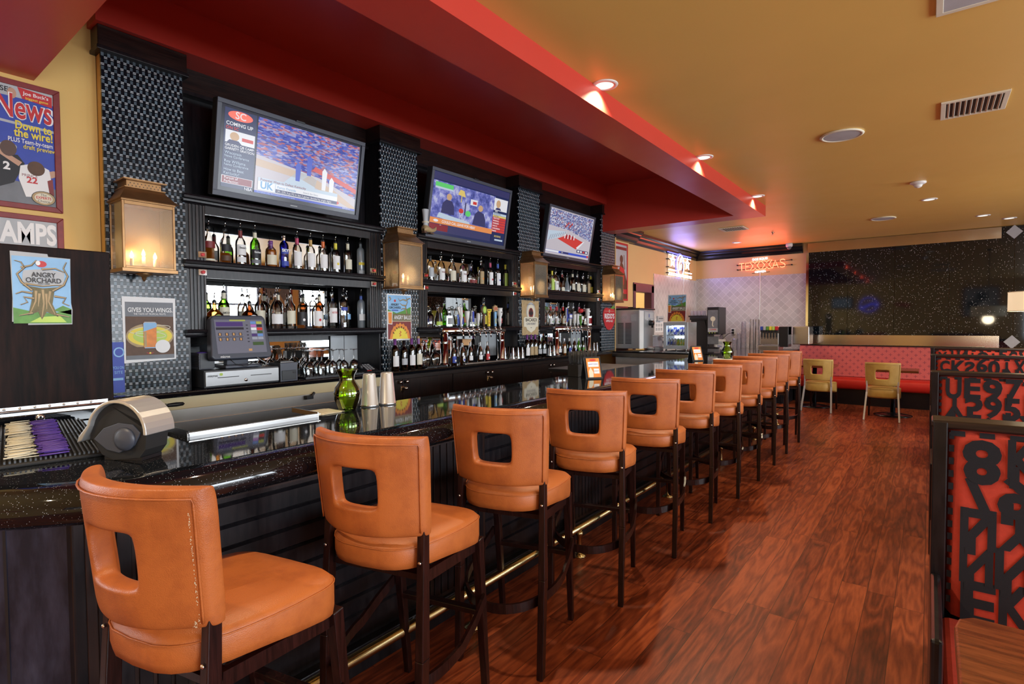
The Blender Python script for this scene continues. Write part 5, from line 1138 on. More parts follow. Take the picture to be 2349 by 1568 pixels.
# ------------------------------------------------------------------ beer towers
def tower(y0, y1, handles, label, tray_label):
    t = thing('beer_tower', label, 'beer tap tower', (-4.10, (y0+y1)/2, q3)); w = (y1-y0)/2; H = .365; r = .042
    m = MB()
    for s in (-1, 1): m.lathe([(.062, 0), (.062, .012), (r+.004, .022), (r, .03), (r, H-.02)], (0, s*w, 0), 20, 'chrome').lathe([(r+.002, .24), (r+.004, .245), (r+.004, .252), (r+.002, .257)], (0, s*w, 0), 20, 'chrome')
    m.cyl((0, -w-r, H), (0, w+r, H), r, 'chrome', 20); m.build('column', t)
    n = len(handles)
    for i, (yy, style, hh) in enumerate(handles):
        y = yy-(y0+y1)/2
        f = MB().cyl((.03, y, H-.005), (.085, y, H-.02), .010, 'chrome', 10).cyl((.08, y, H-.01), (.092, y, H-.075), .008, 'chrome', 10, .006).cyl((.075, y, H-.005), (.06, y, H+.045), .009, 'chrome', 10).lathe([(.014, 0), (.014, .012)], (.058, y, H+.03), 12, 'chrome').build('faucet', t)
        z = H+.05; x = .055; m = MB(); fr = ((x, y, z), (0, 1, 0), (0, 0, 1))
        if style == 'white': m.lathe([(.010, 0), (.014, .03), (.024, hh*.7), (.022, hh*.95), (.012, hh)], (x, y, z), 14, 'white_plastic', sy=.8)
        elif style == 'curve': m.lathe([(.012, 0), (.013, .05), (.020, hh*.55)], (x, y, z), 12, 'white_plastic').obox((x, y, z+hh*.5), (x, y-.05, z+hh), .022, .03, 'white_plastic', w1=.015).obox((x, y, z+hh*.5), (x+.003, y-.01, z+hh*.98), .025, .045, 'white_plastic')
        elif style == 'tulip': m.lathe([(.011, 0), (.014, .06), (.024, hh*.6), (.030, hh*.95), (.026, hh)], (x, y, z), 14, 'white_plastic').ell(0, hh*.97, .022, .012, ((x+.02, y, z), (0, 1, 0), (-.5, 0, 1)), 'ink_dred', .003)
        elif style == 'blue': m.lathe([(.009, 0), (.012, .03), (.017, hh*.5), (.014, hh)], (x, y, z), 4, 'white_plastic', smooth=False).prism([(-.014, .05), (.014, .05), (.012, hh*.95), (-.012, hh*.95)], fr, .004, 'ink_blue', .012)
        elif style == 'oval': m.lathe([(.011, 0), (.017, .04), (.016, hh*.5), (.02, hh*.6)], (x, y, z), 14, 'ink_brown').lathe([(.050, 0), (.052, .008), (.048, .018)], (x-.005, y, z+hh*.78), 22, 'ink_brown', X3, sy=1).ell(0, hh*.78, .034, .046, fr, 'ink_green', .016).ell(0, hh*.78, .026, .034, fr, 'ink_lime', .0165).lathe([(.01, 0), (.012, .02), (.006, .03)], (x, y, z+hh*.97), 12, 'brass')
        elif style == 'bock':
            m.prism([(-.016, 0), (.016, 0), (.022, hh*.78), (-.022, hh*.78)], fr, .022, 'ink_yellow', -.01).prism([(-.036, hh*.78), (.036, hh*.78), (.04, hh*.92), (-.04, hh*.92)], fr, .026, 'ink_yellow', -.012)
            for q, c in enumerate('BOCK'): m.text(c, 0, hh*(.66-q*.16), .036, fr, 'ink_red', .0135, bold=.03)
            m.text('Shiner', 0, hh*.85, .024, fr, 'ink_brown', .0155, bold=.02, maxw=.07)
        elif style == 'xx':
            m.prism([(-.012, 0), (.012, 0), (.018, hh*.7), (-.018, hh*.7)], fr, .018, 'ink_sky', -.008); m.prism([(.05*(1 if q % 2 == 0 else .72)*math.cos(PI*q/8+.2), hh*.82+.045*(1 if q % 2 == 0 else .72)*math.sin(PI*q/8+.2)) for q in range(16)], fr, .02, 'ink_tan', -.01).text('XX', 0, hh*.82, .045, fr, 'ink_red', .011, bold=.03)
            m.stroke([(-.015, .03), (.012, .09)], .006, fr, 'ink_yellow', .011).stroke([(.015, .03), (-.012, .09)], .006, fr, 'ink_yellow', .011)
        elif style == 'figure': m.lathe([(.012, 0), (.022, .05), (.028, hh*.35), (.018, hh*.5), (.030, hh*.62), (.034, hh*.75), (.030, hh*.9), (.034, hh)], (x, y, z), 16, 'white_plastic').ell(-.01, hh*.76, .006, .008, fr, 'ink_black', .036).ell(.011, hh*.76, .006, .008, fr, 'ink_black', .036).text('PALE', 0, hh*.3, .026, fr, 'ink_red', .030, bold=.02, rot=-PI/2)
        elif style == 'sign': m.lathe([(.012, 0), (.016, hh*.5)], (x, y, z), 12, 'white_plastic').prism([(-.04, hh*.5), (.04, hh*.5), (.04, hh*.82), (-.04, hh*.82)], fr, .02, 'ink_blue', -.01).rect(-.034, .034, hh*.56, hh*.76, fr, 'paper_white', .011)
        elif style == 'ipa': m.lathe([(.012, 0), (.018, hh*.4), (.024, hh*.75), (.02, hh)], (x, y, z), 14, 'white_plastic').text('IPA', 0, hh*.85, .045, fr, 'ink_black', .026, bold=.02)
        elif style == 'apple': m.lathe([(.012, 0), (.02, hh*.3), (.034, hh*.45), (.03, hh*.6)], (x, y, z), 14, 'ink_green').lathe([(.01, 0), (.038, .015), (.042, .04), (.03, .06), (.008, .066)], (x, y, z+hh*.75), 16, 'ink_red').rect(-.03, .03, hh*.35, hh*.55, fr, 'paper_white', .036)
        m.build('tap_handle', t, recalc=False)
    return t
tower(4.13, 5.095, ((4.335, 'curve', .21), (4.434, 'tulip', .17), (4.52, 'blue', .175), (4.616, 'white', .15), (4.714, 'oval', .24), (4.80, 'bock', .215), (4.919, 'xx', .25), (5.008, 'figure', .215)), 'near chrome beer tower with eight assorted tap handles', '')
tower(6.31, 7.206, ((6.50, 'blue', .25), (6.60, 'sign', .20), (6.715, 'ipa', .20), (6.80, 'white', .17), (6.887, 'apple', .24), (7.092, 'figure', .25)), 'far chrome beer tower with assorted tap handles and red apple handle', '')
for y0, y1, l in ((4.30, 5.25, 'steel drip tray beneath the near beer tower'), (6.55, 7.25, 'steel drip tray beneath the far beer tower')):
    t = thing('drip_tray', l, 'drip tray', (0, 0, 0)); m = MB(); pts = [(-3.995+.035*math.cos(a)*1, y0+.035-.035*math.sin(a)) for a in (0, .5, 1, 1.57)] 
    MB().box(-3.992, -3.952, y0, y1, q3, q3+.018, 'brushed_steel').build('tray', t, bevel=.006); MB().box(-3.988, -3.957, y0+.01, y1-.01, q3+.0182, q3+.0186, 'ink_grey').build('grate', t)

# ------------------------------------------------------------------ register, drawer, printers, phone
t = thing('cash_drawer', 'wide cash drawer with brushed steel front marked micros', 'cash drawer', (0, 0, 0))
MB().box(-4.33, -3.985, 1.66, 2.205, q3, 1.19, 'black_plastic').build('case', t, bevel=.004)
m = MB().box(-3.985, -3.972, 1.665, 2.20, q3+.012, 1.18, 'drawer_steel'); f = m.build('drawer_front', t, bevel=.003)
F = FL(-3.971, 0, 0); MB().rect(1.745, 1.895, 1.132, 1.137, F, 'ink_black').rect(1.98, 2.14, 1.132, 1.137, F, 'ink_black').lathe([(.012, 0), (.012, .004), (.006, .005)], (-3.971, 1.945, 1.105), 14, 'chrome', X3).ell(1.77, 1.157, .012, .010, F, 'ink_lime', .0005).build('slots', f)
MB().text('micros', 1.712, 1.150, .024, F, 'ink_black', .0008, bold=.015).build('lettering', f)
t = thing('register_terminal', 'tilted touch screen register terminal showing coloured buttons', 'cash register', (-4.06, 1.93, 1.192))
up = Vector((-.22, 0, .975)).normalized(); fr = ((.075, -.215, .07), (0, 1, 0), tuple(up)); nn = Y3.cross(up)
MB().prism([(.02, 0), (.43, 0), (.445, .02), (.425, .30), (.405, .325), (.045, .325), (.025, .30), (.0, .02)], fr, -.075, 'grey_plastic').build('housing', t, bevel=.012, seg=3)
s = MB(); fs = (tuple(Vector(fr[0])+nn*.0015), (0, 1, 0), tuple(up)); Rc = lambda a, b, c, d, mm, o=.001: s.rect(.045+a*.36, .045+b*.36, .04+c*.25, .04+d*.25, fs, 'scr_'+mm, o)
for kk, c in dict(pbg=(.20, .20, .26), pviolet=(.09, .05, .22), pkey=(.75, .40, .16), pgreen=(.06, .12, .04), pmag=(.6, .22, .62), plime=(.55, .58, .12), pblue=(.18, .35, .75), pbk=(.03, .03, .05)).items(): emi('scr_'+kk, c, .7)
Rc(0, 1, 0, 1, 'pbg', .0003); Rc(.03, .56, .80, .93, 'pviolet'); Rc(.02, .57, .70, .77, 'pbk'); Rc(.30, .62, .96, 1.0, 'plime')
for r in range(2):
    for c in range(4): Rc(.05+c*.135, .115+c*.135, .52-r*.15, .61-r*.15, 'pbk'); Rc(.065+c*.135, .10+c*.135, .53-r*.15, .60-r*.15, 'pkey', .0015)
Rc(.04, .54, .475, .49, 'pbk')
for i in range(6): Rc(.62, .66, .82-i*.10, .85-i*.10, 'pbk')
cols = ['pblue', 'plime', 'pmag', 'pbk', 'white', 'red', 'grey', 'pgreen', 'pviolet', 'pblue', 'grey', 'grey']
for i in range(6):
    for c in range(2): Rc(.72+c*.125, .835+c*.125, .87-i*.095, .95-i*.095, cols[i*2+c])
Rc(.72, .95, .22, .32, 'pgreen', .0012); Rc(.62, .69, .05, .12, 'pkey', .0012)
s.build('touch_screen', t, recalc=False)
MB().text('micros', .06, .018, .024, fr, 'paper_white', .002, bold=.015, align='LEFT').build('lettering', t)
MB().box(-.11, .07, -.12, .15, 0, .025, 'grey_plastic').obox((-.03, .0, .02), (-.02, .0, .14), .16, .06, 'grey_plastic').build('stand', t, bevel=.008)
MB().tube([(.09, -.10, .07), (.11, -.07, .035), (.09, .02, .012), (.105, .08, .05), (.10, .13, .015), (.05, .17, .01)], .003, 'black_plastic').tube([(.09, .10, .075), (.115, .12, .05), (.10, .18, .02), (.03, .2, .01)], .003, 'ink_lgrey').build('cable', t)
t = thing('card_reader', 'small dark box with fins left of the register screen', 'printer', (-4.15, 1.72, 1.192))
MB().box(-.07, .07, -.05, .055, 0, .115, 'grey_plastic').box(.07, .074, -.045, .05, .005, .11, 'black_plastic').build('body', t, bevel=.006)
m = MB()
for i in range(7): m.box(-.072, .068, -.0535, -.05, .02+i*.012, .026+i*.012, 'ink_black')
m.build('fins', t); MB().lathe([(.04, 0), (.03, .006), (.001, .008)], (0, .0, .115), 18, 'purple').build('top_window', t)
t = thing('receipt_printer', 'dark blue-grey receipt printer right of the cash drawer', 'receipt printer', (-4.06, 2.285, q3))
MB().box(-.10, .085, -.072, .072, 0, .145, 'grey_plastic').box(.085, .09, -.06, .06, .01, .085, 'black_plastic').build('body', t, bevel=.008)
MB().box(-.05, .05, -.05, .05, .145, .158, 'black_plastic').box(.055, .06, -.055, .055, .147, .150, 'paper_white').build('lid', t, bevel=.004)
MB().box(.088, .092, .03, .055, .06, .075, 'ink_black').build('port', t)
t = thing('desk_phone', 'black corded desk phone by the grey service panel', 'telephone', (-4.12, 3.12, q3))
up = Vector((-.25, 0, .12)).normalized(); MB().prism([(-.09, 0), (.10, 0), (.10, .17), (-.09, .17)], ((.08, 0, .012), (0, 1, 0), tuple(up)), -.02, 'black_plastic').build('base', t, bevel=.006)
MB().tube([(.06, -.085, .035), (.04, -.085, .075), (-.03, -.085, .105), (-.08, -.085, .10), (-.10, -.085, .075)], .018, 'black_plastic', 10).build('handset', t)
m = MB()
for r in range(4):
    for c in range(3): m.rect(-.02+c*.032, .004+c*.032, .03+r*.028, .05+r*.028, ((.08, 0, .012), (0, 1, 0), tuple(up)), 'ink_lgrey', .002)
m.rect(-.03, .02, .012, .018, ((.08, 0, .012), (0, 1, 0), tuple(up)), 'scr_red', .002); m.build('keypad', t, recalc=False)
pts = [(.09+.004*math.sin(k*1.6), -.07+k*.006, .008+.004*math.cos(k*1.6)) for k in range(34)]; MB().tube(pts, .003, 'black_plastic', 5).build('cord', t)

# ------------------------------------------------------------------ things on the bar top
t = thing('napkin_dispenser', 'black countertop dispenser with curved brushed steel hood', 'napkin dispenser', (-2.07, .635, BH+.001), math.radians(30)); t.scale = (.9, .9, .9)
def arc(r, a0, a1, n, cx=0, cy=0, sy=1): return [(cx+r*math.cos(a0+(a1-a0)*k/n), cy+r*math.sin(a0+(a1-a0)*k/n)*sy) for k in range(n+1)]
body = [(-.075, .02), (-.03, .0), (.075, .012), (.098, .04), (.108, .12)] + arc(.108, .1, PI*.86, 10, 0, .10, .95) + [(-.118, .085)]
fr = ((0, -.055, 0), (1, 0, 0), (0, 0, 1)); 
MB().prism(body, ((0, -.05, 0), (1, 0, 0), (0, 0, 1)), -.10, 'rubber').build('body', t, bevel=.006)
outer = arc(.118, -.05, PI*.93, 16, 0, .10, 1.0) + [(-.150, .085), (-.158, .062)]; inner = [(-.138, .070)] + [(x*.90, .10+(y-.10)*.90) for x, y in arc(.118, -.05, PI*.93, 16, 0, .10, 1.0)][::-1]
ho = MB().prism(outer+inner, ((0, -.068, 0), (1, 0, 0), (0, 0, 1)), -.136, 'satin_steel').build('hood', t, bevel=.003)
eye = [(-.10, .075), (-.06, .115), (0, .135), (.055, .130), (.085, .10), (.06, .055), (.0, .028), (-.05, .038)]
MB().prism(eye, ((0, -.0505, 0), (1, 0, 0), (0, 0, 1)), .006, 'grey_plastic').build('side_inlay', t, bevel=.002)
MB().lathe([(.042, 0), (.040, .006), (.028, .012), (.001, .014)], (.025, -.0565, .078), 28, 'grey_plastic', -Y3).build('side_button', t)
MB().box(-.07, .08, -.045, .045, -.0005, .012, 'black_plastic').build('foot', t)
# bar mat with picks
t = thing('drink_pick_mat', 'ribbed black rubber bar mat holding toothpicks and purple picks', 'bar mat', (-2.165, .597, 0), math.radians(-9.4))
M0, M1, N0, N1 = -.885, 0.0, -.95, 0.0
MB().box(M0, M1, N0, N1, BH, BH+.012, 'rubber').build('tray', t, bevel=.004)
m = MB(); n = 78
for i in range(n):
    y = N0+.012+(N1-N0-.03)*i/(n-1)
    for a, b in ((M0+.012, (M0+M1)/2-.006), ((M0+M1)/2+.006, M1-.012)): m.box(a, b, y, y+.005, BH+.012, BH+.020, 'black_plastic')
m.box(M0+.01, M1-.008, (N0+N1)/2, (N0+N1)/2+.0001, BH+.0121, BH+.0122, 'black_plastic'); m.build('ribs', t)
random.seed(5)
def bundle(x0, x1, y0, y1, n, mat, name, label, group, r=.0022, kind='stuff', L=None, taper=True):
    m = MB()
    for i in range(n):
        x = x0+(x1-x0)*(i+.5)/n+random.uniform(-.002, .002); dy = random.uniform(-.012, .012); z = BH+.022+random.choice((0, .004, .008))
        m.cyl((x, y0+dy, z), (x+random.uniform(-.004, .004), y1+dy, z+random.uniform(0, .004)), r, mat, 5, r1=r*.4 if taper else r)
    o = m.build(name); o.location = (-2.165, .597, 0); o.rotation_euler = (0, 0, math.radians(-9.4)); tag(o, label, name.replace('_', ' '), group, 'stuff')
MX = (M0+M1)/2
for (a, b), w in (((M0+.03, MX-.02), 'rear'), ((MX+.02, M1-.03), 'front')):
    bundle(a, b, -.245, -.185, 60, 'cream_label', 'toothpicks', 'pile of pale toothpicks in the %s channel of the bar mat' % w, 'toothpick piles', .0028)
    bundle(a, b, -.170, -.105, 80, 'purple', 'drink_straws', 'tidy bundle of purple picks in the %s channel of the bar mat' % w, 'purple pick bundles', .0022, taper=False)
# vases
def vase():
    t = thing('glass_vase', '', 'vase'); pr = [(.040, .0), (.046, .004), (.050, .018), (.064, .055), (.067, .085), (.060, .115), (.042, .142), (.036, .158), (.040, .178), (.050, .196), (.052, .204)]
    MB().lathe(pr, n=32, m='lime_glass', cap=False).lathe([(r-.0035, z+.002) for r, z in pr], n=32, m='lime_glass', cap=False).build('body', t)
    MB().lathe([(.0001, .002), (.040, .001), (.044, .010), (.0001, .014)], n=32, m='lime_glass', cap=False).build('base', t)
    MB().tube([(.051*math.cos(a*PI/14), .051*math.sin(a*PI/14), .205) for a in range(28)], .003, 'lime_glass', 6, closed=True).build('rim', t); return t
v = vase(); v.location = (-2.335, 1.655, BH+.001); tag(v, 'round-bellied lime green glass vase beside the steel shakers', group='lime green vases on the bar')
dup(v, (-1.93, 6.75, BH+.001), 0, 'lime green glass vase at the far end of the bar, on a napkin', 'lime green vases on the bar')
tag(MB().box(-2.06, -1.84, 6.58, 6.78, BH, BH+.001, 'paper_white').build('paper_napkin'), 'white paper napkin at the foot of the far green vase', 'napkin')
m = MB(); [m.box(-2.44+dx, -2.30+dx, 1.47+k*.012, 1.58+k*.01, BH+.0005+k*.0012, BH+.0015+k*.0012, 'cream_label') for k, dx in enumerate((0, .01, -.012, .006))]; tag(m.build('paper_coasters'), 'small stack of pale paper napkins beside the near green vase', 'napkins', kind='stuff')
def shaker():
    t = thing('cocktail_shaker', '', 'cocktail shaker'); MB().lathe([(.046, 0), (.047, .004), (.0455, .006), (.032, .168), (.029, .174), (.0001, .174)], n=32, m='satin_steel').build('tin', t)
    MB().lathe([(.0468, .003), (.0485, .006), (.0468, .010)], n=32, m='steel', cap=False).build('rolled_rim', t); return t
s = shaker(); s.location = (-2.345, 1.80, BH+.001); tag(s, 'left upside-down steel cocktail tin beside the green vase', group='steel shaker tins beside the near vase'); dup(s, (-2.33, 1.905, BH+.001), 0, 'right upside-down steel cocktail tin beside the green vase', 'steel shaker tins beside the near vase')
# table tents
def tent(x, y, rz, label):
    t = thing('menu_stand', label, 'menu stand', (x, y, BH), rz)
    m = MB(); m.obox((-.055, 0, 0), (0, 0, .165), .14, .005, 'black_plastic', up=Y3.cross(Vector((.055, 0, .165)))).obox((.055, 0, 0), (0, 0, .165), .14, .005, 'black_plastic', up=Y3.cross(Vector((-.055, 0, .165)))); 
    m = MB(); m.add([(-.06, -.07, 0), (-.06, .07, 0), (0, .07, .17), (0, -.07, .17), (-.052, -.07, 0), (-.052, .07, 0), (.002, .07, .158), (.002, -.07, .158)], [(0, 1, 2, 3), (4, 7, 6, 5), (0, 3, 7, 4), (1, 5, 6, 2), (0, 4, 5, 1), (3, 2, 6, 7)], 'black_plastic')
    m.add([(.06, -.07, 0), (.06, .07, 0), (0, .07, .17), (0, -.07, .17), (.052, -.07, 0), (.052, .07, 0), (-.002, .07, .158), (-.002, -.07, .158)], [(3, 2, 1, 0), (5, 6, 7, 4), (4, 7, 3, 0), (2, 6, 5, 1), (1, 5, 4, 0), (7, 6, 2, 3)], 'black_plastic'); m.build('easel', t)
    u = Vector((-.06, 0, .17)).normalized(); fr = ((.062, -.055, .012), (0, 1, 0), tuple(u)); m = MB()
    m.rect(0, .11, 0, .155, fr, 'ink_orange', .001).rect(.012, .10, .085, .125, fr, 'paper_white', .0015).rect(.055, .10, .03, .07, fr, 'paper_white', .0015).poly([(.01, .0), (.045, .0), (.05, .04), (.03, .08), (.012, .05)], fr, 'cream_label', .0015).ell(.055, .14, .03, .008, fr, 'ink_red', .0015)
    m.text('APPETIZERS', .056, .105, .016, fr, 'ink_blue', .002, maxw=.08); m.text('DRAFT', .077, .05, .014, fr, 'ink_dred', .002, maxw=.04); m.build('menu_card', t, recalc=False)
tent(-2.12, 3.78, math.radians(-38), 'black easel stand with orange menu card, middle of the bar'); tent(-2.13, 6.22, math.radians(-38), 'black easel stand with menu card at the far end of the bar')
t = thing('straw_caddy', 'black box of long black straws behind the nearer menu stand', 'straw holder', (-2.30, 3.95, BH))
MB().box(-.05, .05, -.16, .16, 0, .10, 'black_plastic').build('box', t, bevel=.003)
m = MB(); random.seed(9)
for i in range(90): x, y = random.uniform(-.045, .045), random.uniform(-.15, .15); m.cyl((x, y, .02), (x+random.uniform(-.02, .02), y+random.uniform(-.012, .012), .205), .003, 'black_plastic', 5)
tag(m.build('straws', t), kind='stuff'); MB().box(.0505, .052, .085, .115, .0, .085, 'paper_white').build('tag', t)
t = thing('service_mat', 'raised dark tray lying across the bar well past the straws', 'tray', (0, 0, 0))
MB().box(-3.05, -2.45, 4.55, 5.45, 1.02, 1.05, 'black_plastic').box(-3.05, -2.45, 4.55, 5.45, 1.05, 1.055, 'ink_grey').build('tray', t, bevel=.004); MB().box(-2.47, -2.44, 4.5, 5.4, .98, 1.0, 'orange_wood').build('support', t)
t = thing('soda_gun', 'black soda gun holstered on the beige cooler fascia', 'soda gun', (-3.978, 1.43, .978)); MB().lathe([(.001, -.02), (.012, 0), (.015, .05), (.012, .09), (.002, .10)], (0, 0, 0), 12, 'black_plastic', Y3).build('handle', t); MB().obox((-.006, -.10, 0), (-.006, .0, 0), .008, .025, 'chrome').build('holster', t)
# ------------------------------------------------------------------ signs and posters
def sign(kind, label, cat, pts, fr, depth, back, draw, bevel=0):
    t = thing(kind, label, cat, (0, 0, 0)); MB().prism(pts, fr, depth, back).build('board', t, bevel=bevel)
    m = MB(); n = Vector(fr[1]).cross(Vector(fr[2])); f2 = (tuple(Vector(fr[0])+n*depth), fr[1], fr[2]); draw(m, f2); m.build('print', t, recalc=False); return t
e = .0007
def twist(m, f, pts, w0, w1, mat, off):
    m.stroke(pts, w0, f, 'ink_black', off, w1); m.stroke([(x-w0*.12, y+w0*.08) for x, y in pts], w0*.62, f, mat, off+e*.5, w1*.6)
def d_cider(m, f):
    w, h = .18, .27; m.rect(.004, w-.004, .006, h-.012, f, 'ink_sky', e)
    m.poly([(.004, .006), (w-.004, .006), (w-.004, .06), (.12, .045), (.06, .05), (.004, .065)], f, 'ink_green', e*2); m.poly([(.12, .055), (.15, .075), (w-.004, .062), (w-.004, .04)], f, 'ink_green', e*2); m.poly([(.05, .01), (.16, .01), (.14, .035), (.08, .03)], f, 'ink_lime', e*3)
    m.poly([(.03, .155), (.155, .15), (.158, .205), (.10, .215), (.035, .205)], f, 'ink_lgrey', e*2)
    m.poly([(.062, .13), (.055, .08), (.045, .035), (.075, .05), (.085, .02), (.10, .05), (.135, .03), (.118, .08), (.125, .13), (.15, .148), (.09, .14), (.03, .15)], f, 'ink_olive', e*4)
    for a in ([(.07, .13), (.068, .09), (.05, .04)], [(.09, .135), (.092, .08), (.085, .03)], [(.112, .13), (.106, .09), (.125, .04)], [(.08, .12), (.075, .07)], [(.1, .12), (.1, .06)]): m.stroke(a, .008, f, 'ink_tan', e*5, .002)
    for a in ([(.06, .13), (.03, .16), (.018, .19), (.04, .215), (.03, .235), (.012, .24)], [(.12, .13), (.155, .155), (.168, .19), (.155, .22), (.165, .245)], [(.06, .12), (.03, .125), (.012, .115)], [(.065, .10), (.035, .105), (.045, .085), (.025, .075)], [(.125, .11), (.16, .105), (.15, .085), (.17, .075)], [(.04, .155), (.09, .148), (.15, .155)], [(.03, .215), (.06, .225), (.075, .245)], [(.09, .212), (.13, .218), (.158, .205)], [(.06, .045), (.02, .035)], [(.13, .04), (.17, .03)]):
        twist(m, f, a, .009, .003, 'ink_tan', e*5)
    m.ell(.088, .232, .016, .012, f, 'ink_red', e*6).ell(.078, .235, .007, .009, f, 'paper_white', e*7).text('ANGRY', .094, .190, .026, f, 'ink_black', e*7, bold=.012, maxw=.072).text('ORCHARD', .094, .169, .026, f, 'ink_black', e*7, bold=.012, maxw=.105).text('HARD CIDER', .094, .157, .009, f, 'ink_black', e*7, maxw=.035)
sign('cider_sign', 'tin cider sign with gnarled tree on the raised bar flap', 'sign', [(0, .012), (.045, .010), (.045, 0), (.178, .002), (.18, .06), (.174, .10), (.178, .26), (.11, .262), (.108, .272), (.0, .275), (.003, .10)], ((-3.0995, .526, 1.509), (0, 1.148, 0), (0, 0, 1.148)), .003, 'ink_lgrey', d_cider)
def d_energy(m, f):
    w, h = .305, .425; m.rect(.012, w-.012, .018, h-.03, f, 'ink_grey', e); m.rect(.012, w-.012, .09, .30, f, 'ink_brown', e*2)
    for k, (rx, ry, mm) in enumerate(((.14, .085, 'ink_tan'), (.13, .065, 'ink_yellow'), (.10, .05, 'ink_lime'))): m.ell(w/2, .17, min(rx, w/2-.013), ry, f, mm, e*(3+k), 28)
    m.rect(.012, w-.012, .018, .10, f, 'ink_brown', e*7); m.rect(.012, w-.012, .018, .045, f, 'ink_grey', e*7.5)
    for c, (rx, ry, rot) in enumerate(((.12, .022, .12), (.09, .02, -.1))):
        pts = [(w/2+rx*math.cos(a/24*2*PI)*math.cos(rot)-ry*math.sin(a/24*2*PI)*math.sin(rot), .215-c*.035+rx*math.cos(a/24*2*PI)*math.sin(rot)+ry*math.sin(a/24*2*PI)) for a in range(25)]; m.stroke(pts, .004, f, 'cream_label', e*8)
    m.poly([(w/2-.04, .095), (w/2+.034, .095), (w/2+.036, .255), (w/2+.03, .265), (w/2-.036, .265), (w/2-.042, .255)], f, 'ink_orange', e*9).poly([(w/2-.041, .20), (w/2+.036, .23), (w/2+.036, .258), (w/2-.041, .258)], f, 'ink_sky', e*10).rect(w/2-.038, w/2-.024, .10, .20, f, 'ink_tan', e*10)
    m.rect(w/2-.036, w/2+.03, .258, .265, f, 'ink_lgrey', e*11).rect(w/2-.036, w/2+.03, .09, .096, f, 'ink_sky', e*11)
    m.text('GIVES YOU WINGS.', w/2+.004, .342, .040, f, 'paper_white', e*8, bold=.028, maxw=.262).text('THE TASTE OF TROPICAL FRUITS.', w/2, .316, .018, f, 'paper_white', e*8, bold=.01, maxw=.19)
    m.ell(.222, .100, .045, .044, f, 'paper_white', e*14, 28).poly([(w/2-.03, .062), (w/2-.005, .058), (w/2-.012, .052)], f, 'ink_red', e*9).poly([(w/2+.02, .062), (w/2-.005, .058), (w/2+.002, .052)], f, 'ink_red', e*9).ell(w/2-.005, .058, .006, .006, f, 'ink_yellow', e*10)
sign('energy_drink_poster', 'white-bordered poster reading GIVES YOU WINGS on the nearest pillar', 'poster', [(0, -.004), (.305, .01), (.308, .425), (-.004, .43)], FL(PX+.001, 1.232, 1.265), .002, 'paper_white', d_energy)
def d_blue(m, f):
    m.rect(.003, .07, .005, .31, f, 'ink_blue', e).ell(.045, .26, .03, .032, f, 'ink_sky', e*2).ell(.045, .26, .022, .024, f, 'ink_blue', e*3).text('YOU ON', .04, .16, .026, f, 'ink_sky', e*3, maxw=.06).text('SITE', .04, .13, .026, f, 'ink_sky', e*3, maxw=.05).rect(.01, .065, .08, .095, f, 'ink_sky', e*2)
sign('blue_notice', 'narrow blue notice partly hidden behind the bar flap', 'notice', [(0, 0), (.073, 0), (.073, .325), (0, .325)], FL(PX+.001, 1.16, 1.075), .002, 'ink_blue', d_blue)
def d_shot(m, f):
    w, h = .31, .45; m.rect(.012, w-.008, .26, h-.012, f, 'ink_sky', e).poly([(.012, .26), (w-.008, .26), (w-.008, .33), (.20, .29), (.12, .265), (.012, .30)], f, 'ink_green', e*2)
    for a in ([(.25, .26), (.235, .33), (.26, .38), (.24, .43)], [(.24, .34), (.19, .345), (.16, .365)], [(.25, .39), (.20, .40), (.16, .385), (.14, .41)], [(.25, .40), (.29, .415), (.305, .40)], [(.24, .31), (.19, .31), (.175, .295)], [(.03, .42), (.05, .40), (.03, .38)]): twist(m, f, a, .016, .004, 'ink_tan', e*3)
    m.ell(.10, .385, .012, .013, f, 'ink_red', e*3).text('ANGRY', .10, .347, .032, f, 'ink_black', e*5, bold=.012, maxw=.10).text('ORCHARD', .10, .318, .032, f, 'ink_black', e*5, bold=.012, maxw=.145).rect(.06, .14, .288, .298, f, 'ink_blue', e*4)
    m.rect(.012, w-.008, .19, .26, f, 'ink_olive', e*4).text('ANGRY BALLS', .188, .222, .055, f, 'paper_white', e*9, bold=.02, sx=.6, maxw=.225)
    m.poly([(.010, .16), (.062, .155), (.066, .28), (.004, .28)], f, 'paper_white', e*6).poly([(.017, .165), (.055, .162), (.058, .272), (.012, .272)], f, 'ink_orange', e*8)
    m.rect(.012, w-.008, .014, .185, f, 'ink_dred', e*4).rect(.06, w-.008, .182, .188, f, 'ink_tan', e*5)
    fl = [(.03, .014)] + [(.16-.125*math.cos(PI*k/18), .02+(.135+(.02 if k % 2 else 0))*math.sin(PI*k/18)) for k in range(1, 18)] + [(.29, .014)]
    m.poly(fl, f, 'ink_orange', e*5); m.poly([(.06, .014)] + [(.16-.095*math.cos(PI*k/16), .02+.105*math.sin(PI*k/16)) for k in range(1, 16)] + [(.26, .014)], f, 'ink_yellow', e*6)
    for k, c in enumerate('FIREBALL'): a = PI*(.86-k*.103); m.text(c, .16+.088*math.cos(a), .03+.098*math.sin(a), .030, f, 'ink_black', e*9, bold=.02, rot=a-PI/2)
    m.stroke([(.15, .04), (.17, .05), (.15, .065), (.172, .08), (.155, .09)], .009, f, 'ink_red', e*8)
for fr, l in ((FL(PX+.001, 3.375, 1.35), 'cider and cinnamon shot poster on the second pillar'),): sign('drink_poster', l, 'poster', [(0, 0), (.31, 0), (.31, .45), (0, .45)], fr, .002, 'paper_white', d_shot)
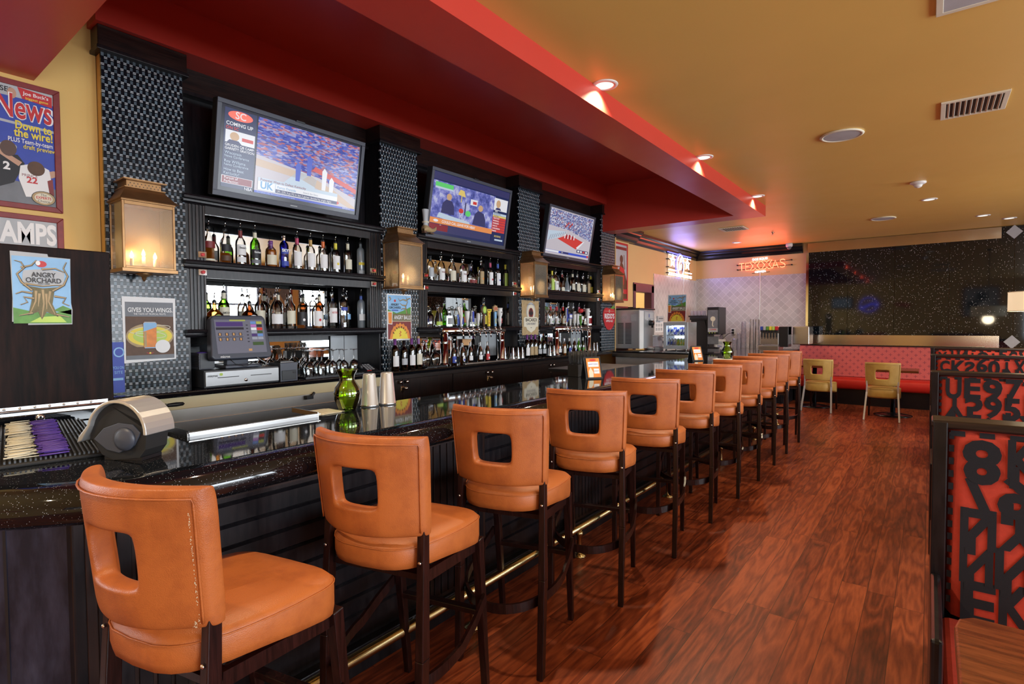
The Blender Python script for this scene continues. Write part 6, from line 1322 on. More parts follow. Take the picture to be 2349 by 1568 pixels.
def d_rum(m, f):
    m.ell(.19, .30, .10, .125, f, 'ink_lgrey', e, 28).ell(.19, .295, .085, .105, f, 'cream_label', e*2, 28).ell(.19, .285, .052, .068, f, 'ink_dred', e*3, 28).poly([(.19, .225), (.175, .26), (.145, .275), (.148, .31), (.17, .30), (.18, .335), (.19, .345), (.20, .335), (.21, .30), (.232, .31), (.235, .275), (.205, .26)], f, 'ink_black', e*4)
    m.poly([(.03, .11), (.08, .105), (.10, .07), (.19, .03), (.28, .07), (.30, .105), (.345, .11), (.35, .22), (.31, .235), (.06, .235), (.03, .22)], f, 'cream_label', e*5).text('BACARDI', .19, .195, .06, f, 'ink_black', e*7, bold=.015, maxw=.29).text('OAKHEART', .19, .145, .04, f, 'ink_grey', e*7, bold=.02, maxw=.21).poly([(.17, .10), (.21, .10), (.19, .088)], f, 'ink_grey', e*6)
    m.text('VERITABLE LIBATION', .19, .395, .018, f, 'ink_grey', e*3, maxw=.17)
sign('rum_sign', 'weathered wooden rum sign with bat emblem on the third pillar', 'sign', [(.0, 0), (.36, 0), (.37, .445), (-.01, .45)], FL(PX+.001, 5.545, 1.36), .006, 'ink_tan', d_rum)
ap = [(.22, .0), (.15, .01), (.07, .07), (.015, .17), (.0, .26), (.02, .32), (.07, .36), (.14, .37), (.215, .355), (.29, .37), (.37, .36), (.42, .32), (.44, .26), (.425, .17), (.37, .07), (.29, .01)]
def d_apple(m, f):
    m.poly([(.22+(x-.22)*.95, .19+(y-.19)*.95) for x, y in ap], f, 'ink_red', e).text("REDD'S", .22, .225, .105, f, 'paper_white', e*3, bold=.03, maxw=.41).text('APPLE ALE', .22, .150, .05, f, 'paper_white', e*3, bold=.012, maxw=.27).ell(.22, .31, .02, .024, f, 'cream_label', e*3).ell(.22, .31, .010, .013, f, 'ink_dred', e*4).rect(.06, .19, .308, .311, f, 'cream_label', e*3).rect(.25, .38, .308, .311, f, 'cream_label', e*3).text('ALE', .25, .02, .018, f, 'paper_white', e*3)
    m.poly([(.26, .355), (.34, .40), (.42, .385), (.36, .35), (.29, .345)], f, 'ink_green', e*3)
sign('apple_ale_sign', 'red apple-shaped ale sign on the farthest pillar', 'sign', ap, FL(PX+.001, 7.69, 1.395), .008, 'ink_dred', d_apple)
def framed(label, y0, y1, z0, z1, draw, x=WL, fw_=.032, fm='ink_dred', kind='framed_poster'):
    t = thing(kind, label, 'framed poster', (0, 0, 0)); f = FL(x+.001, y0, z0); w, h = y1-y0, z1-z0; m = MB()
    for p in ([(0, 0), (w, 0), (w-fw_, fw_), (fw_, fw_)], [(0, h), (fw_, h-fw_), (w-fw_, h-fw_), (w, h)], [(0, 0), (fw_, fw_), (fw_, h-fw_), (0, h)], [(w, 0), (w, h), (w-fw_, h-fw_), (w-fw_, fw_)]): m.prism(p, f, .018, fm)
    m.build('frame', t, bevel=.003); m = MB(); f2 = (tuple(Vector(f[0])+Vector((.008, 0, 0))), f[1], f[2]); draw(m, f2, w, h, fw_); m.build('print', t, recalc=False); return t
def d_news(m, f, w, h, b):
    m.rect(b, w-b, b, h-b, f, 'ink_blue').rect(b, w-b, h*.87, h-b, f, 'ink_lgrey', e)
    m.poly([(b, h*.70), (w-b, h*.665), (w-b, h*.645), (b, h*.68)], f, 'ink_lgrey', e).poly([(b, b), (w-b, b), (w-b, h*.19), (b, h*.26)], f, 'ink_grey', e)
    m.text('PROMISES', w-.30, h*.915, .040, f, 'ink_black', e*2, bold=.02, maxw=.22); m.poly([(w-b-.16, h*.955), (w-b-.005, h*.935), (w-b-.005, h*.85), (w-b-.14, h*.87)], f, 'ink_red', e*3); m.text("Joe Buck's", w-b-.078, h*.915, .028, f, 'paper_white', e*4, bold=.015, maxw=.13).text('biggest game', w-b-.074, h*.88, .020, f, 'ink_yellow', e*4, bold=.01, maxw=.11)
    m.ell(w-b-.185, h*.895, .02, .03, f, 'skin_light', e*3)
    m.text('News', w-.165, h*.79, .19, f, 'paper_white', e*4, bold=.040, maxw=.262).text('News', w-.165, h*.79, .19, f, 'ink_red', e*5, bold=.015, maxw=.245)
    m.text('Down to', w-.125, h*.655, .066, f, 'ink_yellow', e*5, bold=.025, maxw=.165).text('the wire!', w-.125, h*.595, .066, f, 'ink_yellow', e*5, bold=.025, maxw=.175).text('PLUS Team-by-team', w-.14, h*.535, .036, f, 'paper_white', e*5, bold=.012, maxw=.20).text('draft preview', w-.10, h*.495, .036, f, 'ink_yellow', e*5, bold=.012, maxw=.15)
    # two players reaching for the ball
    m.stroke([(w-.30, h*.35), (w-.36, h*.48), (w-.33, h*.60), (w-.30, h*.70)], .05, f, 'skin_dark', e*3, .022).ell(w-.24, h*.46, .036, .045, f, 'skin_dark', e*5).ell(w-.24, h*.478, .038, .022, f, 'ink_lgrey', e*4).poly([(w-.33, h*.12), (w-.22, h*.20), (w-.17, h*.36), (w-.20, h*.42), (w-.28, h*.41), (w-.36, h*.34)], f, 'ink_black', e*3.5).text('2', w-.25, h*.32, .06, f, 'paper_white', e*5, bold=.04)
    m.stroke([(w-.06, h*.30), (w-.03, h*.32), (w-b, h*.34)], .04, f, 'skin_light', e*4, .03).stroke([(w-.19, h*.35), (w-.27, h*.42), (w-.36, h*.52), (w-.40, h*.60)], .03, f, 'skin_light', e*4, .018).poly([(w-.17, h*.10), (w-.06, h*.12), (w-.05, h*.24), (w-.06, h*.34), (w-.12, h*.38), (w-.19, h*.34), (w-.20, h*.24)], f, 'paper_white', e*5).ell(w-.12, h*.335, .04, .042, f, 'ink_brown', e*6).text('PRINCE', w-.15, h*.27, .022, f, 'ink_dred', e*6, maxw=.07).text('22', w-.14, h*.235, .05, f, 'ink_red', e*6, bold=.03).poly([(w-.07, h*.25), (w-.045, h*.27), (w-.04, h*.14), (w-.06, h*.12)], f, 'ink_dred', e*6)
    m.ell(w-.09, h*.105, .056, .042, f, 'ink_black', e*6).ell(w-.09, h*.105, .053, .039, f, 'ink_tan', e*7).ell(w-.09, h*.105, .042, .030, f, 'cream_label', e*8).text('The', w-.09, h*.13, .018, f, 'ink_black', e*9).text('EXPERTS', w-.09, h*.106, .021, f, 'ink_red', e*9, bold=.02, maxw=.07).text('Choice', w-.09, h*.08, .020, f, 'ink_black', e*9)
framed('red-framed basketball magazine cover reading News on the yellow wall', .40, .965, 2.19, 2.925, d_news)
def d_champs(m, f, w, h, b):
    m.rect(b, w-b, b, h-b, f, 'ink_lgrey').rect(b, w-b, b, h*.6, f, 'ink_grey', e).text('CHAMPS', w-.235, h*.83, .165, f, 'paper_white', e*3, bold=.035, maxw=.40).stroke([(w-.15, h*.55), (w-.12, h*.66), (w-.06, h*.72)], .012, f, 'ink_tan', e*4).stroke([(w-.17, h*.62), (w-.11, h*.60), (w-.08, h*.70)], .006, f, 'ink_tan', e*4)
    for k in range(5): m.stroke([(w-.14+k*.014, h*.62), (w-.13+k*.014, h*.50)], .003, f, 'cream_label', e*5)
framed('red-framed cover reading CHAMPS, half hidden by the bar flap', .40, .965, 1.48, 2.160, d_champs)
def d_far(m, f, w, h, b):
    m.rect(b, w-b, b, h-b, f, 'ink_lgrey').rect(b*1.3, w-b*1.3, h*.88, h*.93, f, 'ink_dred', e).poly([(b, b), (w-b, b), (w-b, h*.35), (w*.7, h*.62), (w*.55, h*.7), (w*.4, h*.5), (b, h*.3)], f, 'ink_brown', e).ell(w*.58, h*.72, .06, .07, f, 'skin_dark', e*2).poly([(w*.35, h*.3), (w*.75, h*.28), (w*.78, h*.55), (w*.5, h*.6)], f, 'ink_red', e*2).stroke([(w*.8, h*.55), (w*.75, h*.8)], .02, f, 'ink_brown', e*2).rect(w*.2, w-b, h*.12, h*.2, f, 'ink_red', e*3).text('2015', w*.6, h*.16, .07, f, 'paper_white', e*4, bold=.02)
framed('red-framed sports poster beside the farthest pillar', 8.22, 8.78, 1.90, 2.885, d_far, fm='ink_red'); framed('lower red-framed poster beside the farthest pillar', 8.22, 8.80, 1.02, 1.80, d_far)
# boot ornament on the television shelf
t = thing('boot_ornament', 'tan cowboy boot ornament beside the middle television', 'ornament', (-4.02, 3.80, SH[2][1]))
MB().lathe([(.030, .06), (.026, .10), (.028, .15), (.034, .20), (.038, .235)], n=14, m='ink_lgrey', sx=.8, cap=False).lathe([(.034, .10), (.036, .115)], n=14, m='cream_label').build('shaft', t)
rows = []
for y, hz, hw in ((-.035, .03, .02), (-.03, .065, .03), (.0, .075, .034), (.04, .055, .034), (.08, .040, .032), (.12, .038, .022), (.145, .045, .008)):
    rows.append([(hw*math.cos(a*PI/6), y, .012+hz*.5+hz*.5*math.sin(a*PI/6) + (.03*((y-.06)/.085)**2 if y > .06 else 0)) for a in range(13)])
MB().grid(rows, 'ink_tan', True).build('foot', t); MB().box(-.02, .02, -.035, -.005, 0, .02, 'ink_brown').box(-.02, .02, .05, .10, 0, .012, 'ink_brown').build('heel', t)

# ------------------------------------------------------------------ neon signs
emi('neon_white', (.88, .88, 1.0), 3.2); emi('neon_blue', (.10, .10, 1.0), 4.5); emi('neon_red', (1, .17, .08), 5.5); emi('neon_pink', (1, .35, .6), 4)
def P3(fr, pts, off): o, r, u = (Vector(q) for q in fr); n = r.cross(u); return [o+r*x+u*y+n*off for x, y in pts]
t = thing('neon_beer_sign', 'blue and white neon sign with oval and stars in the alcove', 'neon sign', (0, 0, 0)); fr = FL(WL, 10.52, 2.50)
m = MB()
for z in (.02, .14, .30, .42): m.cyl(*P3(fr, [(0, z), (1.35, z)], .02), .006, 'black_paint', 6)
for x in (.05, .5, .9, 1.3): m.cyl(*P3(fr, [(x, -.03), (x, .43)], .02), .006, 'black_paint', 6)
for x, z in ((.03, .02), (.03, .14), (.03, .30), (.03, .42), (1.3, .02), (1.3, .42)): m.cyl(P3(fr, [(x, z)], 0)[0], P3(fr, [(x, z)], .06)[0], .010, 'black_paint', 8)
m.build('mounting_frame', t)
def star(cx, cz, r): return [(cx+(r if k % 2 == 0 else r*.45)*math.sin(PI*k/5)*1.15, cz+(r if k % 2 == 0 else r*.45)*math.cos(PI*k/5)) for k in range(10)]
m = MB()
for cx in (.24, 1.08): m.tube(P3(fr, star(cx, .27, .13), .06), .009, 'neon_white', 8, closed=True).tube(P3(fr, star(cx, .27, .065), .06), .008, 'neon_white', 8, closed=True).tube(P3(fr, [(cx-.2, .385), (cx+.2, .385)], .06), .009, 'neon_white')
for a, b, z in ((.03, .42, .085), (.95, 1.33, .085), (.03, 1.33, .02), (.03, 1.33, -.015)): m.tube(P3(fr, [(a, z), (b, z)], .06), .012, 'neon_white')
m.tube(P3(fr, [(.58, .10), (.60, .22), (.63, .30), (.70, .36), (.76, .30), (.72, .20), (.68, .12)], .065), .009, 'neon_white').tube(P3(fr, [(.64, .12), (.66, .20), (.72, .24)], .065), .009, 'neon_white'); m.build('white_tube', t)
MB().tube(P3(fr, [(.66+.19*math.cos(PI*k/14), .21+.21*math.sin(PI*k/14)) for k in range(28)], .07), .010, 'neon_white', 8, closed=True).tube(P3(fr, [(.66+.225*math.cos(PI*k/14), .21+.245*math.sin(PI*k/14)) for k in range(28)], .05), .010, 'neon_blue', 8, closed=True).tube(P3(fr, [(.02, .44), (1.34, .44)], .04), .010, 'neon_blue').build('oval_tube', t, label='blue-rimmed oval tube')
MB().tube(P3(fr, [(.60, .33), (.66, .38), (.74, .36)], .08), .010, 'neon_pink').tube(P3(fr, [(.60, .27), (.66, .29)], .08), .008, 'neon_pink').build('pink_tube', t, label='pink tube')
light('neon_glow', 'AREA', (WL+.12, 11.2, 2.74), 15, (.30, .26, 1.0), (0, -PI/2, 0), .45, 1.3)
t = thing('neon_texas_sign', 'red and white neon sign spelling TEXXAS above the tiles', 'neon sign', (0, 0, 0)); ro = math.radians(2.2)
fr = ((-3.27, FY, 2.60), (math.cos(ro), 0, math.sin(ro)), (-math.sin(ro), 0, math.cos(ro)))
m = MB()
for z in (.05, .15): m.cyl(*P3(fr, [(-.04, z), (1.02, z)], .02), .005, 'black_paint', 6)
for x in (-.04, 1.02):
    for z in (.05, .15): m.cyl(P3(fr, [(x, z)], 0)[0], P3(fr, [(x, z)], .05)[0], .014, 'black_paint', 8)
m.cyl(*P3(fr, [(.25, -.05), (.60, -.05)], .02), .005, 'black_paint', 6); m.build('mounting_frame', t)
m = MB(); R_ = .0062; TU = lambda p, c=False: m.tube(P3(fr, p, .05), R_, 'neon_red', 8, closed=c)
TU([(.0, .175), (.10, .175)]); TU([(.05, .175), (.05, .02)]); TU([(.20, .175), (.13, .175), (.13, .02), (.20, .02)]); TU([(.13, .10), (.19, .10)])
def XX(x): TU([(x, .19), (x+.07, .19), (x+.105, .145), (x+.14, .19), (x+.21, .19), (x+.145, .10), (x+.21, .01), (x+.14, .01), (x+.105, .055), (x+.07, .01), (x, .01), (x+.065, .10)], True)
XX(.215); XX(.445); TU([(.66, .02), (.715, .175), (.77, .02)]); TU([(.68, .07), (.75, .07)])
TU([(.90, .155), (.875, .178), (.83, .178), (.808, .155), (.815, .125), (.85, .105), (.885, .085), (.90, .055), (.885, .025), (.84, .015), (.80, .035)]); m.build('red_tube', t, label='glowing red tube lettering')
m = MB(); m.text('DOS EQUIS', .42, .232, .060, fr, 'neon_white', .05, bold=.03, maxw=.40).text('CERVEZA', .42, -.035, .055, fr, 'neon_white', .05, bold=.03, maxw=.22); m.build('white_lettering', t, recalc=False, label='white neon lettering')
light('neon_glow', 'AREA', (-2.78, FY-.12, 2.70), 13, (1.0, .14, .07), (-PI/2, 0, 0), .9, .25)
MB_ = MB().tube([(-2.86, FY-.014, 2.56), (-2.86, FY-.014, 2.0), (-2.87, FY-.014, 1.6), (-2.89, FY-.014, 1.35)], .010, 'white_plastic', 8); tag(MB_.build('power_conduit'), 'white cable conduit running down the tiles below the red neon sign', 'conduit')
tag(MB().tube([(WL+.014, 11.5, 2.50), (WL+.014, 11.5, 1.1)], .008, 'white_plastic', 8).build('power_conduit'), 'white cable conduit below the blue neon sign', 'conduit')

# ------------------------------------------------------------------ far service counter
t = thing('service_counter', 'black-topped counter along the tiled far wall', 'counter', (0, 0, 0))
MB().box(WL+.02, -2.43, 10.98, 12.31, .93, .97, 'bar_granite').build('countertop', t, bevel=.006); MB().box(WL+.02, -2.43, 11.03, 12.31, 0, .93, 'black_wood').build('body', t)
# frozen drink machine
t = thing('frozen_drink_machine', 'tall stainless frozen drink machine beside the farthest pillar', 'drink machine', (-3.97, 8.50, BH)); 
MB().box(-.21, .24, -.28, .32, .02, .66, 'machine_steel').build('cabinet', t, bevel=.01)
MB().box(-.22, .25, -.29, .33, .66, .685, 'black_plastic').box(-.05, .05, -.1, .0, .685, .71, 'black_plastic').build('lid', t, bevel=.004)
F2 = ((-.21, -.2805, 0), (1, 0, 0), (0, 0, 1))
for c in range(2):
    m = MB()
    for k in range(16): m.rect(.06+c*.14, .17+c*.14, .10+k*.022, .112+k*.022, F2, 'ink_black', .001)
    m.build('vent_grille', t, recalc=False)
m = MB(); m.text('200', .17, .53, .07, F2, 'ink_lgrey', .001, bold=.02); m.build('lettering', t, recalc=False); MB().rect(.30, .40, .47, .58, F2, 'ink_lgrey', .001).build('data_plate', t, recalc=False)
F3 = ((.2405, -.28, 0), (0, 1, 0), (0, 0, 1)); m = MB().rect(.0, .16, .02, .64, F3, 'white_plastic', .001).rect(.20, .56, .50, .62, F3, 'ink_lgrey', .001).text('8', .38, .56, .08, F3, 'ink_blue', .002, bold=.02); m.build('front_panel', t, recalc=False)
m = MB().cyl((.24, .12, .44), (.31, .12, .44), .045, 'black_plastic', 14).cyl((.29, .12, .45), (.29, .12, .36), .018, 'black_plastic', 10).box(.28, .30, .11, .13, .44, .52, 'chrome'); m.build('dispensing_valve', t)
MB().box(.24, .36, .0, .25, .0, .04, 'steel').build('drip_tray', t, bevel=.004)
t = thing('drink_dispenser', 'clear pink-tinted drink dispenser in front of the frozen drink machine', 'dispenser', (-3.60, 8.66, BH)); MB().box(-.06, .06, -.08, .08, .04, .22, 'cup_plastic').build('tank', t, bevel=.015); MB().box(-.065, .065, -.085, .085, .0, .04, 'ink_lgrey').box(-.06, .06, -.08, .08, .22, .24, 'white_plastic').build('base', t, bevel=.004)
# mini fridge
emi('fridge_glow', (.70, .80, 1.0), 2.2)
t = thing('mini_fridge', 'small glass-door fridge of energy drink cans on the cross counter', 'fridge', (-3.24, 8.72, BH))
MB().box(-.20, -.175, -.2, .2, .02, .45, 'ink_lgrey').box(.175, .20, -.2, .2, .02, .45, 'steel').box(-.175, .175, -.2, .2, .02, .045, 'ink_lgrey').box(-.175, .175, -.2, .2, .425, .45, 'ink_lgrey').box(-.175, .175, .18, .2, .045, .425, 'white_plastic').build('cabinet', t, bevel=.004)
m = MB(); m.box(-.20, -.15, -.222, -.2, .02, .45, 'ink_lgrey').box(.15, .20, -.222, -.2, .02, .45, 'ink_lgrey').box(-.15, .15, -.222, -.2, .02, .075, 'ink_lgrey').box(-.15, .15, -.222, -.2, .40, .45, 'ink_lgrey'); m.build('door_frame', t, bevel=.003)
MB().box(-.15, .15, -.214, -.210, .075, .40, 'thin_glass').build('door_glass', t); MB().box(-.17, .17, -.19, .18, .235, .245, 'steel').build('shelf', t); MB().box(-.168, -.162, -.18, -.17, .05, .42, 'fridge_glow').box(.162, .168, -.18, -.17, .05, .42, 'fridge_glow').box(-.16, .16, .165, .175, .05, .42, 'fridge_glow').build('interior_light', t)
for x in (-.16, 0, .16): MB().cyl((x, -.18, 0), (x, -.18, .02), .012, 'chrome', 10).build('foot', t)
light('fridge_light', 'AREA', (-3.24, 8.56, BH+.43-.03), 3, (.8, .9, 1), (0, 0, 0), .2)
def can(c1, c2):
    t = thing('drink_can', '', 'can'); MB().lathe([(.018, 0), (.0235, .006), (.0235, .13), (.019, .142), (.018, .144), (.0001, .143)], n=14, m='chrome').build('shell', t); MB().lathe([(.0238, .008), (.0238, .128)], n=14, m=c1, cap=False).build('wrap', t)
    m = MB(); m.poly([(-.017, .04), (.017, .06), (.017, .10), (-.017, .08)], ((0, -.024, 0), (1, 0, 0), (0, 0, 1)), c2, .001); m.build('logo_patch', t, recalc=False); return t
cb = can('ink_blue', 'paper_white'); cs = can('ink_lgrey', 'ink_blue'); cy_ = can('ink_lime', 'ink_yellow')
for r, zz in ((0, .245), (1, .045)):
    for c in range(6):
        p = (cs, cs, cb, cs, cb, cb)[c] if r == 0 else (cs, cs, cs, cy_, cy_, cy_)[c]; nm = ('blue', 'silver', 'lime')[(cb, cs, cy_).index(p)]
        put(p, -3.24-.1275+c*.051, 8.72-.15, BH+zz, '%s can, %s from the left on the %s fridge shelf' % (nm, ORD[c], 'upper' if r == 0 else 'lower'), 'cans in the small fridge')
clean_used()
sign('drink_poster', 'cider and cinnamon shot poster standing on the small fridge', 'poster', [(0, 0), (.31, 0), (.31, .45), (0, .45)], ((-3.43, 8.64, BH+.451), (1, 0, 0), (0, .06, 1)), .003, 'paper_white', d_shot)
# coffee machine
t = thing('coffee_machine', 'tall black cappuccino machine on the far counter', 'coffee machine', (-3.62, 11.42, .97))
MB().box(-.36, -.0, -.10, .30, .0, .62, 'black_plastic').box(-.36, .20, -.18, .30, .60, .66, 'black_plastic').build('back_body', t, bevel=.01)
MB().box(-.0, .24, -.18, .30, .30, .86, 'black_plastic').build('head', t, bevel=.012)
F4 = ((0, -.181, 0), (1, 0, 0), (0, 0, 1)); m = MB().rect(.02, .22, .43, .80, F4, 'ink_grey', .001).ell(.12, .62, .05, .05, F4, 'cream_label', .002).stroke([(.12, .57), (.11, .50), (.13, .46)], .02, F4, 'cream_label', .002).rect(.02, .22, .35, .43, F4, 'ink_lgrey', .002).text('COFFEE', .12, .40, .04, F4, 'ink_red', .003, bold=.02, maxw=.17)
for k in range(3): m.rect(.045+k*.055, .06+k*.055, .325, .345, F4, 'ink_lime', .003)
m.build('picture_panel', t, recalc=False); MB().box(-.02, .24, -.22, -.02, .0, .045, 'black_plastic').box(.0, .22, -.14, -.06, .10, .26, 'ink_grey').build('brew_station', t, bevel=.006)
MB().tube([(-.06, -.11, .58), (-.02, -.12, .35), (.0, -.10, .12), (.02, -.08, .03)], .006, 'rubber').build('hose', t)
t = thing('cup_rack', 'black tray of pink-tinted glasses on top of the coffee machine', 'rack', (-3.86, 11.44, 1.632)); MB().box(-.16, .14, -.16, .16, 0, .03, 'black_plastic').build('tray', t)
for i in range(4):
    for j in range(2): MB().lathe([(.028, 0), (.036, .10)], (-.115+i*.075, -.08+j*.13, .032), 12, 'cup_plastic', cap=False).build('rack_glass', t)
# box, outlet, cups
t = thing('cardboard_carton', 'small white carton of packets on the far counter', 'carton', (-3.38, 11.35, .97)); MB().box(-.085, .085, -.06, .06, 0, .20, 'white_plastic').build('box', t, bevel=.002); m = MB(); m.rect(-.06, .06, .10, .16, ((0, -.0605, 0), (1, 0, 0), (0, 0, 1)), 'ink_lgrey', .001).text('TEA', 0, .06, .05, ((0, -.0605, 0), (1, 0, 0), (0, 0, 1)), 'ink_blue', .001, bold=.02); m.build('print', t, recalc=False)
t = thing('wall_outlet', 'white wall outlet with black plugs above the far counter', 'outlet', (-3.40, FY-.013, 1.32)); MB().box(-.05, .05, -.006, 0, -.07, .07, 'white_plastic').build('plate', t, bevel=.003); MB().box(-.022, .022, -.04, -.006, .01, .05, 'black_plastic').build('plug', t, bevel=.006); MB().box(-.022, .022, -.04, -.006, -.05, -.01, 'black_plastic').tube([(0, -.035, -.03), (-.08, -.08, -.05), (-.18, -.12, -.15), (-.20, -.14, -.33)], .006, 'black_plastic').build('plug', t)
t = thing('black_cord', 'looped power cord with white hook left of the outlet', 'cord', (-3.62, FY-.013, 1.30)); MB().tube([(-.22, -.03, .10), (-.08, -.03, .12), (-.01, -.03, .10), (.0, -.03, .0)], .006, 'white_plastic').build('white_lead', t); MB().lathe([(.001, -.05), (.03, -.04), (.035, 0), (.02, .03)], (.0, -.05, -.01), 12, 'black_plastic').tube([(0, -.05, -.04), (-.06, -.08, -.12), (-.10, -.10, -.30)], .006, 'black_plastic').build('plug', t)
def cups(x, y, h, r, mat, label, n):
    t = thing('cup_stack', label, 'stack of cups', (x, y, .972), group='stacks of plastic cups on the far counter'); pr = [(r, 0)]
    k = int(h/.016)
    for i in range(k): z = .10+(h-.10)*i/k; pr += [(r*.97, z), (r*.90, z+.004)]
    MB().lathe([(r, 0), (r*.97, .006)], n=16, m=mat, cap=False).lathe([(r*.98, .0)]+[(r*(1.0-.18*min(1, z/.5)) if j % 2 == 0 else r*(.93-.18*min(1, z/.5)), z) for j, z in enumerate([i*.012 for i in range(int(h/.012))])]+[(r*.62, h), (.0001, h)], n=16, m=mat, cap=False, smooth=False).build('cups', t)
for x, h, r, mt_, l in ((-3.10, .22, .05, 'cup_plastic', 'shortest frosted cup stack, leftmost on the far counter'), (-3.02, .33, .045, 'cup_plastic', 'second frosted cup stack from the left'), (-2.93, .56, .055, 'cup_plastic', 'tall frosted cup stack left of the white conduit'), (-2.78, .60, .048, 'thin_glass', 'tall clear cup stack, left of the pair'), (-2.68, .60, .048, 'thin_glass', 'tall clear cup stack, right of the pair'), (-2.585, .32, .045, 'thin_glass', 'short clear cup stack beside the soda dispenser')): cups(x, 11.35, h, r, mt_, l, 0)
# soda dispenser
t = thing('soda_dispenser', 'stainless soda dispenser with row of coloured flavour tabs', 'soda dispenser', (-2.24, 11.10, .97))
MB().box(-.32, .0, -.02, .30, .12, .34, 'brushed_steel').box(-.32, .16, .02, .30, .30, .46, 'steel').build('body', t, bevel=.008); MB().box(-.0, .16, -.0, .30, .08, .46, 'black_plastic').build('side', t, bevel=.006); MB().box(-.33, .02, -.14, .30, .0, .10, 'brushed_steel').box(-.32, .01, -.13, -.02, .10, .105, 'ink_grey').build('drip_tray', t, bevel=.005)
MB().box(.17, .45, .35, .80, .12, .46, 'steel').build('ice_bin', t, bevel=.01)
for i, c in enumerate(('ink_blue', 'ink_lgrey', 'ink_green', 'ink_yellow', 'ink_lime', 'ink_red')):
    x = -.29+i*.052; v_ = MB().box(x-.02, x+.02, -.06, -.0, .36, .40, 'black_plastic').box(x-.012, x+.012, -.05, -.02, .26, .36, 'black_plastic').cyl((x, -.035, .26), (x, -.035, .23), .007, 'black_plastic', 8).build('valve', t, bevel=.003)
    MB().box(x-.022, x+.022, -.065, -.02, .395, .465, c).build('flavour_tab', v_, bevel=.003)
# alcove wall things
t = thing('wall_notice', 'white notice sheet on the alcove wall above the black switch', 'notice', (0, 0, 0)); f = FL(WL+.013, 9.98, 1.33); MB().rect(0, .40, 0, .26, f, 'paper_white', .001).build('sheet', t, recalc=False); m = MB(); [m.rect(.03+(k % 3)*.12, .12+(k % 3)*.12, .03+(k//3)*.08, .09+(k//3)*.08, f, 'ink_lgrey', .002) for k in range(8)]; m.build('print', t, recalc=False)
t = thing('switch_box', 'grey wall switch box above the notice sheet', 'switch', (WL+.013, 10.2, 1.60)); MB().box(0, .03, -.15, .15, -.05, .05, 'ink_lgrey').build('box', t, bevel=.005); MB().box(.03, .035, -.1, .1, -.01, .01, 'ink_grey').build('slot', t)
t = thing('wall_socket', 'black twin plug and cables left of the small fridge', 'socket', (WL+.013, 10.2, 1.22)); MB().box(0, .03, -.1, .02, -.05, .05, 'black_plastic').build('plug', t, bevel=.006); MB().tube([(.03, -.04, .02), (.09, .02, .0), (.10, .10, -.08), (.06, .12, -.14)], .008, 'black_plastic').tube([(.03, -.04, -.02), (.07, .0, -.06), (.07, .04, -.14)], .008, 'black_plastic').build('cable', t)
# ------------------------------------------------------------------ things on the walls behind the camera, seen in reflections
FB = lambda x, z: ((x, BY+.001, z), (-1, 0, 0), (0, 0, 1))
t = thing('neon_ring_sign', 'blue neon ring sign mirrored in the granite panelling', 'neon sign', (0, 0, 0)); f = FB(-2.07, 2.25)
MB().tube(P3(f, [(.30*math.cos(PI*k/14), .30*math.sin(PI*k/14)) for k in range(28)], .06), .022, 'neon_blue', 8, closed=True).build('ring_tube', t); MB().tube(P3(f, [(-.34, -.02), (-.1, .04), (.1, -.08), (.32, -.16)], .07), .05, 'neon_blue', 8).build('swoosh_tube', t)
t = thing('neon_red_sign', 'red neon sign mirrored in the granite panelling', 'neon sign', (0, 0, 0)); f = FB(-.9, 2.2); MB().prism([(-.25, -.12), (.25, .02), (.28, .12), (-.22, .06)], f, .04, 'neon_red_dim' if False else 'ink_red').build('glow_panel', t)
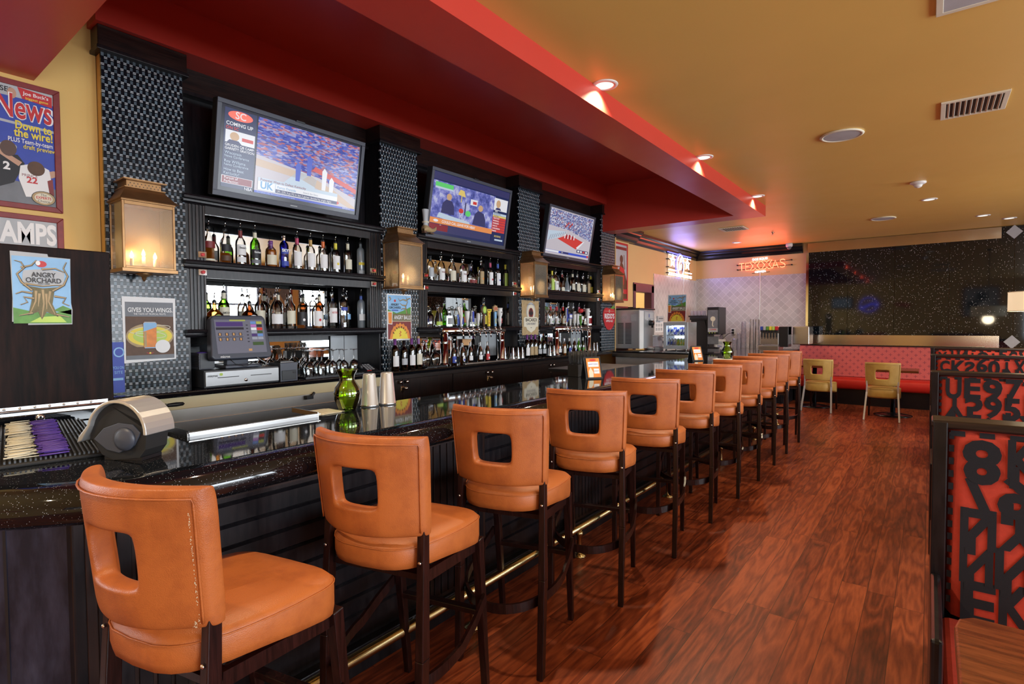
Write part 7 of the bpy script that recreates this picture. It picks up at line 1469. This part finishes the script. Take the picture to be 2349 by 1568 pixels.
t = thing('wall_screen', 'pale screen faintly mirrored at the left of the granite', 'screen', (0, 0, 0)); f = FB(-3.05, 2.35); MB().prism([(-.4, -.25), (.4, -.25), (.4, .25), (-.4, .25)], f, .05, 'black_plastic').build('case', t); MB().rect(-.36, .36, -.2, .2, (tuple(Vector(f[0])+Vector((0, .052, 0))), f[1], f[2]), 'scr_pale').build('display', t, recalc=False)
t = thing('framed_photo', 'large red-framed photograph on the wall behind the camera', 'framed poster', (0, 0, 0)); f = FB(1.55, 1.7); MB().prism([(-.55, 0), (.55, 0), (.55, 1.15), (-.55, 1.15)], f, .03, 'ink_dred').build('frame', t, bevel=.005); m = MB(); f2 = (tuple(Vector(f[0])+Vector((0, .032, 0))), f[1], f[2]); m.rect(-.5, .5, .05, 1.1, f2, 'ink_lgrey').ell(.0, .75, .16, .2, f2, 'ink_black', .001).ell(.25, .45, .17, .2, f2, 'ink_black', .001).poly([(-.3, .05), (-.25, .5), (0, .6), (.1, .3), (.1, .05)], f2, 'paper_white', .001); m.build('print', t, recalc=False)
t = thing('exit_sign', 'red EXIT sign mirrored in the shelf mirror', 'exit sign', (RX-.001, 10.75, 2.80)); MB().box(-.05, 0, -.18, .18, -.11, .11, 'black_plastic').build('case', t, bevel=.005); MB().text('EXIT', 0, 0, .20, ((-.051, 0, 0), (0, -1, 0), (0, 0, 1)), 'neon_red', .001, bold=.03, maxw=.30).build('lettering', t, recalc=False)
t = thing('framed_photo', 'red-framed action photograph on the window wall, seen mirrored', 'framed poster', (RX-.001, 7.75, 1.85)); MB().box(-.03, 0, -.42, .42, 0, .9, 'ink_dred').build('frame', t, bevel=.005); MB().rect(-.37, .37, .05, .85, ((-.031, 0, 0), (0, -1, 0), (0, 0, 1)), 'ink_grey', .001).stroke([(-.2, .2), (.0, .5), (.1, .75)], .06, ((-.031, 0, 0), (0, -1, 0), (0, 0, 1)), 'ink_tan', .002).stroke([(.25, .2), (.05, .5), (-.1, .7)], .06, ((-.031, 0, 0), (0, -1, 0), (0, 0, 1)), 'ink_tan', .002).build('print', t, recalc=False)
# drop the label text of unused prototypes and name-only props
for o in list(bpy.data.objects):
    if o.parent is None and o.type == 'EMPTY' and o.get('label') == '': 
        for c in list(o.children_recursive): bpy.data.objects.remove(c)
        bpy.data.objects.remove(o)
